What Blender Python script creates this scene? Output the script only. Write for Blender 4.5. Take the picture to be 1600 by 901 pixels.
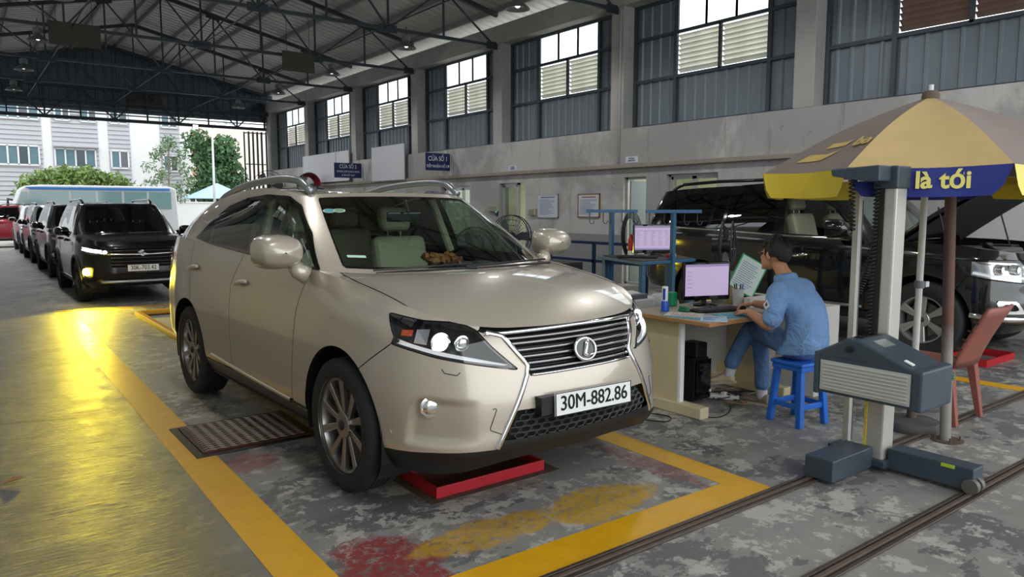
import bpy, bmesh, math, random
import numpy as np
from mathutils import Vector, Matrix
random.seed(7)
SC = bpy.context.scene
for o in list(bpy.data.objects): bpy.data.objects.remove(o)
COL = SC.collection
# ---------------------------------------------------------------- camera, sky, exposure
cam_d = bpy.data.cameras.new('camera'); cam = bpy.data.objects.new('camera', cam_d); COL.objects.link(cam)
cam_d.sensor_width = 36.0; cam_d.lens = 36.0*1150/1600; cam_d.clip_end = 400; cam_d.clip_start = 0.05
cam.location = (0, 0, 1.55); cam.rotation_euler = (math.radians(90-6.228), 0, math.radians(-36.945))
SC.camera = cam
world = bpy.data.worlds.new('overcast_sky'); SC.world = world; world.use_nodes = True
wn = world.node_tree.nodes; wl = world.node_tree.links
wn['Background'].inputs['Color'].default_value = (0.93, 0.97, 1.0, 1); wn['Background'].inputs['Strength'].default_value = 1.9
SC.view_settings.view_transform = 'Standard'; SC.view_settings.look = 'None'
SC.view_settings.exposure = 0.55; LAMPW = 75.0; SC.view_settings.gamma = 1.0; SC.view_settings.use_curve_mapping = False
SC.cycles.max_bounces = 8; SC.cycles.diffuse_bounces = 4; SC.cycles.glossy_bounces = 4; SC.cycles.transparent_max_bounces = 16
SC.cycles.transmission_bounces = 4; SC.cycles.use_denoising = True; SC.cycles.sample_clamp_indirect = 6.0; SC.cycles.caustics_reflective = False; SC.cycles.caustics_refractive = False
# ---------------------------------------------------------------- helpers
def srgb(r, g, b):
    def f(c):
        c /= 255.0
        return c/12.92 if c <= 0.04045 else ((c+0.055)/1.055)**2.4
    return (f(r), f(g), f(b), 1.0)
def link(nt, a, b): nt.links.new(a, b)
class NT:
    """small node-tree writer"""
    def __init__(s, name):
        s.m = bpy.data.materials.new(name); s.m.use_nodes = True; s.t = s.m.node_tree; s.n = s.t.nodes; s.b = s.n['Principled BSDF']
    def add(s, typ, **kw):
        n = s.n.new(typ)
        for k, v in kw.items(): setattr(n, k, v)
        return n
    def L(s, a, b): s.t.links.new(a, b)
    def coord(s, kind='Object'):
        n = s.add('ShaderNodeTexCoord'); return n.outputs[kind]
    def mapping(s, vec, scale=(1,1,1), loc=(0,0,0), rot=(0,0,0)):
        n = s.add('ShaderNodeMapping'); s.L(vec, n.inputs['Vector']); n.inputs['Scale'].default_value = scale; n.inputs['Location'].default_value = loc; n.inputs['Rotation'].default_value = rot; return n.outputs['Vector']
    def noise(s, vec, scale=5, detail=4, rough=.55, dist=0.0):
        n = s.add('ShaderNodeTexNoise'); s.L(vec, n.inputs['Vector']); n.inputs['Scale'].default_value = scale; n.inputs['Detail'].default_value = detail; n.inputs['Roughness'].default_value = rough; n.inputs['Distortion'].default_value = dist; return n.outputs['Fac']
    def ramp(s, fac, lo, hi, c0=(0,0,0,1), c1=(1,1,1,1)):
        n = s.add('ShaderNodeValToRGB'); s.L(fac, n.inputs['Fac']); e = n.color_ramp.elements; e[0].position = lo; e[1].position = hi; e[0].color = c0; e[1].color = c1; return n.outputs['Color']
    def mix(s, fac, a, b, mode='MIX'):
        n = s.add('ShaderNodeMix', data_type='RGBA', blend_type=mode)
        for val, sock in ((fac, n.inputs[0]), (a, n.inputs[6]), (b, n.inputs[7])):
            if hasattr(val, 'is_linked'): s.L(val, sock)
            else: sock.default_value = val
        return n.outputs[2]
    def math(s, op, a, b=0.0, clamp=False):
        n = s.add('ShaderNodeMath', operation=op, use_clamp=clamp)
        for val, sock in ((a, n.inputs[0]), (b, n.inputs[1])):
            if hasattr(val, 'is_linked'): s.L(val, sock)
            else: sock.default_value = val
        return n.outputs[0]
    def bump(s, h, strength=.2, dist=.01):
        n = s.add('ShaderNodeBump'); s.L(h, n.inputs['Height']); n.inputs['Strength'].default_value = strength; n.inputs['Distance'].default_value = dist; s.L(n.outputs['Normal'], s.b.inputs['Normal'])
    def set(s, **kw):
        for k, v in kw.items():
            sock = s.b.inputs[k.replace('_', ' ')]
            if hasattr(v, 'is_linked'): s.L(v, sock)
            else: sock.default_value = v
_M = {}
def mat(name, col=None, rough=.5, metal=0.0, spec=.5, coat=0.0, emis=None, estr=0.0, var=0.0, vscale=4.0, bump=0.0, bscale=60.0, bdist=.01):
    if name in _M: return _M[name]
    k = NT(name); c = col if len(col) == 4 else (*col, 1)
    k.set(Base_Color=c, Roughness=rough, Metallic=metal, Specular_IOR_Level=spec, Coat_Weight=coat, Coat_Roughness=.05)
    if emis: k.set(Emission_Color=emis, Emission_Strength=estr)
    if var > 0:
        f = k.noise(k.coord(), vscale, 5, .6)
        k.set(Base_Color=k.mix(f, tuple(x*(1-var) for x in c[:3])+(1,), tuple(min(1, x*(1+var)) for x in c[:3])+(1,)))
    if bump > 0: k.bump(k.noise(k.coord(), bscale, 4, .6, .6), bump, bdist)
    _M[name] = k.m; return k.m
def glass(name, tint, refl=.05, rough=.0):
    """thin pane: tinted see-through with a fresnel reflection"""
    if name in _M: return _M[name]
    k = NT(name); out = k.n['Material Output']; k.n.remove(k.b)
    tr = k.add('ShaderNodeBsdfTransparent'); tr.inputs['Color'].default_value = (*tint, 1)
    gl = k.add('ShaderNodeBsdfGlossy'); gl.inputs['Roughness'].default_value = rough; gl.inputs['Color'].default_value = (1, 1, 1, 1)
    lw = k.add('ShaderNodeLayerWeight'); lw.inputs['Blend'].default_value = .5
    mx = k.add('ShaderNodeMixShader'); k.L(k.math('ADD', k.math('MULTIPLY', k.math('POWER', lw.outputs['Facing'], 5.0), .9), refl, True), mx.inputs[0]); k.L(tr.outputs[0], mx.inputs[1]); k.L(gl.outputs[0], mx.inputs[2]); k.L(mx.outputs[0], out.inputs['Surface'])
    _M[name] = k.m; return k.m
ROOTLOC = {}
def rootloc(p):
    v = Vector((0, 0, 0))
    while p is not None:
        v += Vector(ROOTLOC.get(p.name, (0, 0, 0))); p = p.parent
    return v
class MB:
    """collects simple shapes, links them as one mesh object"""
    def __init__(s): s.v = []; s.f = []; s.mi = []
    def add(s, vs, fs):
        o = len(s.v); s.v += [tuple(map(float, p)) for p in vs]; s.f += [tuple(i+o for i in f) for f in fs]; return s
    def box(s, x0, x1, y0, y1, z0, z1):
        return s.add([(x0,y0,z0),(x1,y0,z0),(x1,y1,z0),(x0,y1,z0),(x0,y0,z1),(x1,y0,z1),(x1,y1,z1),(x0,y1,z1)], [(0,3,2,1),(4,5,6,7),(0,1,5,4),(1,2,6,5),(2,3,7,6),(3,0,4,7)])
    def cbox(s, c, size, rot=(0,0,0)):
        R = Matrix.Identity(3)
        if any(rot): 
            from mathutils import Euler
            R = Euler(rot).to_matrix()
        h = [q/2 for q in size]; c = Vector(c)
        vs = [c+R@Vector((a*h[0], b*h[1], d*h[2])) for d in (-1,1) for a, b in ((-1,-1),(1,-1),(1,1),(-1,1))]
        return s.add(vs, [(0,3,2,1),(4,5,6,7),(0,1,5,4),(1,2,6,5),(2,3,7,6),(3,0,4,7)])
    def beam(s, p, q, w, h=None, up=(0,0,1)):
        h = h or w; p = Vector(p); q = Vector(q); d = (q-p).normalized(); up = Vector(up)
        if abs(d.dot(up)) > .98: up = Vector((0, 1, 0))
        a = d.cross(up).normalized(); b = a.cross(d).normalized()
        vs = [e+a*(i*w/2)+b*(j*h/2) for e in (p, q) for i, j in ((-1,-1),(1,-1),(1,1),(-1,1))]
        return s.add(vs, [(0,1,2,3),(7,6,5,4),(0,4,5,1),(1,5,6,2),(2,6,7,3),(3,7,4,0)])
    def tube(s, path, r, seg=8, closed=False, cap=True):
        P = [Vector(p) for p in path]; n = len(P); rs = r if hasattr(r, '__len__') else [r]*n; o = len(s.v)
        prev = None
        for i in range(n):
            t = (P[(i+1) % n]-P[i-1]) if closed else (P[min(i+1, n-1)]-P[max(i-1, 0)])
            t = t.normalized() if t.length > 1e-9 else Vector((0,0,1))
            if prev is None:
                ref = Vector((0,0,1)) if abs(t.z) < .9 else Vector((1,0,0)); a = t.cross(ref).normalized()
            else:
                a = (prev-t*prev.dot(t)); a = a.normalized() if a.length > 1e-6 else t.orthogonal().normalized()
            prev = a; b = t.cross(a)
            for k in range(seg):
                w = 2*math.pi*k/seg; s.v.append(tuple(P[i]+(a*math.cos(w)+b*math.sin(w))*rs[i]))
        for i in range(n if closed else n-1):
            for k in range(seg):
                A = o+i*seg+k; B = o+i*seg+(k+1) % seg; Cc = o+((i+1) % n)*seg+(k+1) % seg; D = o+((i+1) % n)*seg+k
                s.f.append((A, B, Cc, D))
        if cap and not closed:
            s.f.append(tuple(o+k for k in range(seg))[::-1]); s.f.append(tuple(o+(n-1)*seg+k for k in range(seg)))
        return s
    def cyl(s, p, q, r, r2=None, seg=16): return s.tube([p, q], [r, r if r2 is None else r2], seg)
    def lathe(s, prof, seg=24, origin=(0,0,0), axis='z', cap=False):
        o = len(s.v); n = len(prof); ox, oy, oz = origin
        for r, z in prof:
            for k in range(seg):
                w = 2*math.pi*k/seg; c, d = r*math.cos(w), r*math.sin(w)
                s.v.append((ox+c, oy+d, oz+z) if axis == 'z' else ((ox+c, oy+z, oz+d) if axis == 'y' else (ox+z, oy+c, oz+d)))
        for i in range(n-1):
            for k in range(seg): s.f.append((o+i*seg+k, o+i*seg+(k+1) % seg, o+(i+1)*seg+(k+1) % seg, o+(i+1)*seg+k))
        if cap: s.f.append(tuple(o+k for k in range(seg))[::-1]); s.f.append(tuple(o+(n-1)*seg+k for k in range(seg)))
        return s
    def prism(s, poly, z0, z1, plane='xy'):
        n = len(poly); m = {'xy': lambda a, b, c: (a, b, c), 'xz': lambda a, b, c: (a, c, b), 'yz': lambda a, b, c: (c, a, b)}[plane]
        vs = [m(a, b, z0) for a, b in poly]+[m(a, b, z1) for a, b in poly]
        return s.add(vs, [tuple(range(n))[::-1], tuple(range(n, 2*n))]+[(i, (i+1) % n, n+(i+1) % n, n+i) for i in range(n)])
    def grid(s, G, flip=False):
        G = np.asarray(G); n, m = G.shape[:2]; o = len(s.v); s.v += [tuple(map(float, p)) for p in G.reshape(-1, 3)]
        for i in range(n-1):
            for j in range(m-1):
                q = (o+i*m+j, o+i*m+j+1, o+(i+1)*m+j+1, o+(i+1)*m+j); s.f.append(q[::-1] if flip else q)
        return s
    def build(s, name, m, parent=None, W=True, smooth=False, bev=0.0, seg=2, angle=40, fix=True):
        me = bpy.data.meshes.new(name); off = rootloc(parent) if (W and parent is not None) else Vector((0,0,0))
        me.from_pydata([(x-off.x, y-off.y, z-off.z) for x, y, z in s.v], [], s.f); me.update()
        if fix:
            bm = bmesh.new(); bm.from_mesh(me); bmesh.ops.recalc_face_normals(bm, faces=bm.faces); bm.to_mesh(me); bm.free()
        o = bpy.data.objects.new(name, me); COL.objects.link(o)
        for q in (m if isinstance(m, (list, tuple)) else [m]): me.materials.append(q)
        if smooth:
            for p in me.polygons: p.use_smooth = True
            if smooth == 'auto':
                mark_sharp(me, angle)
        if bev > 0:
            b = o.modifiers.new('bevel', 'BEVEL'); b.width = bev; b.segments = seg; b.limit_method = 'ANGLE'; b.angle_limit = math.radians(35)
        if parent is not None: o.parent = parent
        return o
def mark_sharp(me, angle):
    bm = bmesh.new(); bm.from_mesh(me)
    for e in bm.edges:
        e.smooth = not (len(e.link_faces) == 2 and e.calc_face_angle(0) > math.radians(angle))
    bm.to_mesh(me); bm.free()
def tag(o, label=None, cat=None, group=None, kind=None):
    for k, v in (('label', label), ('category', cat), ('group', group), ('kind', kind)):
        if v: o[k] = v
    return o
def thing(name, label, cat, loc=(0,0,0), rotz=0.0, group=None):
    o = bpy.data.objects.new(name, None); COL.objects.link(o); o.location = loc; o.rotation_euler = (0, 0, rotz); o.empty_display_size = .1
    ROOTLOC[o.name] = loc if rotz == 0 else (0,0,0); return tag(o, label, cat, group)
def struct(o): return tag(o, kind='structure')
def copy_tree(o, parent=None):
    c = o.copy(); COL.objects.link(c); c.parent = parent
    for ch in list(o.children): copy_tree(ch, c)
    return c
def text_mesh(body, size, name, m, parent, M, align='CENTER', bold=0.0, sx=1.0, ext=.001):
    """flat lettering turned into a mesh and placed by matrix M (x right, y up)"""
    cu = bpy.data.curves.new(name, 'FONT'); cu.body = body; cu.size = size; cu.align_x = align; cu.align_y = 'CENTER'; cu.offset = bold; cu.extrude = ext
    to = bpy.data.objects.new(name+'_tmp', cu); COL.objects.link(to); dg = bpy.context.evaluated_depsgraph_get(); dg.update()
    me = bpy.data.meshes.new_from_object(to.evaluated_get(dg)); bpy.data.objects.remove(to); bpy.data.curves.remove(cu)
    me.transform(M@Matrix.Diagonal((sx, 1, 1, 1))); me.name = name; me.materials.clear(); me.materials.append(m)
    o = bpy.data.objects.new(name, me); COL.objects.link(o); o.parent = parent; return o
def frame_mat(origin, xdir, ydir):
    x = Vector(xdir).normalized(); y = Vector(ydir).normalized(); z = x.cross(y)
    M = Matrix((x, y, z)).transposed().to_4x4(); M.translation = Vector(origin); return M
# ================================================================ SETTING
XW = 10.9; XR = 11.25; ZB = 3.14; YC = [6.79+4.155*k for k in range(-2, 7)]; YN, YF = -1.7, 32.2; RIDGE = 5.05
def roofz(x): return 7.65-.225*abs(x-RIDGE)
def floor_mat():
    k = NT('worn_concrete'); co = k.coord()
    sep = k.add('ShaderNodeSeparateXYZ'); k.L(co, sep.inputs[0]); X, Y = sep.outputs[0], sep.outputs[1]
    n1 = k.noise(co, .7, 6, .6, .4); n2 = k.noise(co, 3.1, 10, .74, .25); n3 = k.noise(co, 14, 6, .7)
    base = k.mix(n2, srgb(98, 97, 95), srgb(158, 155, 150)); base = k.mix(k.math('MULTIPLY', n3, .55), base, srgb(120, 119, 116))
    # worn coating: dark flakes on pale concrete
    w = k.noise(k.mapping(co, (1, 1.5, 1)), 3.0, 12, .72, .2)
    flake = k.ramp(k.math('ADD', w, k.math('MULTIPLY', k.noise(co, .9, 3, .5), .9)), .99, 1.03)
    base = k.mix(k.math('MULTIPLY', flake, .8), base, srgb(84, 86, 88))
    pale = k.ramp(k.math('ADD', k.noise(co, 5.5, 12, .74, .15), k.math('MULTIPLY', n1, .3)), .68, .71); base = k.mix(k.math('MULTIPLY', pale, .75), base, srgb(176, 172, 164))
    def blob(cx, cy, rx, ry, amp=.9, sc=4.5):
        a = k.math('DIVIDE', k.math('SUBTRACT', X, cx), rx); b = k.math('DIVIDE', k.math('SUBTRACT', Y, cy), ry)
        d = k.math('SQRT', k.math('ADD', k.math('MULTIPLY', a, a), k.math('MULTIPLY', b, b)))
        nn = k.math('MULTIPLY', k.math('SUBTRACT', k.noise(co, sc, 8, .7, .5), .5), amp*2.6)
        return k.math('MULTIPLY', k.ramp(k.math('SUBTRACT', k.math('ADD', 1.0, nn), d), .0, .22), k.ramp(k.noise(co, 22, 6, .75, .4), .36, .50))
    # darker trafficked lane on the left, older slab beyond a joint
    lane = k.ramp(k.math('SUBTRACT', k.math('ADD', 1.1, k.math('MULTIPLY', n1, .4)), X), .0, .5)
    base = k.mix(k.math('MULTIPLY', lane, .82), base, k.mix(k.noise(k.mapping(co, (1.2, 7, 1), rot=(0, 0, -.45)), 4, 7, .7, .6), srgb(50, 48, 45), srgb(100, 96, 90)))
    joint = k.math('SUBTRACT', 1.0, k.ramp(k.math('ABSOLUTE', k.math('SUBTRACT', k.math('ADD', Y, k.math('ADD', k.math('MULTIPLY', X, .5), k.math('MULTIPLY', k.noise(co, 2, 3), .25))), 6.60)), .008, .05))
    jm = k.math('MULTIPLY', joint, lane); base = k.mix(jm, base, srgb(60, 58, 54))
    base = k.mix(blob(1.42, 2.72, .25, .40, .55), base, srgb(122, 45, 45))
    base = k.mix(k.math('MULTIPLY', blob(3.28, 3.0, .10, .5, .9), .6), base, srgb(125, 62, 60))
    base = k.mix(k.math('MULTIPLY', blob(1.35, 4.45, .2, .22, .9), .7), base, srgb(130, 60, 52))
    base = k.mix(k.math('MULTIPLY', blob(1.95, 2.78, .42, .15, .5), .85), base, srgb(176, 138, 44))
    base = k.mix(k.math('MULTIPLY', blob(2.62, 2.72, .42, .20, .5), .9), base, srgb(184, 145, 40))
    base = k.mix(k.math('MULTIPLY', blob(5.6, 1.55, .18, .12, .6), .5), base, srgb(180, 150, 70))
    k.set(Base_Color=base)
    r = k.math('ADD', k.math('MULTIPLY', n2, .5), .28); r = k.math('SUBTRACT', r, k.math('MULTIPLY', lane, .12)); k.set(Roughness=r, Specular_IOR_Level=.5)
    st = k.noise(k.mapping(co, (1.2, 9, 1), rot=(0, 0, -.45)), 5, 6, .65, .5)
    k.bump(k.math('ADD', k.math('MULTIPLY', n3, .35), k.math('ADD', k.math('MULTIPLY', st, k.math('MULTIPLY', lane, 2.6)), k.math('MULTIPLY', flake, -.12))), .5, .014)
    return k.m
FLOOR_M = floor_mat()
PIT = (2.04, 3.0, 4.95, 11.75)
def paint_mat(name, c, wear):
    k = NT(name); co = k.coord(); f = k.ramp(k.noise(co, 5, 9, .7, .6), wear, wear+.07)
    c2 = tuple(x*.72 for x in c[:3])+(1,)
    base = k.mix(k.noise(co, 9, 6, .7), c2, c); base = k.mix(f, base, srgb(125, 120, 108)); k.set(Base_Color=base, Roughness=k.math('ADD', k.math('MULTIPLY', k.noise(co, 6, 5), .4), .22)); k.bump(k.noise(co, 30, 5, .7), .2, .006); return k.m
YELLOW = paint_mat('yellow_floor_paint', srgb(222, 166, 22), .68)
fl = MB()
x0, x1, y0, y1 = PIT
for a in ((-.8, x0, YN, YF+.1), (x0, x1, YN, y0), (x0, x1, y1, YF+.1), (x1, XW+.4, YN, YF+.1)):
    fl.add([(a[0], a[2], 0), (a[1], a[2], 0), (a[1], a[3], 0), (a[0], a[3], 0)], [(0, 1, 2, 3)])
floor = struct(fl.build('floor', FLOOR_M))
pitm = mat('pit_wall_concrete', srgb(70, 66, 58), .9, var=.3)
p = MB(); p.add([(x0,y0,0),(x1,y0,0),(x1,y1,0),(x0,y1,0),(x0,y0,-1.4),(x1,y0,-1.4),(x1,y1,-1.4),(x0,y1,-1.4)], [(0,1,5,4),(1,2,6,5),(2,3,7,6),(3,0,4,7),(4,5,6,7)])
p.build('inspection_pit', pitm, floor, fix=False)
kerb_m = mat('yellow_kerb_paint', srgb(205, 150, 20), .35, var=.25)
for a, b in (((x0-.02, y0, .03), (x0-.02, y1, .03)), ((x1+.02, y0, .03), (x1+.02, y1, .03)), ((x0, y1+.02, .03), (x1, y1+.02, .03)), ((x0, y0-.02, .03), (x1, y0-.02, .03))):
    MB().beam(a, b, .09, .07).build('pit_kerb', kerb_m, floor, bev=.02)
def stripe(pts, name='painted_line'):
    o = MB(); n = len(pts); o.add([(x, y, .0015) for x, y in pts], [tuple(range(n))]); return o.build(name, YELLOW, floor, fix=False)
stripe([(.92, -2.0), (1.14, -2.0), (1.31, 12.9), (1.08, 12.9)])
stripe([(1.08, 12.82), (3.9, 12.62), (3.9, 12.74), (1.08, 12.98)])
stripe([(1.30, 2.30), (3.54, 2.29), (3.36, 2.505), (1.34, 2.53)])
stripe([(3.36, 2.505), (3.54, 2.29), (3.75, 12.6), (3.5, 12.6)])
stripe([(7.15, 2.0), (7.33, 2.0), (7.2, 12.6), (7.02, 12.6)])
stripe([(7.02, 2.27), (7.02, 2.05), (10.6, 2.05), (10.6, 2.27)])
steel = mat('rail_steel', srgb(96, 86, 80), .45, .7, var=.35, vscale=9)
rust = mat('rusty_steel', srgb(92, 78, 68), .7, .3, var=.4, vscale=8)
dark = mat('groove_dark', srgb(30, 28, 26), .8)
for yr, xa, xb in ((2.24, -.7, 10.8), (1.58, -.7, 10.8)):
    r = MB().box(xa, xb, yr-.03, yr+.03, -.005, .003).build('rail_groove', dark, floor)
    for d in (-.036, .036): MB().box(xa, xb, yr+d-.010, yr+d+.010, 0, .012).build('rail', steel, floor, bev=.003)
    MB().box(xa, xb, yr-.012, yr+.012, -.002, .014).build('rail', rust, floor, bev=.004)
# ---- walls
def plaster_mat(name, base, hi, stain):
    k = NT(name); co = k.coord()
    n1 = k.noise(co, .55, 7, .62, .5); n2 = k.noise(co, 4, 8, .7, .3); n3 = k.noise(k.mapping(co, (1, 1, .12)), 5, 5, .6)
    b = k.mix(k.ramp(n1, .46, .56), base, hi); b = k.mix(k.math('MULTIPLY', n2, .35), b, tuple(x*.72 for x in base[:3])+(1,))
    b = k.mix(k.math('MULTIPLY', k.ramp(n3, .6, .78), stain), b, srgb(98, 94, 88))
    b = k.mix(k.math('MULTIPLY', k.ramp(k.noise(co, 1.3, 9, .72, 1.2), .66, .69), .6), b, srgb(120, 116, 110))
    k.set(Base_Color=b, Roughness=.85); k.bump(n2, .25, .01); return k.m
PLASTER = plaster_mat('stained_plaster', srgb(172, 171, 170), srgb(206, 205, 204), .6)
COLM = plaster_mat('column_plaster', srgb(176, 175, 173), srgb(196, 195, 192), .35)
def open_wall(xa, xb, ya, yb, za, zb, holes, m, name, parent=None):
    ys = sorted({ya, yb, *[h[0] for h in holes], *[h[1] for h in holes]}); o = MB()
    for a, b in zip(ys[:-1], ys[1:]):
        zs = [za]; hs = sorted([h for h in holes if h[0] <= a and h[1] >= b], key=lambda h: h[2])
        cur = za
        for h in hs:
            if h[2] > cur: o.box(xa, xb, a, b, cur, h[2])
            cur = h[3]
        if cur < zb: o.box(xa, xb, a, b, cur, zb)
    return o.build(name, m, parent)
HOLES = [(16.35, 17.79, .85, 2.13), (13.96, 15.03, 0, 2.16), (10.1, 10.72, 0, 2.17), (8.39, 9.59, .9, 2.19)]
wall_r = struct(open_wall(XW, XW+.3, YN, YF, 0, ZB, HOLES, PLASTER, 'wall_right'))
wains = mat('grey_wainscot_paint', srgb(148, 148, 150), .7, var=.1)
for a, b in ((YN, 8.39), (8.39, 9.59), (9.59, 10.1), (10.72, 13.96), (15.03, 16.35), (16.35, 17.79), (17.79, YF)):
    top = .9 if a in (8.39, 16.35) else 1.0
    MB().box(XW-.006, XW, a, b, 0, min(top, .85 if a == 16.35 else top)).build('wainscot_paint', wains, wall_r)
MB().box(XW-.10, XW, YN, YF, 2.35, 2.43).build('ledge', mat('ledge_concrete', srgb(158, 150, 138), .9, var=.2), wall_r, bev=.01)
wall_l = struct(open_wall(-1.1, -.8, YN, YF, 0, ZB, [], PLASTER, 'wall_left'))
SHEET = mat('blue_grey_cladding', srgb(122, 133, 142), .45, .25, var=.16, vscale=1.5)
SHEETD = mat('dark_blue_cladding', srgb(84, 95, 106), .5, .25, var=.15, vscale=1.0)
FRAME = mat('painted_steel_frame', srgb(74, 82, 90), .5, .3, var=.1)
SLAT = mat('dusty_louvre', srgb(236, 232, 222), .7, var=.25, vscale=2)
SLATR = mat('rusty_louvre', srgb(120, 98, 88), .8, var=.3, vscale=3)
PANE = glass('window_pane', (.93, .96, .97), .05)
def sheet(xf, ya, yb, za, zb, parent, m=SHEET, pitch=.235, depth=.03, sgn=1):
    """trapezoid-ribbed sheet in the plane x = xf, ribs standing upright"""
    ys = []; y = ya
    while y < yb-1e-4:
        for t, d in ((0, 0), (.70, 0), (.78, 1), (.92, 1)):
            if y+t*pitch < yb: ys.append((y+t*pitch, d))
        y += pitch
    ys.append((yb, 0)); G = [[(xf-sgn*depth*d, q, z) for q, d in ys] for z in (za, zb)]
    return MB().grid(G).build('cladding_sheet', m, parent)
slat_me = None
def bay(yn, yf, n, side, slatm=SLAT):
    """side +1: right wall (recessed towards +x); -1: left wall"""
    global slat_me
    xp = XR if side > 0 else -1.15
    w = thing('window_%d' % n, None, None, (xp, (yn+yf)/2, ZB)); struct(w); w['label'] = 'steel-framed upper bay with panes, louvres and ribbed cladding'
    L = yf-yn; ya = yf-.285*L; yb = yf-.825*L   # far and near mullion
    z1, z2, zt = 4.06, 4.88, 5.55
    for a, b in ((ya, yf), (yn, yb)):
        for c, d in ((ZB, z1), (z1, z2), (z2, zt)): sheet(xp, a, b, c, d, w, sgn=side)
    sheet(xp, yb, ya, ZB, z1, w, sgn=side)
    fx = xp-side*.04
    for y in (yf-.03, ya, yb, yn+.03): MB().box(fx-.03, fx+.03, y-.035, y+.035, ZB, zt).build('frame_post', FRAME, w)
    for z in (ZB+.03, z1, z2, zt-.03): MB().box(fx-.025, fx+.025, yn, yf, z-.03, z+.03).build('frame_rail', FRAME, w)
    ym = (ya+yb)/2; MB().box(fx-.025, fx+.025, ym-.03, ym+.03, z1, z2).build('frame_post', FRAME, w)
    for a, b in ((yb+.04, ym-.03), (ym+.03, ya-.04)):
        for i in range(8):
            z = z1+.10+i*(z2-z1-.14)/7.6
            if slat_me is None:
                o = MB().cbox((0, 0, 0), (.105, 1.0, .010), (0, math.radians(38), 0)).build('slat', slatm, w, W=False); slat_me = o.data
            o = bpy.data.objects.new('slat', slat_me if slatm is SLAT else slat_me.copy()); COL.objects.link(o); o.parent = w
            if slatm is not SLAT: o.data.materials[0] = slatm
            o.location = (xp+side*.01-xp, (a+b)/2-(yn+yf)/2, z-ZB); o.scale = (side, b-a, 1)
    for i in range(3):
        a = yb+.04+i*(ya-yb-.08)/3; b = a+(ya-yb-.08)/3
        MB().box(xp-.004, xp+.004, a+.012, b-.012, z2+.04, zt-.07).build('pane', PANE, w)
        for y in (a, b): MB().box(fx-.02, fx+.02, y-.014, y+.014, z2, zt-.04).build('pane_bar', FRAME, w)
for k, yc in enumerate(YC[:-1]):
    bay(yc+.18, YC[k+1]-.18, k+1, 1, SLATR if k == 1 else SLAT)
for k in range(len(YC)-1): bay(YC[k]+.18, YC[k+1]-.18, 20+k, -1)
for k, yc in enumerate(YC):
    MB().box(XW, XR+.02, yc-.18, yc+.18, ZB, 5.56).build('column', COLM, wall_r, bev=.01)
    MB().box(-1.15, -.8, yc-.18, yc+.18, ZB, 5.56).build('column', COLM, wall_l, bev=.01)
MB().box(XW-.03, XR+.1, YN, YF, 5.55, 5.98).build('ring_beam', COLM, wall_r, bev=.01)
MB().box(-1.25, -.77, YN, YF, 5.55, 5.98).build('ring_beam', COLM, wall_l, bev=.01)
MB().box(XW, XR, YC[-1]+.18, YF, ZB, 5.56).build('end_pier', COLM, wall_r)
pipe_m = mat('white_conduit', srgb(190, 188, 184), .6)
for yc in (YC[3]-.1, YC[7]-.25): MB().cyl((XW-.02, yc, 2.43), (XW-.02, yc, 5.5), .018, seg=8).build('conduit', pipe_m, wall_r, smooth=True)
# rooms behind the lower wall, each with its ceiling lamp
room_m = mat('room_paint', srgb(214, 216, 200), .8); roomf = mat('room_floor', srgb(150, 140, 125), .5)
for i, (a, b) in enumerate(((12.4, 19.5), (7.2, 11.9))):
    r = MB(); x2 = XW+.3; x3 = XW+3.2
    r.add([(x2,a,0),(x3,a,0),(x3,b,0),(x2,b,0),(x2,a,2.7),(x3,a,2.7),(x3,b,2.7),(x2,b,2.7)], [(0,1,5,4),(1,2,6,5),(2,3,7,6),(4,5,6,7),(0,1,2,3)])
    struct(r.build('wall_room_%d' % (i+1), room_m, fix=False))
    ld = bpy.data.lights.new('room_lamp', 'AREA'); ld.shape = 'RECTANGLE'; ld.size = 1.2; ld.size_y = .2; ld.energy = 45; ld.color = (1, 1, .93)
    lo = bpy.data.objects.new('room_lamp', ld); COL.objects.link(lo); lo.location = (XW+1.6, (a+b)/2, 2.66)
alu = mat('aluminium_frame', srgb(188, 190, 190), .4, .5); frost = glass('frosted_pane', (.82, .86, .80), .06)
def frame_rect(o, x, ya, yb, za, zb, t=.045, d=.07):
    for q in ((ya, ya+t, za, zb), (yb-t, yb, za, zb), (ya, yb, za, za+t), (ya, yb, zb-t, zb)): o.box(x-d/2, x+d/2, *q)
def opening(name, ya, yb, za, zb, split=(), panes=True, m=None):
    r = thing(name, None, None, (XW+.12, (ya+yb)/2, za)); struct(r); o = MB(); frame_rect(o, XW+.12, ya, yb, za, zb); o.build('frame', alu, r)
    ys = [ya+.045, *[ya+s*(yb-ya) for s in split], yb-.045]
    for a, b in zip(ys[:-1], ys[1:]):
        q = MB(); frame_rect(q, XW+.12, a, b, za+.045, zb-.045, .05, .04); f = q.build('sash', alu, r)
        if panes: MB().box(XW+.116, XW+.124, a+.05, b-.05, za+.09, zb-.09).build('pane', m or frost, r)
    return r
opening('window_30', 16.35, 17.79, .85, 2.13, (.33, .66))
opening('window_31', 8.39, 9.59, .9, 2.19, (.5,))
d1 = opening('door_1', 14.35, 15.03, 0, 2.16); MB().box(XW+.09, XW+.15, 14.40, 14.98, .05, .75).build('door_panel', alu, d1)
d2 = thing('door_2', None, None, (XW+.12, 10.4, 0)); struct(d2); o = MB(); frame_rect(o, XW+.12, 10.1, 10.72, 0, 2.17); o.build('frame', alu, d2)
MB().box(XW+.16, XW+.75, 10.66, 10.70, .02, 2.1).build('door_leaf', mat('door_leaf_blue_grey', srgb(120, 132, 140), .5), d2)
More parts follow.
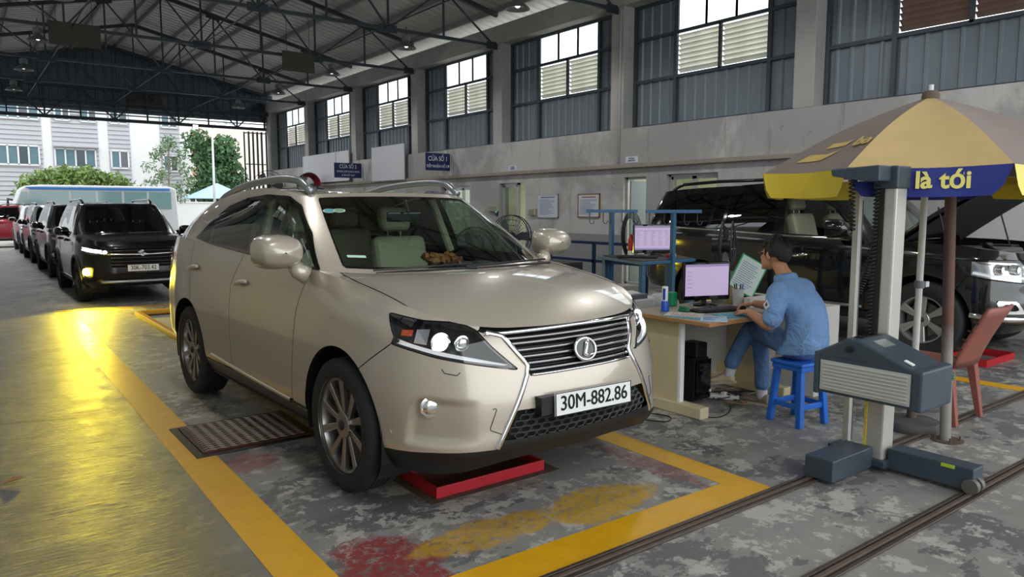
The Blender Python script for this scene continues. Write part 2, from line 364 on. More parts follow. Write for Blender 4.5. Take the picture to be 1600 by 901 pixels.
# ---- roof
ROOFM = mat('galvanised_roof_sheet', srgb(206, 206, 204), .55, .25, var=.2, vscale=.8)
ceil = thing('ceiling', None, None, (RIDGE, 14, 6)); struct(ceil)
prof = []; y = YN-.5
while y < YF+.6:
    for t, d in ((0, 0), (.15, 0), (.18, .05), (.24, .05), (.27, 0)): prof.append((y+t, d))
    y += .30
for sgn, xe in ((1, 11.75), (-1, -1.65)):
    G = [[(x, q, roofz(x)+.09+d) for q, d in prof] for x in (RIDGE, xe)]
    MB().grid(G).build('roof_sheet', ROOFM, ceil)
PUR = mat('purlin_steel', srgb(150, 150, 150), .5, .3, var=.1); TRM = mat('truss_dark_paint', srgb(56, 63, 70), .5, .3)
for sgn in (1, -1):
    for i in range(6):
        x = RIDGE+sgn*(.18+i*1.13); z = roofz(x)
        q = MB().box(x-.03, x+.03, YN-.4, YF+.3, z-.06, z+.085); q.build('purlin', PUR, ceil)
ZCH = 5.5
for yc in YC:
    if yc < 2: continue
    zt = lambda x: roofz(x)-.10
    o = MB(); o.beam((-.75, yc, ZCH), (XW-.05, yc, ZCH), .07, .07)
    for a, b in ((-.8, RIDGE), (RIDGE, XW)): o.beam((a, yc, zt(a)), (b, yc, zt(b)), .08, .10)
    tr = o.build('roof_truss', TRM, ceil)
    N = 8; xs = [-.7+i*(XW-.1+.7)/N for i in range(N+1)]
    for i, x in enumerate(xs):
        if 0 < i < N: MB().beam((x, yc, ZCH), (x, yc, zt(x)), .04).build('web_post', TRM, tr)
        if i % 2 == 0: MB().cbox((x, yc, ZCH), (.42, .03, .17)).build('gusset_plate', TRM, tr)
        else: MB().cbox((x, yc, zt(x)-.03), (.40, .03, .16), (0, math.atan(.225)*(1 if x > RIDGE else -1), 0)).build('gusset_plate', TRM, tr)
        if i < N:
            a = (x, yc, ZCH if i % 2 == 0 else zt(x)); x2 = xs[i+1]; b = (x2, yc, zt(x2) if i % 2 == 0 else ZCH)
            MB().beam(a, b, .036).build('web_diagonal', TRM, tr)
for yc, yd in zip(YC[2:-1], YC[3:]):   # lengthwise ties between trusses
    for x in (2.3, RIDGE, 7.8): MB().beam((x, yc, ZCH), (x, yd, ZCH), .022).build('tie_bar', TRM, ceil)
    for x in (2.3, 7.8): MB().beam((x, yc, ZCH), (x+1.5*(1 if x > 5 else -1), yd, roofz(x+1.5)-.15), .012).build('brace_wire', TRM, ceil)
# ---- far gable over the exit
wall_b = thing('wall_back', None, None, (RIDGE, YF, 4.86)); struct(wall_b)
ys = np.arange(-1.1, 11.3, .3); 
for a, b in ((-1.1, RIDGE), (RIDGE, 11.25)):
    xs = []; x = a
    while x < b-1e-3:
        for t, d in ((0, 0), (.20, 0), (.225, .035), (.275, .035)):
            if x+t < b: xs.append((x+t, d))
        x += .3
    xs.append((b, 0)); G = [[(x, YF-d, 5.25) for x, d in xs], [(x, YF-d, roofz(x)+.08) for x, d in xs]]
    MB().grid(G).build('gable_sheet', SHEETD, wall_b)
gb = mat('gable_beam_grey', srgb(96, 100, 104), .5, .3)
for z, h, m in ((4.90, .12, TRM), (5.22, .08, gb), (5.36, .05, gb), (5.10, .04, gb), (6.05, .12, TRM)): MB().box(-.8, XW, YF-.14, YF-.05, z-h/2, z+h/2).build('gable_beam', m, wall_b)
N = 10; xs = [-.6+i*11.4/N for i in range(N+1)]
for i, x in enumerate(xs):
    if x < XW: MB().beam((x, YF-.2, 4.90), (x, YF-.2, 6.05), .06).build('web_post', TRM, wall_b)
    if i < N: MB().beam((x, YF-.2, 4.90 if i % 2 else 6.05), (xs[i+1], YF-.2, 6.05 if i % 2 else 4.90), .05).build('web_diagonal', TRM, wall_b)
MB().box(5.6, 6.8, YF-.12, YF-.06, 5.35, 5.95).build('louvre_hatch', mat('hatch_brown', srgb(70, 66, 62), .7), wall_b)
gate = thing('folding_gate', 'dark steel folding gate drawn open at the far exit beside the wall', 'gate', (10.5, 31.9, 0))
for i in range(5):
    x = 9.93+i*.18; q = MB()
    for a, b in (((x, 32.0, .1), (x, 32.0, 4.75)), ((x+.12, 31.75, .1), (x+.12, 31.75, 4.75))): q.beam(a, b, .05)
    for z in (.15, 1.2, 2.3, 3.4, 4.7): q.beam((x, 32.0, z), (x+.12, 31.75, z), .04)
    q.build('gate_leaf', TRM, gate)
# ---- outside: yard, boundary wall, building
yard = MB().add([(-80, -40, -.02), (80, -40, -.02), (80, 140, -.02), (-80, 140, -.02)], [(0, 1, 2, 3)]).build('yard_ground', mat('yard_concrete', srgb(142, 139, 134), .8, var=.15, vscale=.5)); struct(yard)
white = mat('white_render', srgb(214, 214, 213), .8, var=.04)
bw = MB().box(-20, 30, 46, 46.25, 0, 1.85).build('wall_yard', white); struct(bw); MB().box(-20, 30, 45.95, 46.3, 1.85, 1.92).build('coping', white, bw)
BY = 58.0
bld = thing('apartment_building', 'grey clapboard and white block behind the yard with curtained windows', 'building', (6, BY, 0))
MB().box(-14, 14.13, BY, BY+12, 0, 13).build('wall', white, bld)
board_m = mat('grey_clapboard', srgb(166, 167, 171), .75, var=.05)
board_me = {}
for a, b in ((-3.0, 1.6), (2.3, 4.85), (5.43, 8.12), (8.75, 10.1), (12.05, 13.36)):
    z = .3
    while z < 9.2:
        key = round(b-a, 3)
        if key not in board_me:
            q = MB().add([(0,-.10,0),(b-a,-.10,0),(b-a,-.03,.30),(0,-.03,.30),(0,0,0),(b-a,0,0),(b-a,0,.30),(0,0,.30)], [(0,1,2,3),(0,4,5,1),(3,2,6,7),(0,3,7,4),(1,5,6,2)]); o = q.build('clapboard', board_m, bld, W=False); board_me[key] = o.data
        else: o = bpy.data.objects.new('clapboard', board_me[key]); COL.objects.link(o); o.parent = bld
        o.location = (a-6, 0, z); z += .30
wf = mat('white_window_frame', srgb(205, 205, 205), .5); curt = mat('blue_curtain', srgb(84, 112, 122), .7, var=.2, vscale=3); dkgl = mat('window_dark_glass', srgb(70, 80, 86), .15)
def far_window(xa, xb, za, zb, n, y=BY-.12):
    o = MB()
    for i in range(n+1):
        x = xa+i*(xb-xa)/n; o.box(x-.05, x+.05, y-.06, y+.04, za, zb)
    o.box(xa, xb, y-.06, y+.04, za-.06, za+.05); o.box(xa, xb, y-.06, y+.04, zb-.05, zb+.06); f = o.build('window', wf, bld)
    for i in range(n):
        a = xa+i*(xb-xa)/n; MB().box(a+.05, a+(xb-xa)/n-.05, y-.01, y+.02, za+.05, zb-.05).build('pane', curt if (i+n) % 3 else dkgl, f)
for w in ((2.35, 4.64, 4.36, 5.59, 4), (5.53, 7.9, 4.30, 5.50, 4), (8.86, 9.92, 4.32, 5.50, 2), (2.5, 4.74, 7.32, 8.5, 4), (5.65, 6.48, 7.38, 8.4, 2), (7.13, 8.07, 7.37, 8.4, 2), (8.89, 9.96, 7.37, 8.4, 2), (12.15, 13.2, 7.31, 8.4, 2), (12.2, 13.15, 4.2, 5.3, 2), (12.1, 13.1, 1.9, 2.5, 2)): far_window(*w)
MB().box(5.45, 8.1, BY-.5, BY-.1, 5.60, 5.66).build('window_canopy', board_m, bld)
ob = thing('stair_block', 'cream and orange building with an outside stair behind the trees', 'building', (18, 68, 0))
MB().box(15.4, 26, 68, 76, 0, 8.6).build('wall', mat('cream_render', srgb(226, 214, 200), .8), ob)
MB().box(16.1, 17.2, 67.9, 68, 4.4, 8.2).build('orange_panel', mat('orange_render', srgb(214, 176, 146), .8), ob)
stm = mat('pale_stair_concrete', srgb(200, 200, 200), .8)
MB().beam((16.2, 67, 5.0), (18.6, 67, 6.9), 1.0, .25).build('stair_flight', stm, ob); MB().beam((18.6, 66.2, 4.9), (16.2, 66.2, 6.9+.5), .1, .9).build('stair_flight', stm, ob)
# ================================================================ CARS: lofted body surfaces, panels cut along signed-distance fields
def hermite(kn, P, ts):
    """non-uniform cubic through P at knots kn (first axis), evaluated at ts"""
    kn = np.asarray(kn, float); P = np.asarray(P, float); ts = np.asarray(ts, float); h = np.diff(kn); d = (P[1:]-P[:-1])/h.reshape((-1,)+(1,)*(P.ndim-1))
    m = np.empty_like(P); m[0] = d[0]; m[-1] = d[-1]
    for i in range(1, len(kn)-1): m[i] = (d[i-1]*h[i]+d[i]*h[i-1])/(h[i]+h[i-1])
    k = np.clip(np.searchsorted(kn, ts, 'right')-1, 0, len(kn)-2); sh = (-1,)+(1,)*(P.ndim-1)
    u = ((ts-kn[k])/h[k]).reshape(sh); H = h[k].reshape(sh)
    return (2*u**3-3*u**2+1)*P[k]+(u**3-2*u**2+u)*H*m[k]+(-2*u**3+3*u**2)*P[k+1]+(u**3-u**2)*H*m[k+1]
def sympad(P, kn):
    """mirror one station across the centre line at both ends so that the surface crosses it smoothly"""
    P = np.asarray(P, float); a = P[1:2].copy(); b = P[-2:-1].copy(); a[..., 1] *= -1; b[..., 1] *= -1
    return np.concatenate([a, P, b]), np.concatenate([[2*kn[0]-kn[1]], kn, [2*kn[-1]-kn[-2]]])
def gnormals(G):
    du = np.gradient(G, axis=1); dv = np.gradient(G, axis=0); n = np.cross(du, dv); l = np.linalg.norm(n, axis=-1, keepdims=True); return n/np.maximum(l, 1e-9)
def sd_poly(px, py, poly):
    """signed distance to a polygon, positive inside"""
    poly = np.asarray(poly, float); d = np.full(px.shape, 1e9); ins = np.zeros(px.shape, bool); n = len(poly)
    for i in range(n):
        a = poly[i]; b = poly[(i+1) % n]; e = b-a; wx = px-a[0]; wy = py-a[1]; t = np.clip((wx*e[0]+wy*e[1])/max(e@e, 1e-12), 0, 1)
        d = np.minimum(d, np.hypot(wx-e[0]*t, wy-e[1]*t))
        c = (a[1] > py) != (b[1] > py)
        with np.errstate(divide='ignore', invalid='ignore'): ins ^= c & (px < (b[0]-a[0])*(py-a[1])/(b[1]-a[1]+1e-15)+a[0])
    return np.where(ins, d, -d)
def clip(G, fields):
    """faces of grid G where every field is positive; cells that straddle a border are cut along it"""
    n, m = G.shape[:2]; F = np.stack(fields, -1) if fields else np.ones((n, m, 1)); V = []; key = {}; faces = []
    def vid(p):
        q = (round(p[0], 5), round(p[1], 5), round(p[2], 5))
        if q not in key: key[q] = len(V); V.append(q)
        return key[q]
    mn = F.min(-1); cmin = np.minimum(np.minimum(mn[:-1, :-1], mn[1:, :-1]), np.minimum(mn[:-1, 1:], mn[1:, 1:]))
    cmax = np.maximum(np.maximum(F[:-1, :-1], F[1:, :-1]), np.maximum(F[:-1, 1:], F[1:, 1:])).min(-1)
    for i, j in zip(*np.nonzero(cmax > 0)):
        idx = ((i, j), (i, j+1), (i+1, j+1), (i+1, j))
        if cmin[i, j] > 0: poly = [G[q] for q in idx]
        else:
            pts = [(G[q], F[q]) for q in idx]
            for f in range(F.shape[-1]):
                out = []
                for k in range(len(pts)):
                    (p, a), (q, b) = pts[k-1], pts[k]
                    if (a[f] > 0) != (b[f] > 0):
                        t = a[f]/(a[f]-b[f]); out.append((p+(q-p)*t, a+(b-a)*t))
                    if b[f] > 0: out.append((q, b))
                pts = out
                if len(pts) < 3: break
            if len(pts) < 3: continue
            poly = [p for p, _ in pts]
        ids = []
        for p in poly:
            w = vid(p)
            if not ids or ids[-1] != w: ids.append(w)
        if len(ids) > 1 and ids[0] == ids[-1]: ids.pop()
        if len(set(ids)) >= 3 and len(set(ids)) == len(ids): faces.append(tuple(ids))
    return V, faces
def coons(c0, c1, d0, d1):
    """c0/c1: front and rear curves (w along), d0/d1: centre and side curves (t along)"""
    c0, c1, d0, d1 = map(np.asarray, (c0, c1, d0, d1)); nw = len(c0); nt = len(d0); w = np.linspace(0, 1, nw)[None, :, None]; t = np.linspace(0, 1, nt)[:, None, None]
    return (1-t)*c0[None]+t*c1[None]+(1-w)*d0[:, None]+w*d1[:, None]-((1-t)*(1-w)*c0[0]+(1-t)*w*c0[-1]+t*(1-w)*c1[0]+t*w*c1[-1])
def resample(P, n):
    P = np.asarray(P, float); s = np.concatenate([[0], np.cumsum(np.linalg.norm(np.diff(P, axis=0), axis=1))]); q = np.linspace(0, s[-1], n)
    return np.stack([np.interp(q, s, P[:, k]) for k in range(P.shape[1])], -1)
class Loft:
    def __init__(s, sp, res=.03):
        O = np.array([q[:2] for q in sp['outline']], float); Wt = np.array([q[2:5] for q in sp['outline']], float)
        kn = np.concatenate([[0], np.cumsum(np.linalg.norm(np.diff(O, axis=0), axis=1))]); s.kn = kn
        Oe, ke = sympad(np.c_[O, np.zeros(len(O))], kn); tan = (Oe[2:]-Oe[:-2])[:, :2]; tan /= np.linalg.norm(tan, axis=1, keepdims=True)
        nrm = np.c_[-tan[:, 1], tan[:, 0]]; nrm *= np.where((nrm*(O-[O[:, 0].mean(), 0])).sum(1) < 0, -1, 1)[:, None]
        fr = np.array(sp['fr']); of = Wt@np.array([sp['oF'], sp['oS'], sp['oR']])       # (J, I)
        zb = np.array(sp['zb']); sh = np.array(sp['sh']); of[:, -1] += np.array(sp['sho'])
        J, I = of.shape; net = np.zeros((J, I, 3))
        net[:, :, 0] = O[:, :1]+nrm[:, :1]*of; net[:, :, 1] = np.maximum(0, O[:, 1:]+nrm[:, 1:]*of); net[:, :, 2] = zb[:, None]+fr[None]*(sh-zb)[:, None]
        net[0, :, 1] = 0; net[-1, :, 1] = 0
        ns = int(kn[-1]/res); s.a = np.linspace(0, kn[-1], ns); Pe, ke = sympad(net, kn); A = hermite(ke, Pe, s.a)       # (ns, I, 3)
        fk = np.cumsum(np.r_[0, np.linalg.norm(np.diff(net, axis=1), axis=2).mean(0)]); nv = int((sh.mean()-zb.mean())/res*1.15)+2
        s.G = hermite(fk, A.transpose(1, 0, 2), np.linspace(0, fk[-1], nv)); s.G[:, 0, 1] = 0; s.G[:, -1, 1] = 0
        s.N = gnormals(s.G); 
        for poly, depth, fall in sp.get('dents', ()):
            sg = 1 if s.N[nv//2, ns//2, 1] > 0 else -1; w = np.clip((s.a[None]-.62)/.22, 0, 1)*np.clip(sd_poly(np.broadcast_to(s.a[None], s.G.shape[:2]), s.G[..., 2], poly)/fall, 0, 1); s.G = s.G-sg*s.N*(depth*w*w*(3-2*w))[..., None]
        s.N = gnormals(s.G)
        if s.N[nv//2, ns//2, 1] < 0: s.N = -s.N
        s.Aa = np.broadcast_to(s.a[None], s.G.shape[:2]); s.top = s.G[-1]; base = hermite(*[x for x in (ke, sympad(np.c_[O, np.zeros(len(O))], kn)[0])], s.a); s.base = base[:, :2]
        # greenhouse
        g = sp['gh']; nA, nD = sp['ghA'], sp['ghD']; B = []; T = []
        for k, (b, t) in enumerate(g):
            if nA <= k <= nD and len(b) == 1: b = s.shoulder(b[0])+np.array([0, -.008, -.004])
            B.append(b); T.append(t)
        B = np.array(B, float); T = np.array(T, float); kg = np.concatenate([[0], np.cumsum(np.linalg.norm(np.diff((B+T)/2, axis=0), axis=1))])
        ng = int(kg[-1]/res); s.ga = np.linspace(0, kg[-1], ng); s.kg = kg
        Be, kee = sympad(B, kg); Te, _ = sympad(T, kg); b = hermite(kee, Be, s.ga); t = hermite(kee, Te, s.ga); b[0, 1] = t[0, 1] = b[-1, 1] = t[-1, 1] = 0
        nvv = int(np.linalg.norm(T-B, axis=1).mean()/res)+2; v = np.linspace(0, 1, nvv)[:, None, None]
        mid = (b+t)/2; out = np.c_[np.gradient(mid[:, 1]), -np.gradient(mid[:, 0]), np.zeros(ng)]; out /= np.linalg.norm(out, axis=1, keepdims=True)+1e-9
        if out[0, 0] < 0: out = -out
        s.H = (1-v)*b[None]+v*t[None]+out[None]*(4*v*(1-v))*sp.get('bulge', .03); s.H[:, 0, 1] = 0; s.H[:, -1, 1] = 0
        s.HN = gnormals(s.H); 
        if s.HN[nvv//2, ng//2, 1] < 0: s.HN = -s.HN
        s.Hs = np.broadcast_to(np.interp(s.ga, kg, np.arange(len(g)))[None], s.H.shape[:2]); s.Hv = np.broadcast_to(v[:, :, 0], s.H.shape[:2])
        iA = int(np.argmin(abs(s.ga-kg[nA]))); iD = int(np.argmin(abs(s.ga-kg[nD]))); s.b, s.t = s.H[0], s.H[-1]
        # roof
        nt = int((T[nA, 0]-T[nD, 0])/.06)+2; nw = 14; f = resample(s.t[:iA+1], nw); r = resample(s.t[iD:][::-1], nw); sd = resample(s.t[iA:iD+1], nt)
        tt = np.linspace(0, 1, nt)[:, None]; ctr = f[0]*(1-tt)+r[0]*tt; ctr[:, 2] += 4*tt[:, 0]*(1-tt[:, 0])*sp['crown']; s.R = coons(f, r, ctr, sd)
        # bonnet
        jc = int(np.argmin(abs(s.a-kn[sp['jc']]))); xb = B[nA, 0]; jA = jc+int(np.argmin(abs(s.top[jc:, 0]-xb)))
        nt = int((s.top[0, 0]-B[0, 0])/.05)+2; f = resample(s.top[:jc+1], 16); sd = resample(s.top[jc:jA+1], nt); r = resample(s.b[:iA+1], 16); r[-1] = sd[-1]
        tt = np.linspace(0, 1, nt)[:, None]; ctr = f[0]*(1-tt)+r[0]*tt; ctr[:, 2] += 4*tt[:, 0]*(1-tt[:, 0])*sp.get('hcrown', .04); s.B = coons(f, r, ctr, sd)
        wv = np.linspace(0, 1, 16)[None, :]; tv = np.linspace(0, 1, nt)[:, None]; s.B[:, :, 2] += sp.get('hcross', .03)*np.sin(np.pi*np.clip(tv, 0, 1))**.5*(1-wv**2)*tv**.3
        # refine both patches
        def fine(P, k=2):
            n, m = P.shape[:2]; P = hermite(np.arange(n), P, np.linspace(0, n-1, (n-1)*k+1)); return hermite(np.arange(m), P.transpose(1, 0, 2), np.linspace(0, m-1, (m-1)*k+1)).transpose(1, 0, 2)
        s.B = fine(s.B); s.R = fine(s.R)
    def shoulder(s, x):
        i = len(s.a)//6; q = s.top[i:-i]; return np.array([np.interp(-x, -q[:, 0], q[:, k]) for k in range(3)])
    def aof(s, x, y):
        d = np.hypot(s.base[:, 0]-x, s.base[:, 1]-y); return s.a[int(np.argmin(d))]
    def surf(s, a, z, off=0.0):
        sg = -1 if a < 0 else 1; a = abs(a); i = min(int(np.searchsorted(s.a, a, 'right')-1), len(s.a)-2); i = max(i, 0); t = (a-s.a[i])/(s.a[i+1]-s.a[i])
        c = s.G[:, i]*(1-t)+s.G[:, i+1]*t; n = s.N[:, i]*(1-t)+s.N[:, i+1]*t
        p = np.array([np.interp(z, c[:, 2], c[:, k]) for k in range(2)]+[z]); q = np.array([np.interp(z, c[:, 2], n[:, k]) for k in range(3)]); p = p+q*off; p[1] *= sg; return p
CHROME = mat('chrome', (.82, .83, .85), .08, 1.0); BLACKP = mat('black_plastic', srgb(24, 25, 27), .45); GLOSSB = mat('gloss_black_trim', srgb(10, 11, 12), .08, coat=.5)
RUBBER = mat('tyre_rubber', srgb(34, 35, 37), .75, var=.15, vscale=20); ALLOY = mat('alloy_rim', srgb(158, 156, 152), .28, .85); DARKIN = mat('car_cavity_dark', srgb(14, 14, 15), .9)
CREAM = mat('cream_leather', srgb(196, 186, 160), .5, var=.06); DASH = mat('dash_black', srgb(26, 27, 29), .55); DISC = mat('brake_disc_steel', srgb(110, 108, 105), .35, .8)
LENS = glass('lamp_lens', (.96, .97, .98), .06); WSHIELD = glass('windscreen_glass', (.62, .74, .68), .06); FGLASS = glass('front_side_glass', (.45, .54, .49), .07); TINT = glass('tinted_glass', (.05, .055, .055), .07); DGLASS = glass('dark_windscreen', (.20, .24, .24), .06)
REFL = mat('lamp_reflector', (.75, .76, .78), .15, .9); AMBER = mat('amber_reflector', srgb(190, 70, 20), .3); PLATEW = mat('plate_white', srgb(226, 228, 226), .4); INK = mat('plate_black', srgb(14, 14, 16), .5); REDL = mat('red_lamp_plastic', srgb(170, 16, 20), .15)
def emit(name, col, st): return mat(name, (.02, .02, .02), .4, emis=(*col, 1), estr=st)
XENON = emit('xenon_beam', (.93, 1.0, .96), 30); LEDW = mat('lamp_strip_clear', srgb(205, 208, 210), .2, .2, emis=(1, 1, 1, 1), estr=.22)
class Car:
    def __init__(s, sp, name, label, loc, heading, paint, group=None, wheels=None, res=.03):
        """heading: direction of the nose in the ground plane, degrees from +x; origin = ground under the front axle centre"""
        s.sp = sp; s.L = Loft(sp, res); s.paint = paint
        s.root = thing(name, label, 'car', loc, math.radians(heading), group); s.root.location = loc; ROOTLOC[s.root.name] = (0, 0, 0); s.wx = sp['wheels']; s.fields0()
    def fields0(s):
        L = s.L; G = L.G; r = s.sp['archR']; zc = s.sp['archZ']
        s.arch = np.minimum(np.hypot(G[..., 0]-s.wx[0], G[..., 2]-zc), np.hypot(G[..., 0]-s.wx[1], G[..., 2]-zc))-r
        s.az = (L.Aa, G[..., 2])
    def mesh(s, name, V, Fc, m, parent=None, smooth=True):
        if not Fc: return None
        me = bpy.data.meshes.new(name); me.from_pydata(V, [], Fc); me.update(); me.materials.append(m)
        if smooth: me.polygons.foreach_set('use_smooth', [True]*len(me.polygons))
        o = bpy.data.objects.new(name, me); COL.objects.link(o); o.parent = parent or s.root; return o
    def panel(s, name, G, fields, m, both=False, off=0.0, N=None, sides=(1, -1), parent=None):
        """both: one object crossing the centre line; else one object per side"""
        if off and N is not None: G = G+N*off
        V, Fc = clip(G, fields); out = []
        if both:
            n = len(V); key = {}; VV = []; 
            def vid(p):
                if p not in key: key[p] = len(VV); VV.append(p)
                return key[p]
            FF = [tuple(vid(V[i]) for i in f) for f in Fc]+[tuple(vid((V[i][0], -V[i][1]+0.0, V[i][2])) for i in reversed(f)) for f in Fc]
            FF = [f for f in FF if len(set(f)) == len(f)]
            return [s.mesh(name, VV, FF, m, parent)]
        for sg in sides:
            if sg > 0: o = s.mesh(name, V, Fc, m, parent)
            else: o = s.mesh(name, [(x, -y, z) for x, y, z in V], [f[::-1] for f in Fc], m, parent)
            out.append(o)
        return out
    def inside(s, poly, gap=.003): return sd_poly(*s.az, poly)-gap
    def outside(s, poly, gap=.003): return -sd_poly(*s.az, poly)-gap
    def path(s, pts, step=.03, off=.004):
        out = []
        for (a, z), (b, w) in zip(pts[:-1], pts[1:]):
            n = max(1, int(math.hypot(b-a, w-z)/step))
            out += [s.L.surf(a+(b-a)*i/n, z+(w-z)*i/n, off) for i in range(n)]
        out.append(s.L.surf(*pts[-1], off)); return out
    def strip(s, name, pts, w, m, off=.004, th=.004, parent=None, both=True):
        """flat raised strip of width w along an (a, z) path on the body side"""
        objs = []
        for sg in ((1, -1) if both else (1,)):
            P = [np.array(q) for q in s.path([(sg*a, z) for a, z in pts], .03, 0)]; N = [np.array(s.path([(sg*a, z)], .03, 1.0)[0])-np.array(s.path([(sg*a, z)], .03, 0)[0]) for a, z in [(pts[0])]]
            o = MB(); ring = []
            Q = [np.array(q) for q in s.path([(sg*a, z) for a, z in pts], .03, off+th)]
            for i in range(len(P)):
                t = P[min(i+1, len(P)-1)]-P[max(i-1, 0)]; n = Q[i]-P[i]; n = n/(np.linalg.norm(n)+1e-9); b = np.cross(t, n); b = b/(np.linalg.norm(b)+1e-9)
                ring.append([P[i]+n*off*.0+b*w/2, Q[i]+b*w*.38, Q[i]-b*w*.38, P[i]-b*w/2])
            G = np.array(ring); o.grid(G); ob = o.build(name, m, parent or s.root, W=False, smooth=True); objs.append(ob)
        return objs
    def tube(s, name, P, r, m, seg=8, parent=None, both=False):
        obs = []
        for sg in ((1, -1) if both else (1,)):
            obs.append(MB().tube([(p[0], sg*p[1], p[2]) for p in P], r, seg).build(name, m, parent or s.root, W=False, smooth=True))
        return obs
    def shell(s):
        """dark lining behind the panels, floor pan and wheel-arch liners"""
        L = s.L; sp = s.sp; depth = np.interp(L.G[..., 0], [s.wx[0]+.3, s.wx[0]+.55], [.02, sp.get('frontdepth', .085)]); I = L.G-L.N*depth[..., None]; I[:, 0, 1] = 0; I[:, -1, 1] = 0
        V, Fc = clip(I, [s.arch]); VV = V+[(x, -y, z) for x, y, z in V]; n = len(V); s.mesh('body_lining', VV, Fc+[tuple(i+n for i in f[::-1]) for f in Fc], DARKIN)
        zf = sp['zb'][7]+.02; q = MB(); ym = min(.88, max(L.base[:, 1])-.06); x0 = s.wx[1]-.55; q.box(x0, s.wx[0]+.62, -.52, .52, zf, zf+.03); q.box(s.wx[1]+sp['archR'], s.wx[0]-sp['archR'], -ym, ym, zf, zf+.03); q.box(x0, s.wx[0]+.5, -.5, .5, zf+.02, zf+.10); q.build('floor_pan', DARKIN, s.root, W=False)
        for x in s.wx:
            for sg in (1, -1):
                arc = [(x+(sp['archR']+.01)*math.cos(t), z) for t, z in [(math.radians(d), sp['archZ']+(sp['archR']+.01)*math.sin(math.radians(d))) for d in range(-25, 206, 11)]]
                yo = max(L.base[:, 1])-.03; G = [[(a, sg*y, z) for a, z in arc] for y in (yo, .46)]; b = MB().grid(G); c = [(a, z) for a, z in arc]; b.add([(a, sg*.46, z) for a, z in c], [tuple(range(len(c)))]); b.build('arch_liner', BLACKP, s.root, W=False)
    def wheel(s, x, sg, y_out, r, rr, width, spokes=10, steer=0.0, style='twin', rimm=None):
        t = MB(); h = width/2; P = [(rr, -h*.86), (rr+.012, -h*.95), (r*.82, -h), (r*.93, -h*.98), (r*.985, -h*.84), (r, -h*.66)]; n = 5
        for i in range(n):   # tread ribs and grooves
            a = -h*.62+i*h*1.24/n; b = a+h*1.24/n
            P += [(r, a), (r, b-.008), (r-.009, b-.006), (r-.009, b-.001)] if i < n-1 else [(r, a), (r, h*.66)]
        P += [(r*.985, h*.84), (r*.93, h*.98), (r*.82, h), (rr+.012, h*.95), (rr, h*.86)]
        t.lathe(P, 48, axis='y'); ty = t.build('tyre', RUBBER, s.root, W=False, smooth='auto', angle=50); ty.location = (x, sg*(y_out-h), r); ty.rotation_euler = (0, 0, steer+(math.pi if sg > 0 else 0))
        # local frame: outer face towards -y
        o = MB(); f = -h*.86; o.lathe([(rr+.004, f-.012), (rr+.004, f+.004), (rr-.014, f+.006), (rr-.022, f+.03), (rr-.03, h*.3), (rr-.02, h*.8)], 48, axis='y')
        rim = o.build('rim', rimm or ALLOY, ty, W=False, smooth='auto', angle=50)
        sp = MB(); ns = spokes
        for k in range(ns):
            if style == 'twin': w0 = 2*math.pi*(k//2)/(ns/2)+(.155 if k % 2 else -.155); wi = 2*math.pi*(k//2)/(ns/2)+(.21 if k % 2 else -.21)
            elif style == 'fan': w0 = 2*math.pi*k/ns; wi = w0+(.10 if k % 2 else -.10)
            else: w0 = wi = 2*math.pi*k/ns
            a = Vector((math.sin(wi), 0, math.cos(wi))); b = Vector((math.sin(w0), 0, math.cos(w0)))
            pi, po = a*.06, b*(rr-.012); ti = .02 if style == 'single' else .014; to = .042 if style == 'single' else .024
            di = Vector((math.cos(wi), 0, -math.sin(wi))); do = Vector((math.cos(w0), 0, -math.sin(w0))); yi, yo = f+.022, f+.004
            vs = [pi-di*ti+Vector((0, yi, 0)), pi+di*ti+Vector((0, yi, 0)), po+do*to+Vector((0, yo, 0)), po-do*to+Vector((0, yo, 0))]; vs += [v+Vector((0, .03, 0)) for v in vs]
            sp.add(vs, [(0, 1, 2, 3), (7, 6, 5, 4), (0, 4, 5, 1), (1, 5, 6, 2), (2, 6, 7, 3), (3, 7, 4, 0)])
        sp.lathe([(0.001, f+.004), (.075, f+.008), (.078, f+.05)], 24, axis='y'); sp.build('spokes', rimm or ALLOY, rim, W=False, bev=.004, seg=1)
        MB().lathe([(.001, f-.004), (.026, f-.003), (.03, f+.012)], 20, axis='y').build('hub_cap', BLACKP, rim, W=False, smooth=True)
        MB().lathe([(.05, f+.07), (rr*.72, f+.07), (rr*.72, f+.095), (.05, f+.095)], 32, axis='y').build('brake_disc', DISC, rim, W=False)
        nut = MB()
        for k in range(5):
            w = 2*math.pi*(k+.5)/5; nut.lathe([(.001, f+.008), (.009, f+.01), (.009, f+.03)], 8, (.05*math.sin(w), 0, .05*math.cos(w)), 'y')
        nut.build('wheel_nut', BLACKP, rim, W=False)
    def wheels(s, y_out, r, rr, width, **kw):
        for x in s.wx:
            for sg in (1, -1): s.wheel(x, sg, y_out, r, rr, width, **kw)
    def plate(s, text, x, z, tilt=-6, w=.47, h=.11, y=0):
        r = MB().cbox((0, 0, 0), (.012, w, h)).build('number_plate', PLATEW, s.root, W=False, bev=.004); r.location = (x, y, z); r.rotation_euler = (0, math.radians(tilt), 0)
        e = MB()
        for a in ((-w/2, w/2, h/2-.004, h/2), (-w/2, w/2, -h/2, -h/2+.004), (-w/2, -w/2+.004, -h/2, h/2), (w/2-.004, w/2, -h/2, h/2)): e.box(.006, .008, a[0], a[1], a[2], a[3])
        e.build('plate_border', INK, r, W=False)
        for d in (-.0012, .0012): text_mesh(text, .098*h/.11, 'plate_number', INK, r, frame_mat((.0075, d, d*.6), (0, 1, 0), (0, 0, 1)), sx=w/.47*.84)
        return r
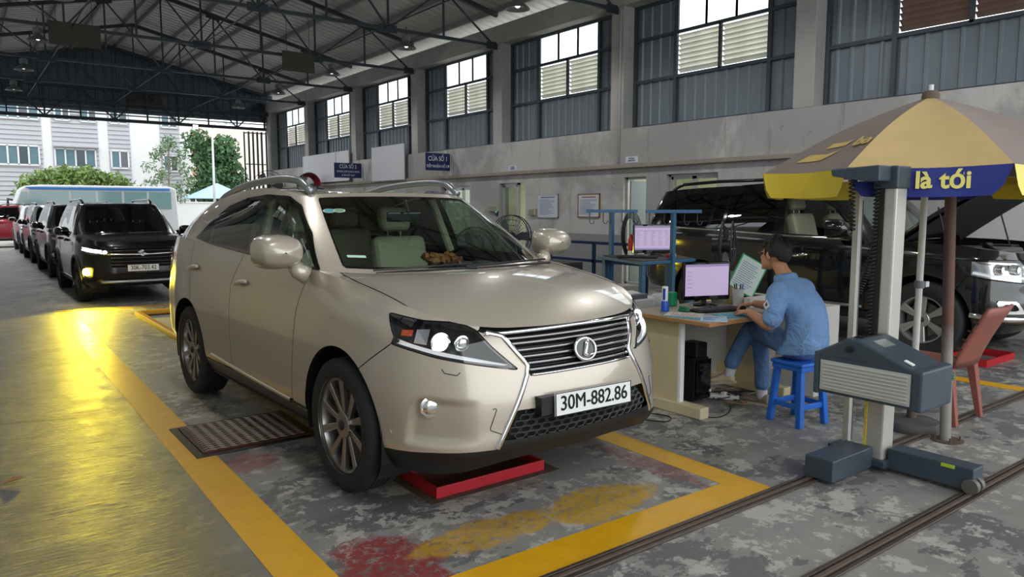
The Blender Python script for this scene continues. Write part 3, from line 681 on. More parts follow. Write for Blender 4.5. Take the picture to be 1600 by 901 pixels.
    def seat(s, x, y, z, m=CREAM, w=.50):
        r = MB().cbox((x, y, z), (.52, w, .16)).build('seat', m, s.root, W=False, bev=.06, seg=3)
        MB().cbox((x-.30, y, z+.36), (.15, w-.02, .62), (0, math.radians(-16), 0)).build('backrest', m, r, W=False, bev=.055, seg=3)
        MB().cbox((x-.42, y, z+.80), (.11, .27, .19), (0, math.radians(-12), 0)).build('headrest', m, r, W=False, bev=.045, seg=3)
        for d in (-.06, .06): MB().cyl((x-.41, y+d, z+.62), (x-.42, y+d, z+.74), .006, seg=6).build('headrest_post', CHROME, r, W=False)
    def handle(s, a, z, L_=.2, m=None):
        for sg in (1, -1):
            P = [s.L.surf(sg*(a-L_/2+L_*i/8), z+.012*math.cos(i/8*math.pi), .008+.028*math.sin(math.pi*i/8)**.6) for i in range(9)]
            h = MB().tube(P, [.012, .017, .018, .018, .018, .018, .018, .017, .012], 10).build('door_handle', m or s.paint, s.root, W=False, smooth=True)
            c = s.L.surf(sg*a, z, -.002); 
    def mirror(s, c, size, m, foot, both=True):
        for sg in (1, -1):
            n = 10; rings = []
            for i in range(n+1):
                t = i/n; k = min(1.0, math.sqrt(max(0.0, 1-(1-t*1.12)**2.6)) if t*1.12 < 1 else 1.0); k = max(k, .03)   # t = 0 nose, 1 glass plane
                ring = []
                for q in range(20):
                    w = 2*math.pi*q/20; cy = math.copysign(abs(math.cos(w))**.7, math.cos(w)); cz = math.copysign(abs(math.sin(w))**.7, math.sin(w))
                    ring.append((c[0]+size[0]*(.5-t), sg*(c[1]+cy*size[1]/2*(.55+.45*k if k > .5 else k*1.55)), c[2]+cz*size[2]/2*k))
                rings.append(ring)
            G = np.array(rings); G = np.concatenate([G, G[:, :1]], 1); r = MB().grid(G); hd = r.build('wing_mirror', m, s.root, W=False, smooth=True)
            MB().tube([(foot[0], sg*foot[1], foot[2]), (foot[0]-.01, sg*(foot[1]+.05), foot[2]+.03), (c[0]-.02, sg*(c[1]-size[1]*.30), c[2]-size[2]*.3)], [.055, .05, .04], 10).build('mirror_stalk', m, hd, W=False, smooth=True)
            MB().cbox((c[0]-size[0]*.5, sg*c[1], c[2]), (.01, size[1]*.84, size[2]*.80)).build('mirror_glass', REFL, hd, W=False, bev=.004)
    def greenhouse(s, dlo, panes, wsv=(.055, .945), wsS=2.93, rearS=11.3, wsm=None, glassm=None, frame_m=None):
        L = s.L; H = L.H; S_, V_ = L.Hs, L.Hv; side = np.minimum(S_-3.05, L.Hs.max()-2.6-S_)*.3; XZ = (H[..., 0], H[..., 2])
        ws = np.minimum(np.minimum((wsS-S_)*.22, (V_-wsv[0])*.6), (wsv[1]-V_)*.6); rw = np.minimum(np.minimum((S_-rearS)*.22, (V_-.12)*.4), (.88-V_)*.4)
        dl = np.minimum(sd_poly(*XZ, dlo), side)
        s.panel('pillar_frame', H, [-ws-.002, -rw-.002, -dl-.002], s.paint, both=True)
        s.panel('windscreen', H, [ws], wsm or WSHIELD, both=True); s.panel('windscreen_border', H+L.HN*.001, [ws, .012-ws], GLOSSB, both=True); s.panel('rear_window', H, [rw], TINT, both=True)
        pf = [np.minimum(sd_poly(*XZ, p), dl) for p in panes]; un = np.max(pf, axis=0)
        s.panel('window_frame', H, [dl, -un], frame_m or GLOSSB)
        for p, g in zip(pf, glassm): s.panel('side_window', H, [p], g)
        s.panel('roof', L.R, [], s.paint, both=True)
def lerp2(a, b, t): return tuple(x+(y-x)*t for x, y in zip(a, b))
LEXUS = dict(
 outline=[(.97,0,1,0,0),(.955,.28,1,0,0),(.905,.52,1,0,0),(.80,.71,.9,.1,0),(.62,.845,.5,.5,0),(.36,.915,.1,.9,0),(0,.935,0,1,0),(-.45,.93,0,1,0),(-1.2,.928,0,1,0),(-2.0,.93,0,1,0),(-2.74,.938,0,1,0),(-3.22,.93,0,.8,.2),(-3.55,.87,0,.4,.6),(-3.74,.68,0,0,1),(-3.81,.34,0,0,1),(-3.83,0,0,0,1)],
 fr=[0,.12,.3,.5,.7,.85,1], oF=[-.06,0,.002,-.008,-.04,-.075,-.135], oS=[-.07,-.014,0,0,-.012,-.028,-.062], oR=[-.06,-.01,0,-.005,-.04,-.06,-.10],
 zb=[.33,.33,.31,.27,.25,.25,.25,.25,.25,.25,.27,.33,.36,.38,.38,.38],
 sh=[.955,.958,.968,.99,1.035,1.09,1.145,1.195,1.22,1.25,1.285,1.305,1.27,1.22,1.2,1.2],
 sho=[0,0,0,-.01,-.03,-.045,-.045,-.005,0,0,0,0,0,0,0,0],
 gh=[((-.02,0,1.168),(-.95,0,1.655)),((-.06,.32,1.168),(-.965,.28,1.653)),((-.16,.58,1.172),(-.995,.46,1.648)),((-.30,.745,1.18),(-1.03,.57,1.64)),((-.42,),(-1.08,.63,1.632)),((-.66,),(-1.22,.66,1.658)),((-1.2,),(-1.6,.672,1.69)),((-1.9,),(-2.1,.668,1.68)),((-2.6,),(-2.65,.655,1.63)),((-3.0,),(-3.0,.635,1.588)),((-3.28,.82,1.28),(-3.22,.585,1.56)),((-3.5,.64,1.215),(-3.3,.45,1.555)),((-3.6,.32,1.2),(-3.34,.2,1.56)),((-3.62,0,1.2),(-3.35,0,1.56))],
 ghA=4, ghD=9, bulge=.028, crown=.035, jc=4, hcrown=.03, hcross=.035)
CRUISER = dict(
 outline=[(.90,0,1,0,0),(.89,.35,1,0,0),(.86,.62,1,0,0),(.76,.83,.9,.1,0),(.56,.945,.5,.5,0),(.3,.98,.1,.9,0),(0,.988,0,1,0),(-.5,.98,0,1,0),(-1.3,.978,0,1,0),(-2.1,.98,0,1,0),(-2.85,.988,0,1,0),(-3.4,.97,0,.9,.1),(-3.85,.915,0,.4,.6),(-4.02,.74,0,0,1),(-4.06,.4,0,0,1),(-4.07,0,0,0,1)],
 fr=[0,.12,.3,.5,.7,.87,1], oF=[-.10,-.01,0,-.01,-.02,-.04,-.09], oS=[-.07,-.02,0,0,-.01,-.015,-.045], oR=[-.06,-.01,0,-.005,-.02,-.03,-.05],
 zb=[.36,.36,.34,.32,.31,.31,.32,.34,.34,.34,.36,.42,.46,.46,.46,.46],
 sh=[1.10,1.105,1.11,1.125,1.15,1.175,1.19,1.20,1.225,1.255,1.29,1.305,1.305,1.30,1.30,1.30],
 sho=[0,0,0,0,-.01,-.02,-.025,-.005,0,0,0,0,0,0,0,0],
 gh=[((-.38,0,1.20),(-1.02,0,1.815)),((-.41,.35,1.20),(-1.03,.30,1.815)),((-.48,.62,1.20),(-1.06,.50,1.812)),((-.58,.80,1.20),(-1.10,.63,1.805)),((-.70,),(-1.16,.71,1.795)),((-1.0,),(-1.35,.735,1.82)),((-1.6,),(-1.8,.745,1.84)),((-2.2,),(-2.3,.745,1.84)),((-3.0,),(-3.0,.735,1.825)),((-3.6,),(-3.55,.715,1.80)),((-3.88,.86,1.30),(-3.76,.66,1.785)),((-3.99,.66,1.30),(-3.86,.5,1.785)),((-4.03,.35,1.30),(-3.90,.25,1.79)),((-4.04,0,1.30),(-3.91,0,1.79))],
 ghA=4, ghD=9, bulge=.02, crown=.03, jc=4, hcrown=.02, hcross=.03, wheels=(0.0,-2.85), archR=.47, archZ=.40, frontdepth=.08)
XL = dict(
 outline=[(.86,0,1,0,0),(.85,.3,1,0,0),(.81,.54,1,0,0),(.71,.72,.9,.1,0),(.55,.81,.5,.5,0),(.32,.85,.1,.9,0),(0,.868,0,1,0),(-.5,.86,0,1,0),(-1.2,.858,0,1,0),(-2.0,.86,0,1,0),(-2.74,.868,0,1,0),(-3.1,.85,0,.8,.2),(-3.38,.78,0,.4,.6),(-3.52,.6,0,0,1),(-3.57,.3,0,0,1),(-3.58,0,0,0,1)],
 fr=[0,.12,.3,.5,.7,.87,1], oF=[-.09,-.01,0,-.01,-.02,-.03,-.09], oS=[-.07,-.015,0,0,-.01,-.02,-.05], oR=[-.06,-.01,0,-.005,-.03,-.05,-.08],
 zb=[.30,.30,.29,.27,.26,.26,.26,.26,.26,.26,.28,.34,.36,.36,.36,.36],
 sh=[1.0,1.005,1.015,1.03,1.05,1.07,1.085,1.10,1.11,1.125,1.14,1.15,1.15,1.15,1.15,1.15],
 sho=[0,0,0,-.005,-.02,-.03,-.035,-.005,0,0,0,0,0,0,0,0],
 gh=[((-.10,0,1.10),(-.88,0,1.63)),((-.13,.3,1.10),(-.89,.27,1.63)),((-.20,.53,1.10),(-.92,.44,1.625)),((-.32,.68,1.105),(-.95,.55,1.615)),((-.45,),(-1.0,.60,1.605)),((-.7,),(-1.15,.62,1.625)),((-1.2,),(-1.5,.63,1.65)),((-1.8,),(-2.0,.63,1.66)),((-2.5,),(-2.6,.62,1.65)),((-3.0,),(-3.0,.60,1.62)),((-3.25,.74,1.15),(-3.2,.54,1.60)),((-3.42,.58,1.15),(-3.32,.42,1.595)),((-3.48,.3,1.15),(-3.37,.2,1.6)),((-3.5,0,1.15),(-3.38,0,1.6))],
 ghA=4, ghD=9, bulge=.02, crown=.03, jc=4, hcrown=.03, hcross=.03, wheels=(0.0,-2.74), archR=.41, archZ=.345, frontdepth=.07)
GOLD = NT('champagne_paint'); GOLD.set(Base_Color=srgb(188, 179, 164), Metallic=.3, Roughness=.30, Coat_Weight=1.0, Coat_Roughness=.015); GOLD = GOLD.m
LEXUS.update(dents=[([(.50,.640),(.945,.645),(.985,.60),(1.02,.42),(.50,.42)], .030, .022)], wheels=(-.03, -2.81), archR=.44, archZ=.37)
def lexus():
    c = Car(LEXUS, 'suv', 'champagne gold SUV with lit headlights standing over the inspection pit', (2.5214, 3.699, 0), math.degrees(math.atan2(-.99932, .03676)), GOLD, res=.018)
    L = c.L; G = L.G; N = L.N; P = GOLD; A = c.arch
    HL = [(1.20,1.03),(.979,1.004),(.80,.998),(.714,.985),(.64,.957),(.562,.883),(.428,.77),(.665,.808),(.844,.836),(.967,.861),(1.128,.889),(1.115,.923)]
    GR = [(-.64,1.02),(.64,1.02),(.635,.957),(.50,.930),(.375,.785),(.36,.735),(-.36,.735),(-.375,.785),(-.5,.930),(-.635,.957)]
    LG = [(-.45,.577),(.45,.577),(.535,.44),(-.535,.44)]
    LIP = [(-1,.0),(1.8,0),(1.8,.345),(1.275,.350),(.86,.385),(.557,.398),(.53,.44),(-1,.44)]
    seamF = [(2.02,1.30),(2.075,1.16),(2.104,1.105),(2.19,.942),(2.222,.71),(2.26,.44),(2.27,.2)]
    seamB = [(3.13,1.3),(3.178,1.225),(3.29,1.08),(3.357,.996),(3.372,.8),(3.365,.596),(3.355,.41)]
    aR = L.aof(-2.70, .94); SILL = .385
    BS = [(1.128,.889),(1.396,.719),(1.396,-.2)]     # bumper / fender seam
    bump = [(-3,1.6),(.3,1.6),(.3,1.0),(.62,.957),(1.115,.923),*BS,(-3,-.2)]
    c.panel('front_bumper', G, [c.inside(bump), c.outside(HL, .004), c.outside(GR, .004), c.outside(LG, .002), c.outside(LIP, .001), A], P, both=True)
    c.panel('front_lip', G, [c.inside(LIP, 0), c.inside([(-1,-1),(1.45,-1),(1.45,2),(-1,2)], 0), A], BLACKP, both=True)
    fender = [(.62,.957),(.5,1.6),*seamF,(1.4,-.2),BS[1],BS[0],(1.115,.923)]
    c.panel('front_fender', G, [c.inside(fender), c.outside(HL, .004), G[..., 2]-SILL+.03, A], P)
    c.panel('front_door', G, [c.inside([*seamF[:-1], (2.26,SILL), (3.355,SILL), *seamB[::-1]]), A], P)
    c.panel('rear_door', G, [c.inside([*seamB, (3.355,SILL), (aR,SILL), (aR,1.5), (3.2,1.5)]), A], P)
    c.panel('rear_quarter', G, [c.Aa_gt(aR), A] if False else [L.Aa-aR-.003, A], P, both=True)
    c.panel('rocker', G, [SILL-.004-G[..., 2], L.Aa-1.45, aR+.3-L.Aa, A], mat('rocker_in_shade', srgb(70, 67, 60), .4))  # body-coloured rocker; the shade on it is put into this dark grey
    c.strip('rocker_chrome', [(2.30,.372),(3.344,.405),(3.81,.424)], .035, CHROME)
    # wheel-arch lips
    for x in c.wx:
        arc = [(x+.44*math.cos(t), .37+.44*math.sin(t)) for t in [math.radians(d) for d in range(2, 181, 6)]]
        for sg in (1, -1): pass
    # bonnet
    B = L.B; bx, by = B[..., 0], B[..., 1]
    seam = np.interp(-bx, [-.9,-.62,-.45,-.2,.02,.2,.33,.5], [.80,.785,.775,.785,.795,.785,.76,.70]); hd = seam-by
    cowl = np.interp(by, L.b[:60, 1], L.b[:60, 0]); cw = bx-(cowl+.055)
    c.panel('bonnet', B, [hd-.006, cw], P, both=True); c.panel('fender_top', B, [-hd-.004], P); c.panel('cowl', B, [hd-.002, -cw-.004], BLACKP, both=True)
    c.mesh('bonnet_lining', [tuple(p) for p in (B-[0, 0, .03]).reshape(-1, 3)]+[(p[0], -p[1], p[2]) for p in (B-[0, 0, .03]).reshape(-1, 3)], [(i*B.shape[1]+j+o, i*B.shape[1]+j+1+o, (i+1)*B.shape[1]+j+1+o, (i+1)*B.shape[1]+j+o) for o in (0, B.shape[0]*B.shape[1]) for i in range(B.shape[0]-1) for j in range(B.shape[1]-1)], DARKIN)
    c.shell()
    # glasshouse
    dlo = [(-.40,1.19),(-.687,1.395),(-.994,1.568),(-1.194,1.630),(-1.537,1.645),(-1.9,1.625),(-2.248,1.568),(-2.494,1.455),(-2.72,1.31),(-2.373,1.274),(-1.465,1.226),(-.9,1.205)]
    g = .018
    panes = [[(-.45,1.205),(-.60,1.31),(-.615,1.214)], [(-.665,1.215),(-.655,1.345),(-.80,1.44),(-1.0,1.545),(-1.2,1.605),(-1.49,1.617),(-1.44,1.245)], [(-1.545,1.252),(-1.58,1.617),(-1.9,1.60),(-2.23,1.545),(-2.36,1.49),(-2.33,1.288)], [(-2.375,1.292),(-2.40,1.475),(-2.49,1.43),(-2.67,1.318)]]
    c.greenhouse(dlo, panes, glassm=[FGLASS, FGLASS, TINT, TINT])
    rail = [(-2.84,.60,1.615),(-2.66,.605,1.66),(-2.17,.61,1.728),(-1.6,.61,1.755),(-1.30,.60,1.745),(-1.17,.595,1.715),(-1.06,.59,1.655)]
    rp = resample(hermite(np.arange(7), np.array(rail), np.linspace(0, 6, 40)), 30)
    silver = mat('satin_silver', srgb(150, 156, 160), .3, .7)
    for sg in (1, -1): MB().tube([(p[0], sg*p[1], p[2]) for p in rp], [.027]*30, 10).build('roof_rail', silver, c.root, W=False, smooth=True)
    MB().tube([(-.75-.2*0, 0, 0)], .01, 6) if False else None
    # lamps
    (lo, ro) = c.panel('headlight_lens', G, [c.inside(HL, .004)], LENS, off=.002, N=N)
    c.panel('headlight_border', G, [c.inside(HL, .0), .012-sd_poly(*c.az, HL)], GLOSSB, off=.001, N=N)
    for sg in (1, -1):
        for (a, z, r, on) in ((.856,.918,.050,1), (.728,.915,.040,0)):
            p = np.array(L.surf(sg*a, z, -.035)); d = np.array([1, sg*.15, -.05]); d = d/np.linalg.norm(d)
            MB().tube([p-d*.05, p, p+d*.006, p+d*.008], [r*.7, r, r*1.02, r*.90], 24).build('lamp_ring', CHROME, c.root, W=False, smooth='auto')
            MB().tube([p+d*.004, p+d*.016, p+d*.022], [r*.86, r*.7, r*.3], 20).build('projector_lamp', XENON if on else REFL, c.root, W=False, smooth=True)
        c.strip('day_running_strip', [(sg*a, z) for a, z in ((.47,.785),(.665,.825),(.844,.856),(.967,.880),(1.10,.905))], .022, LEDW, off=-.03, both=False)
        am = [L.surf(sg*a, z, -.03) for a, z in ((1.10,.968),(1.03,.972),(1.03,.940),(1.10,.936))]; MB().add(am, [(0,1,2,3)]).build('amber_reflector', AMBER, c.root, W=False)
        am = [L.surf(sg*a, z, -.03) for a, z in ((1.01,.975),(.93,.978),(.93,.900),(1.01,.905))]; MB().add(am, [(0,1,2,3)]).build('side_reflector', REFL, c.root, W=False)
        f = np.array(L.surf(sg*.893, .599, .0)); d = np.array([.93, sg*.35, 0.0]); 
        MB().tube([f-d*.02, f+d*.012, f+d*.014], [.052, .052, .044], 24).build('fog_lamp_bezel', CHROME, c.root, W=False, smooth='auto'); MB().tube([f+d*.008, f+d*.018, f+d*.022], [.043, .035, .012], 20).build('fog_lamp', REFL, c.root, W=False, smooth=True)
        for a, z in ((1.123,.452),(.33,.60)):
            q = np.array(L.surf(sg*a, z, 0)); n = np.array(L.surf(sg*a, z, .01))-q; MB().tube([q-n*.2, q+n*.25], [.013, .012], 12).build('parking_sensor', P, c.root, W=False)
        for pts in ([(.83,.787),(.815,.768),(.75,.757),(.735,.772)], [(.577,.594),(.555,.600),(.593,.496),(.53,.470)]):
            c.tube('panel_seam', [L.surf(sg*a, z, .0005) for a, z in resample(np.array(pts), 14)], .0022, DARKIN, 4)
    # grille
    c.panel('grille_back', G-N*.05, [c.inside(GR, -.01)], DARKIN, both=True)
    for i, z in enumerate((.763,.795,.827,.859,.891,.915)):
        w = np.interp(z, [.735,.785,.93], [.352,.370,.488])
        MB().tube([L.surf(a, z, -.008) for a in np.linspace(-w, w, 40)], .0085, 8).build('grille_bar', mat('grille_silver', srgb(150, 150, 152), .2, .9), c.root, W=False, smooth=True)
        MB().tube([L.surf(a, z-.016, -.03) for a in np.linspace(-w, w, 30)], .005, 6).build('grille_bar', BLACKP, c.root, W=False, smooth=True)
    MB().tube([L.surf(a, .945-.008*abs(a), -.002) for a in np.linspace(-.60, .60, 50)], .012, 8).build('grille_top_bar', CHROME, c.root, W=False, smooth=True)
    c.strip('spindle_chrome', [(.585,.948),(.49,.928),(.372,.785),(.385,.74),(.459,.595),(.557,.405)], .026, CHROME, off=.004, th=.006)
    MB().tube([L.surf(a, .738, .0) for a in np.linspace(-.355, .355, 30)], .006, 6).build('grille_base_trim', CHROME, c.root, W=False, smooth=True)
    e = np.array(L.surf(0, .822, .012)); ez = np.array([-.28, 0, .96]); ez /= np.linalg.norm(ez); ey = np.array([0, 1, 0]); ex = np.cross(ey, ez)
    disc = MB().tube([e-ex*.012, e+ex*.008], [.064, .064], 32).build('emblem', GLOSSB, c.root, W=False, smooth='auto')
    MB().tube([e+ey*.072*math.cos(t)+ez*.056*math.sin(t)+ex*.01 for t in np.linspace(0, 2*math.pi, 40)[:-1]], .008, 8, closed=True).build('emblem_ring', CHROME, disc, W=False, smooth=True)
    MB().tube([e+ey*y+ez*z+ex*.012 for y, z in ((.030,.042),(.014,.030),(-.006,-.016),(-.012,-.028),(.0,-.031),(.044,-.030))], [.006,.013,.013,.013,.011,.006], 8).build('emblem_letter', CHROME, disc, W=False, smooth=True)
    # lower mesh: staggered hexagon rings
    c.panel('lower_grille_back', G-N*.04, [c.inside(LG, -.01)], DARKIN, both=True)
    hexm = mat('grille_mesh_grey', srgb(58, 60, 64), .45); hm = MB(); ph, pw = .034, .062
    for r in range(5):
        z = .452+r*.0275; w = np.interp(z, [.44, .577], [.52, .44]); k0 = int(w/pw)+1
        for k in range(-k0, k0+1):
            a = k*pw+(pw/2 if r % 2 else 0)
            if abs(a) > w-.02: continue
            ring = [L.surf(a+dx*pw*.47, z+dz*.0145, -.012) for dx, dz in ((-.62,1),(.62,1),(1,0),(.62,-1),(-.62,-1),(-1,0))]
            hm.tube(ring, .0042, 4, closed=True)
    tag(hm.build('grille_mesh', hexm, c.root, W=False), kind='stuff')
    MB().cbox((.965, -.20, .590), (.05, .30, .09)).build('plate_bracket', BLACKP, c.root, W=False); MB().cbox((.965, .12, .590), (.05, .2, .07)).build('plate_bracket', BLACKP, c.root, W=False)
    pl = c.plate('30M-882.86', 1.0, .583, -4, .545, .116, y=.0); pl.rotation_euler = (math.radians(-1.5), math.radians(-4), 0)
    # mirrors, handles, wipers
    c.mirror((-.47, 1.05, 1.30), (.19, .27, .20), P, (-.45, .90, 1.16))
    aH = [L.aof(-1.52, .93), L.aof(-2.57, .93)]
    c.handle(aH[0], 1.035); c.handle(aH[1], 1.075)
    for pts in (((-.10,.66),(-.03,-.06)), ((-.06,.02),(-.12,-.64))):
        (xa, ya), (xb, yb) = pts; base = lambda x, y: (x+.02, y, 1.175+.012)
        a = base(xa, ya); b = base(xb, yb); MB().tube([a, lerp2(a, b, .45), b], [.010, .007, .004], 6).build('wiper_arm', BLACKP, c.root, W=False); MB().beam((a[0]-.05, a[1], a[2]+.02), (b[0]-.03, b[1], b[2]+.012), .010, .012).build('wiper_blade', BLACKP, c.root, W=False)
    # cabin
    MB().add([(-.16,-.66,1.12),(-.16,.66,1.12),(-.40,.74,1.155),(-.40,-.74,1.155),(-.78,.78,1.10),(-.78,-.78,1.10),(-.82,.78,.75),(-.82,-.78,.75)], [(0,1,2,3),(3,2,4,5),(5,4,6,7)]).build('dashboard', DASH, c.root, W=False, smooth=True)
    MB().add([(-.30,.18,1.165),(-.30,.60,1.165),(-.72,.58,1.17),(-.72,.20,1.17),(-.78,.58,1.10),(-.78,.2,1.1)], [(0,1,2,3),(3,2,4,5)]).build('instrument_hood', DASH, c.root, W=False)
    MB().tube([(-.92+.05*math.sin(t), .40+.18*math.cos(t), 1.02+.17*math.sin(t)) for t in np.linspace(0, 2*math.pi, 28)[:-1]], .015, 8, closed=True).build('steering_wheel', DASH, c.root, W=False, smooth=True)
    for y in (.40, -.40): c.seat(-1.28, y, .66)
    c.seat(-2.20, 0, .70, w=1.3)
    for y in (.42, -.42): MB().cbox((-2.63, y, 1.47), (.1, .26, .17)).build('rear_headrest', CREAM, c.root, W=False, bev=.04, seg=3)
    MB().cbox((-.86, .0, 1.49), (.03, .27, .07), (0, .1, 0)).build('rear_view_mirror', GLOSSB, c.root, W=False, bev=.012); MB().cyl((-.80, 0, 1.52), (-.84, 0, 1.60), .012, seg=8).build('mirror_bracket', BLACKP, c.root, W=False)
    for sg in (1, -1): MB().tube([(-1.46, sg*.80, 1.2), (-1.53, sg*.66, 1.62)], .03, 8).build('belt_pillar_trim', CREAM, c.root, W=False)
    # windscreen stickers and the carved wooden tray on the dash
    hs = lambda sv, vv, off: None
    def on_glass(S, V, du, dv):
        i = int(np.argmin(abs(L.Hs[0]-S))); j = int(V*(L.H.shape[0]-1)); p = L.H[j, i].copy(); q = L.H[j, min(i+2, L.H.shape[1]-1)]-L.H[j, max(i-2, 0)]; r = L.H[min(j+1, L.H.shape[0]-1), i]-L.H[j-1, i]; p[1] *= -1; q[1] *= -1; r[1] *= -1
        return p, q/np.linalg.norm(q), r/np.linalg.norm(r)
    for S, V, m, w, h in ((2.64,.775,mat('sticker_teal', srgb(70, 160, 165), .5), .030, .021), (2.16,.780,mat('sticker_green', srgb(120, 160, 120), .5), .030, .021)):
        p, u, v = on_glass(S, V, 0, 0); n = np.cross(u, v); n = n*(1 if n[0] > 0 else -1)
        ring = [p+n*.004+u*w*1.25*math.cos(t)+v*h*1.25*math.sin(t) for t in np.linspace(0, 2*math.pi, 24)[:-1]]; MB().add(ring, [tuple(range(23))]).build('round_sticker', mat('sticker_rim', srgb(215, 225, 215), .5), c.root, W=False, fix=False)
        ring = [p+n*.006+u*w*math.cos(t)+v*h*math.sin(t) for t in np.linspace(0, 2*math.pi, 24)[:-1]]; MB().add(ring, [tuple(range(23))]).build('round_sticker', m, c.root, W=False, fix=False)
    p, u, v = on_glass(2.38, .20, 0, 0); n = np.cross(u, v); n = n*(1 if n[0] > 0 else -1); ring = [p+n*.004+u*a*.055+v*b*.012 for a, b in ((-1,-1),(1,-1),(1,1),(-1,1))]; MB().add(ring, [(0,1,2,3)]).build('strip_sticker', mat('sticker_pale', srgb(190, 225, 205), .5), c.root, W=False, fix=False)
    wood = mat('carved_wood', srgb(150, 92, 50), .55, var=.4, vscale=40); tr = MB(); random.seed(3)
    for i in range(46): tr.cbox((-.50+random.uniform(-.07, .07), .07+random.uniform(-.11, .11), 1.19+random.uniform(0, .05)), (.035, .035, .02), (random.random()*3, random.random()*3, random.random()*3))
    wt = tag(tr.build('carved_wooden_ornament', wood, None, W=False), 'reddish carved wooden ornament lying on the dashboard behind the windscreen', 'ornament'); wt.location = (2.5214, 3.699, 0); wt.rotation_euler = (0, 0, math.atan2(-.99932, .03676))
    # tail: lamps and lower bumper
    TL = [(L.aof(-3.35,.91),1.18),(L.aof(-3.62,.84),1.2),(L.aof(-3.80,.42),1.12),(L.aof(-3.80,.42),1.0),(L.aof(-3.62,.84),.95),(L.aof(-3.4,.9),1.02)]
    c.panel('tail_lamp', G, [c.inside(TL, 0)], REDL, off=.004, N=N)
    c.wheels(.93, .37, .262, .235, spokes=10, style='fan')
    return c
LX = lexus()
BLACKCAR = NT('black_car_paint'); BLACKCAR.set(Base_Color=srgb(12, 13, 15), Roughness=.12, Coat_Weight=1.0, Coat_Roughness=.02, Specular_IOR_Level=.5); BLACKCAR = BLACKCAR.m
def carpaint(name, col): 
    k = NT(name); k.set(Base_Color=col, Roughness=.24, Metallic=.2, Coat_Weight=.4, Coat_Roughness=.05, Specular_IOR_Level=.4); return k.m
def cruiser():
    c = Car(CRUISER, 'large_suv', 'black large SUV with its bonnet raised, parked along the right wall', (8.905, 3.49, 0), -90, BLACKCAR); L = c.L; G = L.G; N = L.N; A = c.arch; P = BLACKCAR
    HL = [(1.36,1.045),(1.345,1.01),(1.25,.885),(1.08,.858),(.70,.82),(.62,.83),(.62,1.045),(.9,1.05)]
    GR = [(-.60,1.02),(.60,1.02),(.58,.70),(-.58,.70)]; FOG = [(.99,.655),(.80,.655),(.70,.53),(.93,.53)]
    seamF = [(2.10,1.4),(2.234,1.168),(2.256,.605),(2.27,.1)]; seamB = [(3.30,1.4),(3.319,1.2),(3.345,.8),(3.35,.1)]; aR = L.aof(-2.60,.98); SILL = .44
    bump = [(-3,.83),(.62,.83),(1.25,.880),(1.36,.70),(1.42,.30),(-3,-.3)]
    c.panel('front_bumper', G, [c.inside(bump), c.outside(HL), c.outside(GR), c.outside(FOG), A], P, both=True)
    c.panel('front_fender', G, [c.outside(bump), c.inside([(-3,2),*seamF,(-3,.1)]), c.outside(HL), c.outside(GR), G[..., 2]-SILL+.05, A], P)
    c.panel('front_door', G, [c.inside([*seamF, *seamB[::-1]]), G[..., 2]-SILL, A], P); c.panel('rear_door', G, [c.inside([*seamB, (aR,.1), (aR,1.5)]), G[..., 2]-SILL, A], P)
    c.panel('rear_quarter', G, [L.Aa-aR-.003, A], P, both=True); c.panel('running_board', G+N*.02, [SILL-.01-G[..., 2], L.Aa-2.05, aR+.2-L.Aa, A], BLACKP)
    c.strip('door_chrome', [(2.28,.468),(3.34,.48),(aR-.02,.49)], .035, CHROME); c.shell()
    B = L.B; by = B[..., 1]; hd = .86-by+np.clip(B[..., 0], 0, 1)*-.06
    c.panel('fender_top', B, [-hd], P)
    (bo,) = c.panel('bonnet', B, [hd, B[..., 0]-np.interp(by, L.b[:45, 1], L.b[:45, 0])-.03], P, both=True)
    hinge = Vector((-.40, 0, 1.20)); R_ = Matrix.Translation(hinge)@Matrix.Rotation(math.radians(-38), 4, 'Y')@Matrix.Translation(-hinge); bo.data.transform(R_)
    so = bo.modifiers.new('thickness', 'SOLIDIFY'); so.thickness = .035; so.offset = -1
    liner = mat('bonnet_liner_felt', srgb(30, 31, 33), .9); (li,) = c.panel('bonnet_liner', B-[0, 0, .05], [hd-.10, B[..., 0]-np.interp(by, L.b[:45, 1], L.b[:45, 0])-.15, (.75-B[..., 0])], liner, both=True); li.data.transform(R_)
    for sg in (1, -1): MB().cyl((.15, sg*.80, 1.12), (.02, sg*.78, 1.56), .009, seg=8).build('bonnet_strut', BLACKP, c.root, W=False)
    # engine bay
    eb = mat('engine_bay_dark', srgb(34, 35, 37), .6); MB().box(-.42, .72, -.84, .84, .95, 1.0).build('engine_tray', eb, c.root, W=False)
    MB().cbox((.15, 0, 1.07), (.62, .62, .12)).build('engine_cover', mat('engine_cover_grey', srgb(90, 92, 94), .4), c.root, W=False, bev=.03); MB().cbox((.2, -.62, 1.06), (.3, .2, .14)).build('battery', BLACKP, c.root, W=False, bev=.01); MB().cbox((.62, -.2, 1.08), (.16, 1.3, .05)).build('radiator_shroud', mat('shroud_grey', srgb(120, 118, 112), .6), c.root, W=False, bev=.01); MB().cbox((.1, .62, 1.07), (.35, .25, .14)).build('air_box', BLACKP, c.root, W=False, bev=.02)
    MB().tube([(.5, -.55, 1.10), (.3, -.3, 1.16), (.2, .1, 1.15)], .03, 8).build('hose', BLACKP, c.root, W=False, smooth=True)
    dlo = [(-.72,1.205),(-.80,1.33),(-1.06,1.57),(-1.33,1.725),(-1.85,1.755),(-2.7,1.765),(-3.52,1.70),(-3.66,1.58),(-3.58,1.315),(-2.7,1.275),(-1.7,1.235)]
    fw = [(-.80,1.225),(-.84,1.33),(-1.07,1.545),(-1.34,1.690),(-1.70,1.705),(-1.665,1.25)]
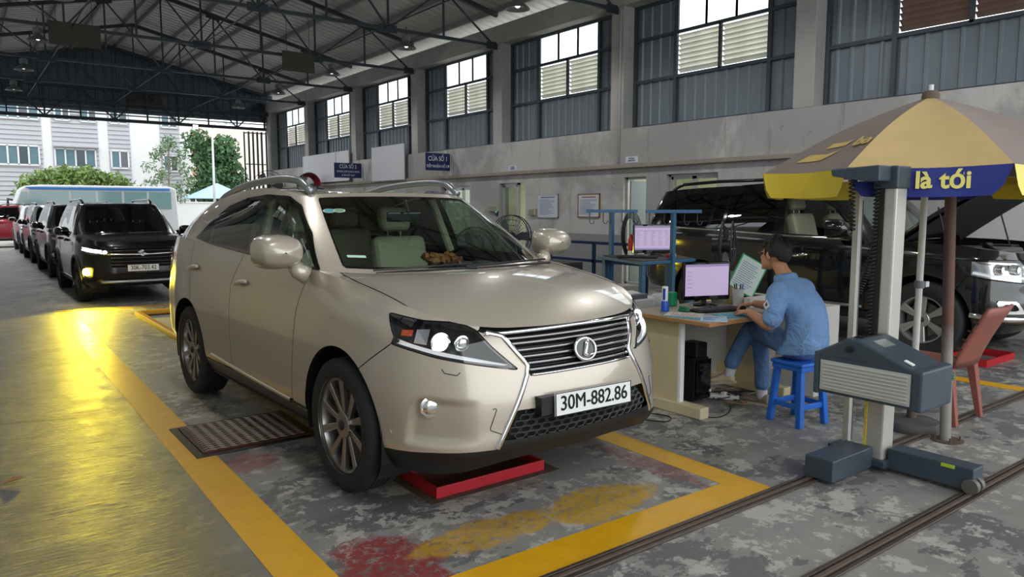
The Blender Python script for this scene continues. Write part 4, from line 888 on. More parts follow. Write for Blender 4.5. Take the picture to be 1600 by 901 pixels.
    rwp = [(-1.80,1.262),(-1.835,1.715),(-2.50,1.735),(-2.53,1.29)]; q1 = [(-2.57,1.292),(-2.55,1.735),(-2.70,1.735),(-2.75,1.30)]; q2 = [(-2.80,1.305),(-2.76,1.735),(-3.48,1.67),(-3.60,1.56),(-3.53,1.335)]
    openm = glass('lowered_glass', (1, 1, 1), 0.0)
    c.greenhouse(dlo, [fw, rwp, q1, q2], glassm=[glass('clear_glass', (.9, .93, .92), .03), TINT, TINT, TINT], wsm=WSHIELD)
    c.strip('belt_chrome', [(2.35,1.196),(3.3,1.222),(4.2,1.262),(5.1,1.292)], .022, CHROME, off=.01)
    bw = []
    for sg in (1, -1): MB().tube(resample(np.array([(-3.6,sg*.68,1.80),(-3.45,sg*.68,1.875),(-2.8,sg*.68,1.905),(-1.8,sg*.68,1.905),(-1.45,sg*.68,1.87),(-1.32,sg*.68,1.82)]), 24), .022, 8).build('roof_rail', GLOSSB, c.root, W=False, smooth=True)
    c.panel('headlight_lens', G, [c.inside(HL, .004)], LENS, off=.003, N=N); c.panel('headlight_reflector', G-N*.05, [c.inside(HL, .012)], REFL)
    for sg in (1, -1):
        for a, w in ((.78,.055),(.95,.055)):
            p = np.array(L.surf(sg*a, .955, -.03)); MB().tube([p-np.array([.04,0,0]), p+np.array([.02,0,0])], [w, w*.9], 20).build('lamp_bowl', CHROME, c.root, W=False, smooth='auto'); MB().tube([p+np.array([.012,0,0]), p+np.array([.026,0,0])], [w*.8, w*.4], 16).build('lamp_bulb', emit('lamp_soft_white', (1, 1, 1), 1.5), c.root, W=False, smooth=True)
        c.strip('day_running_strip', [(sg*a, z) for a, z in ((.66,.872),(1.05,.895),(1.20,.92))], .025, LEDW, off=-.02, both=False)
    c.panel('fog_bezel', G+N*.01, [c.inside(FOG, 0), .03-sd_poly(*c.az, FOG)], CHROME); c.panel('fog_recess', G-N*.03, [c.inside(FOG, 0)], BLACKP)
    c.strip('bumper_chrome', [(.2,.46),(.7,.47),(1.0,.48),(1.2,.50)], .05, CHROME); c.panel('grille_back', G-N*.04, [c.inside(GR, 0)], DARKIN, both=True)
    for z in (.75,.83,.91,.99): MB().tube([L.surf(a, z, .0) for a in np.linspace(-.57, .57, 30)], .022, 8).build('grille_bar', CHROME, c.root, W=False, smooth=True)
    c.mirror((-.86, 1.10, 1.325), (.22, .24, .21), P, (-.75, .94, 1.21)); aH = [L.aof(-1.40,.98), L.aof(-2.4,.98)]
    for a, z in zip(aH, (1.0, 1.02)): c.handle(a, z, .19, CHROME)
    for y in (.42, -.42): c.seat(-1.40, y, .82)
    c.seat(-2.35, 0, .86, w=1.4); MB().add([(-.55,-.75,1.14),(-.55,.75,1.14),(-.95,.8,1.16),(-.95,-.8,1.16),(-.98,.8,.8),(-.98,-.8,.8)], [(0,1,2,3),(3,2,4,5)]).build('dashboard', DASH, c.root, W=False)
    MB().tube([(-1.08+.06*math.sin(t), .42+.19*math.cos(t), 1.16+.17*math.sin(t)) for t in np.linspace(0, 2*math.pi, 24)[:-1]], .015, 8, closed=True).build('steering_wheel', DASH, c.root, W=False, smooth=True)
    TL = [(L.aof(-3.8,.93),1.22),(L.aof(-4.02,.74),1.24),(L.aof(-4.03,.6),1.0),(L.aof(-3.8,.93),.98)]; c.panel('tail_lamp', G, [c.inside(TL, 0)], REDL, off=.006, N=N)
    c.wheels(.985, .40, .245, .28, spokes=6, style='single', rimm=mat('silver_rim', srgb(186, 186, 186), .3, .7)); return c
LC = cruiser()
FOGY = emit('amber_fog_glow', (1.0, .78, .04), 60)
def crossover(name, label, loc, paint, plate=None, lit=False, group=None, res=.045, silver=True, scale=(1, 1, 1)):
    c = Car(XL, name, label, loc, -90, paint, group, res=res); L = c.L; G = L.G; N = L.N; A = c.arch; P = paint
    HL = [(1.20,.93),(1.02,.965),(.62,.90),(.46,.84),(.48,.80),(.75,.80),(1.08,.83)]; GR = [(-.50,.90),(.50,.90),(.46,.60),(-.46,.60)]; LG = [(-.55,.50),(.55,.50),(.6,.38),(-.6,.38)]; FOG = [(.72,.60),(.98,.62),(1.0,.45),(.74,.44)]
    seamF = [(1.95,1.3),(2.02,1.1),(2.10,.6),(2.12,.1)]; seamB = [(3.02,1.3),(3.05,1.1),(3.08,.6),(3.08,.1)]; aR = L.aof(-2.45,.86); SILL = .36
    bump = [(-3,.80),(.48,.80),(1.08,.83),(1.28,.70),(1.30,-.2),(-3,-.2)]
    c.panel('front_bumper', G, [c.inside(bump), c.outside(HL), c.outside(GR), c.outside(LG), c.outside(FOG), A], P, both=True); c.panel('front_fender', G, [c.outside(bump), c.inside([(-3,2),*seamF,(-3,.1)]), c.outside(HL), c.outside(GR), G[..., 2]-SILL+.04, A], P)
    c.panel('front_door', G, [c.inside([*seamF, *seamB[::-1]]), G[..., 2]-SILL, A], P); c.panel('rear_door', G, [c.inside([*seamB, (aR,.1), (aR,1.4)]), G[..., 2]-SILL, A], P); c.panel('rear_quarter', G, [L.Aa-aR-.003, A], P, both=True)
    c.panel('sill_cladding', G+N*.012, [SILL-G[..., 2], L.Aa-1.35, aR+.15-L.Aa, A], BLACKP); c.strip('sill_strip', [(2.2,.345),(aR-.1,.345)], .03, CHROME); c.shell()
    for x in c.wx:
        for sg in (1, -1): MB().tube([L.surf(sg*L.aof(x+.425*math.cos(t), .86), max(.28, .345+.425*math.sin(t)), .006) for t in [math.radians(d) for d in range(0, 181, 9)]], .026, 6).build('arch_trim', BLACKP, c.root, W=False, smooth=True)
    c.panel('bonnet', L.B, [], P, both=True)
    dlo = [(-.46,1.115),(-.75,1.36),(-1.1,1.555),(-1.5,1.59),(-2.3,1.60),(-2.95,1.56),(-3.1,1.40),(-3.05,1.17),(-1.8,1.135)]
    c.greenhouse(dlo, [[(-.62,1.13),(-.80,1.345),(-1.12,1.53),(-1.42,1.56),(-1.40,1.14)], [(-1.5,1.145),(-1.52,1.565),(-2.22,1.575),(-2.25,1.16)], [(-2.34,1.165),(-2.30,1.57),(-2.9,1.535),(-3.03,1.39),(-3.0,1.19)]], glassm=[TINT]*3, wsm=DGLASS)
    for sg in (1, -1): MB().tube(resample(np.array([(-3.05,sg*.55,1.63),(-2.9,sg*.56,1.70),(-1.4,sg*.57,1.71),(-1.2,sg*.56,1.65)]), 16), .02, 8).build('roof_rail', GLOSSB, c.root, W=False, smooth=True)
    c.panel('headlight_lens', G, [c.inside(HL, .003)], LENS, off=.003, N=N); c.panel('headlight_reflector', G-N*.04, [c.inside(HL, .01)], mat('lamp_smoked', srgb(60, 62, 66), .25, .6))
    for sg in (1, -1):
        c.strip('headlight_led', [(sg*a, z) for a, z in ((.60,.855),(.80,.880),(1.02,.905))], .05, emit('headlight_white', (.95, 1, 1), 9) if lit else REFL, off=-.015, both=False)
        p = np.array(L.surf(sg*.55, .845, -.02)); MB().tube([p, p+np.array([.02, 0, 0])], [.03, .02], 14).build('headlight_bulb', emit('headlight_white', (.95, 1, 1), 9) if lit else REFL, c.root, W=False, smooth=True)
        f = np.array(L.surf(sg*.86, .53, .0)); on = lit and sg < 0
        MB().tube([f-np.array([.03, 0, 0]), f+np.array([.02, 0, 0]), f+np.array([.03, 0, 0])], [.06, .055, .03], 18).build('fog_lamp', FOGY if on else REFL, c.root, W=False, smooth=True)
    c.panel('fog_recess', G-N*.03, [c.inside(FOG, -.01)], BLACKP); c.panel('grille_back', G-N*.035, [c.inside(GR, -.01)], DARKIN, both=True); c.panel('lower_grille_back', G-N*.03, [c.inside(LG, -.01)], DARKIN, both=True)
    for z in (.64,.69,.75,.865): MB().tube([L.surf(a, z, -.01) for a in np.linspace(-.46, .46, 24)], .011, 6).build('grille_bar', GLOSSB, c.root, W=False, smooth=True)
    MB().tube([L.surf(a, .80+.03*abs(a), .004) for a in np.linspace(-.60, .60, 34)], .014, 6).build('grille_chrome_bar', CHROME, c.root, W=False, smooth=True)
    MB().tube([L.surf(a, .375, .012) for a in np.linspace(-.62, .62, 30)], .026, 8).build('skid_bar', mat('satin_silver', srgb(150, 156, 160), .3, .7), c.root, W=False, smooth=True)
    if plate: c.plate(plate, XL['outline'][0][0]+.02, .585, -3, .47, .11)
    c.mirror((-.42, .99, 1.165), (.16, .22, .15), GLOSSB, (-.50, .86, 1.10)); aH = [L.aof(-1.2,.86), L.aof(-2.15,.86)]
    for a in aH: c.handle(a, .99, .17)
    for y in (.36, -.36): c.seat(-1.15, y, .62, DASH, .46)
    c.seat(-2.0, 0, .64, DASH, 1.2); MB().add([(-.2,-.6,1.04),(-.2,.6,1.04),(-.6,.7,1.06),(-.6,-.7,1.06),(-.65,.7,.7),(-.65,-.7,.7)], [(0,1,2,3),(3,2,4,5)]).build('dashboard', DASH, c.root, W=False)
    for pts in (((-.13,.55),(-.09,-.02)), ((-.12,.0),(-.16,-.52))): MB().beam((pts[0][0]-.04, pts[0][1], 1.135), (pts[1][0]-.03, pts[1][1], 1.125), .014, .02).build('wiper_blade', BLACKP, c.root, W=False)
    c.wheels(.868, .345, .235, .22, spokes=10, style='twin', rimm=mat('dark_rim', srgb(96, 97, 100), .3, .7)); return c
SZ = crossover('crossover', 'black crossover with lit headlights and a glowing yellow fog lamp, next in line', (2.40, 14.1, 0), carpaint('black_satin_paint', srgb(16, 17, 19)), '30K-703.42', True, res=.04)
e = np.array(SZ.L.surf(0, .825, .02)); em = MB()
for k, dy in enumerate((-.03, .03)):
    s_ = 1 if k else -1; em.add([e+[0, y, z] for y, z in ((-.075,.02*0+.012),(.0,.055),(.03,.035),(-.02,.005),(.03,-.03),(.0,-.012))] if k else [e+[.0, -y, -z] for y, z in ((-.075,.012),(.0,.055),(.03,.035),(-.02,.005),(.03,-.03),(.0,-.012))], [(0,1,2,3),(3,4,5,0)])
so = em.build('emblem', CHROME, SZ.root, W=False); so.modifiers.new('thickness', 'SOLIDIFY').thickness = .012
def spot(name, loc, target, energy, col, size, blend=.6, rad=.05):
    d = bpy.data.lights.new(name, 'SPOT'); d.energy = energy; d.color = col; d.spot_size = math.radians(size); d.spot_blend = blend; d.shadow_soft_size = rad
    o = bpy.data.objects.new(name, d); COL.objects.link(o); o.location = loc; o.rotation_euler = (Vector(target)-Vector(loc)).to_track_quat('-Z', 'Y').to_euler(); return o
# light of the burning fog lamp
fp = SZ.L.surf(-.86, .53, .05); fw = (2.40+fp[1], 14.1-fp[0]-.02, fp[2]); spot('fog_lamp_light', fw, (fw[0]-.1, fw[1]-6, 0), 250, (1.0, .78, .04), 110, .7, .04)
DGREY = carpaint('dark_grey_paint', srgb(44, 46, 50)); SILV = carpaint('silver_paint', srgb(160, 164, 168)); WHITEP = carpaint('white_paint', srgb(205, 207, 208)); REDP = carpaint('red_paint', srgb(150, 40, 50))
crossover('crossover', 'dark grey car directly behind the black crossover', (2.46, 19.5, 0), DGREY, res=.07, group='cars waiting in line'); crossover('crossover', 'silver car third back in the waiting line', (2.50, 25.0, 0), SILV, res=.09, group='cars waiting in line')
crossover('crossover', 'white car at the tail of the waiting line', (2.55, 30.6, 0), WHITEP, res=.09, group='cars waiting in line')
rc = crossover('crossover', 'red car in the yard at the left edge beyond the line', (.2, 36.4, 0), REDP, res=.09); rc.root.rotation_euler = (0, 0, math.pi)
# minibus across the yard
bus = thing('minibus', 'white minibus with a blue stripe standing across the yard behind the cars', 'minibus', (4.8, 38.9, 0))
prof = [(1.75,.45),(1.80,1.15),(1.98,1.55),(2.25,2.35),(2.45,2.50),(3.0,2.56),(8.2,2.56),(8.5,2.45),(8.6,.45)]
busw = mat('bus_white', srgb(196, 198, 200), .35, coat=.4); busb = mat('bus_blue', srgb(52, 120, 190), .4)
b = MB(); b.prism([(x, z) for x, z in prof], 38.0, 40.0, 'xz'); b.build('bus_body', busw, bus, bev=.08, seg=3)
busg = mat('bus_glass', srgb(120, 150, 150), .06, coat=.3)
MB().prism([(2.60,2.30),(2.42,1.75),(2.55,1.50),(4.05,1.50),(4.05,2.30)], 37.985, 38.0, 'xz').build('side_window', busg, bus)
MB().prism([(2.30,2.25),(2.10,1.58),(2.36,1.55),(2.52,2.25)], 37.985, 38.0, 'xz').build('side_window', busg, bus)
for i in range(4): MB().prism([(4.15+i*1.05,1.50),(5.1+i*1.05,1.50),(5.1+i*1.05,2.30),(4.15+i*1.05,2.30)], 37.985, 38.0, 'xz').build('side_window', busg, bus)
MB().prism([(2.45,2.46),(2.62,2.36),(8.2,2.36),(8.2,2.46)], 37.97, 37.99, 'xz').build('blue_stripe', busb, bus)
for x in (2.7, 7.2): 
    w = MB().lathe([(.2,-.1),(.36,-.1),(.38,-.06),(.38,.1),(.2,.1)], 24, (x, 38.08, .38), 'y').build('tyre', RUBBER, bus); MB().lathe([(.001,-.09),(.2,-.08),(.22,.0)], 20, (x, 38.06, .38), 'y').build('rim', ALLOY, w)
MB().tube([(1.95, 37.95, 1.9), (1.80, 37.80, 1.95), (1.78, 37.78, 1.6)], .05, 6).build('wing_mirror', BLACKP, bus, smooth=True)
# trees and hedge
LEAFS = {}
def leaf_mat(name, c): return mat(name, c, .7, var=.45, vscale=1.2)
bark = mat('tree_bark', srgb(120, 110, 98), .9)
def foliage(name, pts, n, size, m, parent, seed):
    """leaf cards scattered in overlapping clumps"""
    rng = np.random.default_rng(seed); pts = np.array(pts); w = pts[:, 3]**2; w /= w.sum(); idx = rng.choice(len(pts), n, p=w); d = rng.normal(size=(n, 3)); d /= np.linalg.norm(d, axis=1, keepdims=True); rr = rng.random((n, 1))**.45
    c = pts[idx, :3]+d*rr*pts[idx, 3:4]*np.array([1, 1, .85]); a = rng.normal(size=(n, 3)); a /= np.linalg.norm(a, axis=1, keepdims=True); b = np.cross(a, rng.normal(size=(n, 3))); b /= np.linalg.norm(b, axis=1, keepdims=True); s = size*(.6+.8*rng.random((n, 1)))
    V = np.concatenate([c-a*s, c+b*s*.45, c+a*s, c-b*s*.45], 1).reshape(-1, 3); o = MB(); o.v = [tuple(map(float, q)) for q in V]; o.f = [(4*i, 4*i+1, 4*i+2, 4*i+3) for i in range(n)]
    ob = o.build(name, m, parent, fix=False); ob['kind'] = 'stuff'; return ob
rng = np.random.default_rng(5)
t = thing('slim_tree', 'slender young tree with thin foliage before the white building', 'tree', (9.45, 44, 0)); MB().tube([(9.45,44,0),(9.47,44,2),(9.5,44,3.6),(9.6,44,5.1)], [.07,.06,.04,.012], 8).build('trunk', bark, t, smooth=True)
cl = []
for i in range(18):
    z = 1.9+i*.18; w = 1.25*math.sin(math.pi*min(1, (i+3)/20))**.8; an = i*2.4; e = (9.5+w*math.cos(an)*.85, 44+w*math.sin(an)*.6, z+.25); cl.append((*e, .42)); MB().tube([(9.5, 44, z-.2), e], [.02, .006], 5).build('branch', bark, t)
foliage('leaves', cl, 1500, .085, leaf_mat('pale_leaves', srgb(96, 122, 84)), t, 1)
t = thing('dense_tree', 'full green tree beside the far building at the gate', 'tree', (14.9, 53.5, 0)); MB().tube([(14.9,53.5,0),(14.9,53.5,2.4),(14.8,53.5,4.2)], [.18,.14,.07], 8).build('trunk', bark, t, smooth=True)
foliage('leaves', [(14.8+1.5*math.cos(a)*q, 53.5+1.2*math.sin(a)*q, 3.9+dz*.9, 1.05) for a, q, dz in [(i*2.4, .3+.7*((i*7) % 10)/10, -2.2+i*.27) for i in range(18)]], 7000, .17, leaf_mat('mid_green_leaves', srgb(64, 98, 58)), t, 2)
t = thing('climbing_hedge', 'sprawling light green hedge in front of the clapboard building', 'hedge', (6.3, 52, 0)); MB().tube([(6.3,52,0),(6.2,52,1.5),(5.6,52,2.6)], [.12,.09,.04], 6).build('stem', bark, t)
foliage('leaves', [(3.5+i*.42, 52+.4*math.sin(i*1.7), 2.55+.95*math.sin(math.pi*(i+1)/14)**.7-.35*(i % 3 == 0), .85) for i in range(14)]+[(3.6+i*.4, 52, 1.7, .9) for i in range(14)], 7500, .14, leaf_mat('light_green_leaves', srgb(104, 128, 62)), t, 3)
t = thing('lamp_post', 'pale thin lamp post standing by the boundary wall', 'lamp post', (12.65, 47, 0)); MB().tube([(12.65,47,0),(12.7,47,6.3)], [.09,.05], 10).build('pole', mat('galvanised_pole', srgb(190, 194, 196), .5, .3), t, smooth=True); MB().tube([(12.7,47,6.3),(12.9,47,6.6),(13.6,47,6.7)], .035, 8).build('arm', mat('galvanised_pole', srgb(190, 194, 196)), t, smooth=True); MB().cbox((13.8,47,6.68),(.5,.2,.1)).build('lamp_head', mat('galvanised_pole', srgb(190, 194, 196)), t)
t = thing('tent_canopy', 'pale blue canopy tent beyond the boundary wall', 'canopy', (13.2, 49, 0)); MB().add([(11.7,47.8,2.15),(15.2,47.8,2.15),(15.2,51,2.15),(11.7,51,2.15),(13.5,49.4,3.15)], [(0,1,4),(1,2,4),(2,3,4),(3,0,4)]).build('canopy_top', mat('pale_blue_tarp', srgb(150, 180, 205), .6), t)
for x, y in ((11.8,47.9),(15.1,47.9),(11.8,50.9),(15.1,50.9)): MB().cyl((x,y,0),(x,y,2.17),.03,seg=8).build('tent_leg', stm, t)
# ================================================================ HALL FITTINGS
def blob_mod(o, vox, smooth=6, fac=.6):
    r = o.modifiers.new('remesh', 'REMESH'); r.mode = 'VOXEL'; r.voxel_size = vox; r.use_smooth_shade = True
    s = o.modifiers.new('smooth', 'SMOOTH'); s.factor = fac; s.iterations = smooth
def sph(o, c, r, seg=16, rings=10):
    rx, ry, rz = (r, r, r) if not hasattr(r, '__len__') else r
    G = [[(c[0]+rx*math.sin(p)*math.cos(t), c[1]+ry*math.sin(p)*math.sin(t), c[2]+rz*math.cos(p)) for t in np.linspace(0, 2*math.pi, seg+1)] for p in np.linspace(.001, math.pi-.001, rings)]
    o.grid(np.array(G)); return o
BLUEM = mat('blue_painted_steel', srgb(44, 92, 128), .45, .1, var=.15, vscale=12); NAVY = mat('navy_painted_steel', srgb(30, 52, 92), .45, .1, var=.1)
# roller plate in the floor and the red tray under the bumper
pl = thing('roller_cover_plate', 'ribbed steel cover plate with red worn edges beside the pit', 'floor plate', (1.5, 5.1, 0))
MB().box(1.10, 1.90, 4.72, 5.48, 0, .006).build('plate_frame', mat('plate_frame_dark', srgb(46, 42, 38), .6, .3, var=.3), pl)
k = NT('worn_red_steel'); co = k.coord('Object'); k.set(Base_Color=k.mix(k.ramp(k.noise(co, 6, 6, .65), .45, .6), srgb(96, 40, 38), srgb(58, 54, 50)), Roughness=.4, Metallic=.5); redst = k.m
MB().box(1.15, 1.85, 4.77, 5.43, .006, .016).build('plate', redst, pl)
tm = MB()
for i in range(15):
    y = 4.80+i*.0425; P = [(1.17+j*.0325, y+(.010 if j % 2 else -.010), .018) for j in range(21)]; tm.tube(P, .0055, 4)
tag(tm.build('tread_ridges', mat('worn_tread_steel', srgb(178, 168, 152), .35, .6, var=.3, vscale=10), pl), kind='stuff')
tray = thing('red_steel_tray', 'red angle-iron frame on the floor under the gold car bumper', 'steel frame', (2.33, 3.46, 0)); redp = mat('red_paint_steel', srgb(176, 30, 42), .4, var=.25, vscale=10)
MB().box(1.90, 2.78, 3.22, 3.70, .0, .004).build('base_plate', rust, tray); MB().box(1.97, 2.69, 3.29, 3.64, .012, .018).build('tray_floor', mat('oily_steel', srgb(84, 74, 52), .4, .5, var=.3), tray)
for a in ((1.955, 2.70, 3.27, 3.285), (1.955, 2.70, 3.645, 3.66), (1.955, 1.970, 3.285, 3.645), (2.685, 2.70, 3.285, 3.645)): MB().box(a[0], a[1], a[2], a[3], .004, .065).build('frame_side', redp, tray, bev=.002)
t2 = thing('red_steel_tray', 'red steel tray on the floor behind the black SUV front wheel', 'steel frame', (8.3, 3.0, 0))
for a in ((7.95, 8.65, 2.86, 2.88), (7.95, 8.65, 3.24, 3.26), (7.95, 7.97, 2.88, 3.24), (8.63, 8.65, 2.88, 3.24)): MB().box(*a, 0, .07).build('frame_side', redp, t2)
leaf = tag(MB().add([(.10,4.93,.004),(.16,4.91,.02),(.22,4.95,.012),(.17,4.99,.018)], [(0,1,2,3)]).build('fallen_leaf', mat('dry_leaf', srgb(150, 110, 70), .8)), 'small dry brown leaf lying on the floor at left', 'leaf')
# ---- signs, notices, boxes on the wall
signb = mat('sign_blue', srgb(28, 36, 92), .4); signw = mat('sign_white_ink', srgb(225, 228, 232), .5)
def sign(label, xa, xb, y, z0, z1, lines, bgm=signb):
    r = thing('hanging_sign', label, 'sign', ((xa+xb)/2, y, z0)); MB().box(xa, xb, y-.012, y+.012, z0, z1).build('board', bgm, r)
    for body, sz, dz, b in lines: text_mesh(body, sz, 'lettering', signw, r, frame_mat((0, -.014, dz), (1, 0, 0), (0, 0, 1)), bold=b, sx=.82)
    for x in (xa+.06, xb-.06): MB().cyl((x, y, z1), (x, y, z1+.30), .006, seg=6).build('hanger', TRM, r)
sign('blue sign for window one hung out from the right wall', 10.12, 10.88, 17.3, 2.56, 3.02, (('CỬA SỐ 1', .17, .31, .0015), ('TIẾP NHẬN HỒ SƠ', .105, .11, .0008)))
sign('blue sign for window two further down the right wall', 9.92, 10.88, 22.8, 2.54, 3.02, (('CỬA SỐ 2', .17, .36, .0015), ('PHÒNG CHỜ KHÁCH HÀNG', .075, .20, .001), ('& TRẢ KẾT QUẢ', .075, .08, .001)))
wb = mat('white_board', srgb(212, 214, 220), .5)
tag(MB().box(10.75, 10.78, 23.5, 27.6, 2.48, 3.5).build('blank_panel', wb), 'large blank white panel on the upper wall behind the second sign', 'panel'); tag(MB().box(10.75, 10.78, 19.63, 21.77, 2.40, 3.46).build('blank_panel', wb), 'smaller blank white panel on the wall between the two blue signs', 'panel')
ink = mat('notice_ink', srgb(70, 90, 150), .6); inkr = mat('notice_ink_red', srgb(150, 60, 60), .6); paper = mat('notice_paper', srgb(214, 222, 230), .5); wfm = mat('notice_wood_frame', srgb(150, 112, 84), .5)
def notice(label, ya, yb, za, zb, framem, head, seed):
    r = thing('notice_board', label, 'notice', (XW-.02, (ya+yb)/2, za)); MB().box(XW-.02, XW-.004, ya, yb, za, zb).build('sheet', paper, r)
    o = MB(); t = .022
    for q in ((ya, ya+t, za, zb), (yb-t, yb, za, zb), (ya, yb, za, za+t), (ya, yb, zb-t, zb)): o.box(XW-.03, XW-.002, *q)
    o.build('frame', framem, r); rng = random.Random(seed); h = MB(); h.box(XW-.0225, XW-.0205, ya+.12, yb-.12, zb-.085, zb-.065); h.build('heading', head, r); q = MB(); z = zb-.13
    while z > za+.06:
        w = (yb-ya-.14)*rng.uniform(.55, 1); q.box(XW-.0225, XW-.0205, yb-.07-w, yb-.07, z, z+.007); z -= .026
    tag(q.build('text_lines', ink, r), kind='stuff')
notice('pale blue framed notice beside the open doorway', 12.74, 13.47, 1.33, 1.87, mat('pale_frame', srgb(190, 200, 205), .5), ink, 1); notice('wood-framed notice with a red heading beside the blue stand', 11.39, 12.07, 1.35, 1.86, wfm, inkr, 2)
for ya, yb, za, zb, txt, lab in ((14.29, 14.62, 2.455, 2.58, 'PHÒNG\nNHIỆP VỤ', 'small white name plate above the open doorway'), (10.33, 10.66, 2.455, 2.58, 'PHÒNG\nGIÁM ĐỐC', 'small white name plate above the blue-grey door')):
    r = thing('name_plate', lab, 'sign', (XW-.01, (ya+yb)/2, za)); MB().box(XW-.012, XW, ya, yb, za, zb).build('plate', paper, r)
    text_mesh(txt, .042, 'lettering', ink, r, frame_mat((-.004, 0, .062), (0, -1, 0), (0, 0, 1)), bold=.001)
box_m = mat('cream_metal_box', srgb(172, 168, 150), .5)
for ya, yb, za, zb, lab in ((15.0, 15.44, 1.47, 1.63, 'cream electric box on the wall left of the doorway'), (13.52, 13.78, 1.385, 1.535, 'small cream switch box right of the doorway')):
    r = thing('electric_box', lab, 'electric box', (XW-.05, (ya+yb)/2, za)); MB().box(XW-.07, XW, ya, yb, za, zb).build('casing', box_m, r, bev=.008); MB().box(XW-.075, XW-.07, ya+.05, yb-.05, za+.03, zb-.03).build('cover', mat('cream_cover', srgb(150, 148, 130), .5), r)
r = thing('door_intercom', 'dark door reader on the jamb beside the doorway', 'intercom', (XW-.02, 15.12, 1.35)); MB().box(XW-.03, XW, 15.08, 15.16, 1.35, 1.52).build('casing', BLACKP, r, bev=.006); MB().box(XW-.033, XW-.03, 15.095, 15.145, 1.44, 1.50).build('screen', emit('green_screen', (.2, .9, .5), .5), r)
# ---- pendant lamps, boards
bell = [(.03,.30),(.09,.28),(.095,.17),(.05,.16),(.07,.13),(.17,.06),(.23,0.0),(.225,-.005),(.16,.05),(.06,.115)]
lampm = mat('lamp_grey_enamel', srgb(120, 124, 126), .4, .2); lampw = mat('lamp_inside_white', srgb(225, 228, 228), .5)
proto = None; YL = [11.0, 15.15, 19.3, 23.45, 27.6]; LAMPON = emit('lamp_bulb_glow', (1, .98, .93), 3.0)
ORD = ['nearest', 'second', 'third', 'fourth', 'farthest']
for x, y in [(8.4, y) for y in [2.64, 6.79]+YL]+[(1.67, y) for y in [2.64, 6.79]+YL]:
    seen = y in YL and (x > 5 or y > 18); lab = 'grey bell pendant lamp, %s of the %s-hand row under the trusses' % (ORD[YL.index(y)] if x > 5 else {19.3: 'nearest', 23.45: 'middle', 27.6: 'farthest'}.get(y, 'near'), 'right' if x > 5 else 'left') if seen else ('grey bell pendant lamp overhead above the %s' % {(8.4, 2.64): 'black SUV bonnet', (8.4, 6.79): 'black SUV tail', (1.67, 2.64): 'left yellow line', (1.67, 6.79): 'gold car tail', (1.67, 11.0): 'pit far end', (1.67, 15.15): 'black crossover'}[(x, y)])
    if proto is None:
        proto = thing('pendant_lamp', lab, 'lamp', (x, y, 5.14), group='pendant lamps'); MB().lathe(bell, 28, (x, y, 5.14)).build('shade', lampm, proto, smooth='auto'); sph(MB(), (x, y, 5.21), (.05, .05, .05)).build('bulb', LAMPON, proto, smooth=True); MB().cyl((x, y, 5.42), (x, y, 5.62), .010, seg=6).build('rod', TRM, proto); MB().lathe([(.001,.0),(.15,.0)], 28, (x, y, 5.205)).build('reflector', lampw, proto)
    else: c = copy_tree(proto); c.location = (x, y, 5.14); c['label'] = lab
    spot('pendant_lamp_light', (x, y, 5.13), (x, y, 0), LAMPW, (1, .99, .97), 165, .5, .12)
lit = thing('floodlight', 'small lit white floodlight over the far exit', 'lamp', (8.0, 32.0, 4.75)); MB().cbox((8.0, 32.02, 4.83), (.22, .08, .18)).build('casing', BLACKP, lit, bev=.01); MB().cbox((8.0, 31.975, 4.82), (.18, .02, .14)).build('lens', emit('flood_white', (1, 1, 1), 12), lit)
brd = mat('grey_brown_board', srgb(80, 76, 70), .8, var=.15)
for x, y, w, lab in ((2.35, 19.1, 1.0, 'hanging grey-brown board under the truss at upper left'), (7.4, 19.1, .86, 'hanging grey-brown board under the truss near the right wall')):
    r = thing('hanging_board', lab, 'board', (x, y, 5.1)); MB().box(x-w/2, x+w/2, y-.02, y+.02, 5.08, 5.58).build('panel', brd, r, bev=.006)
    for d in (-.35, .35): MB().cyl((x+d*w, y, 5.58), (x+d*w, y, 6.6), .006, seg=6).build('hanger', TRM, r)
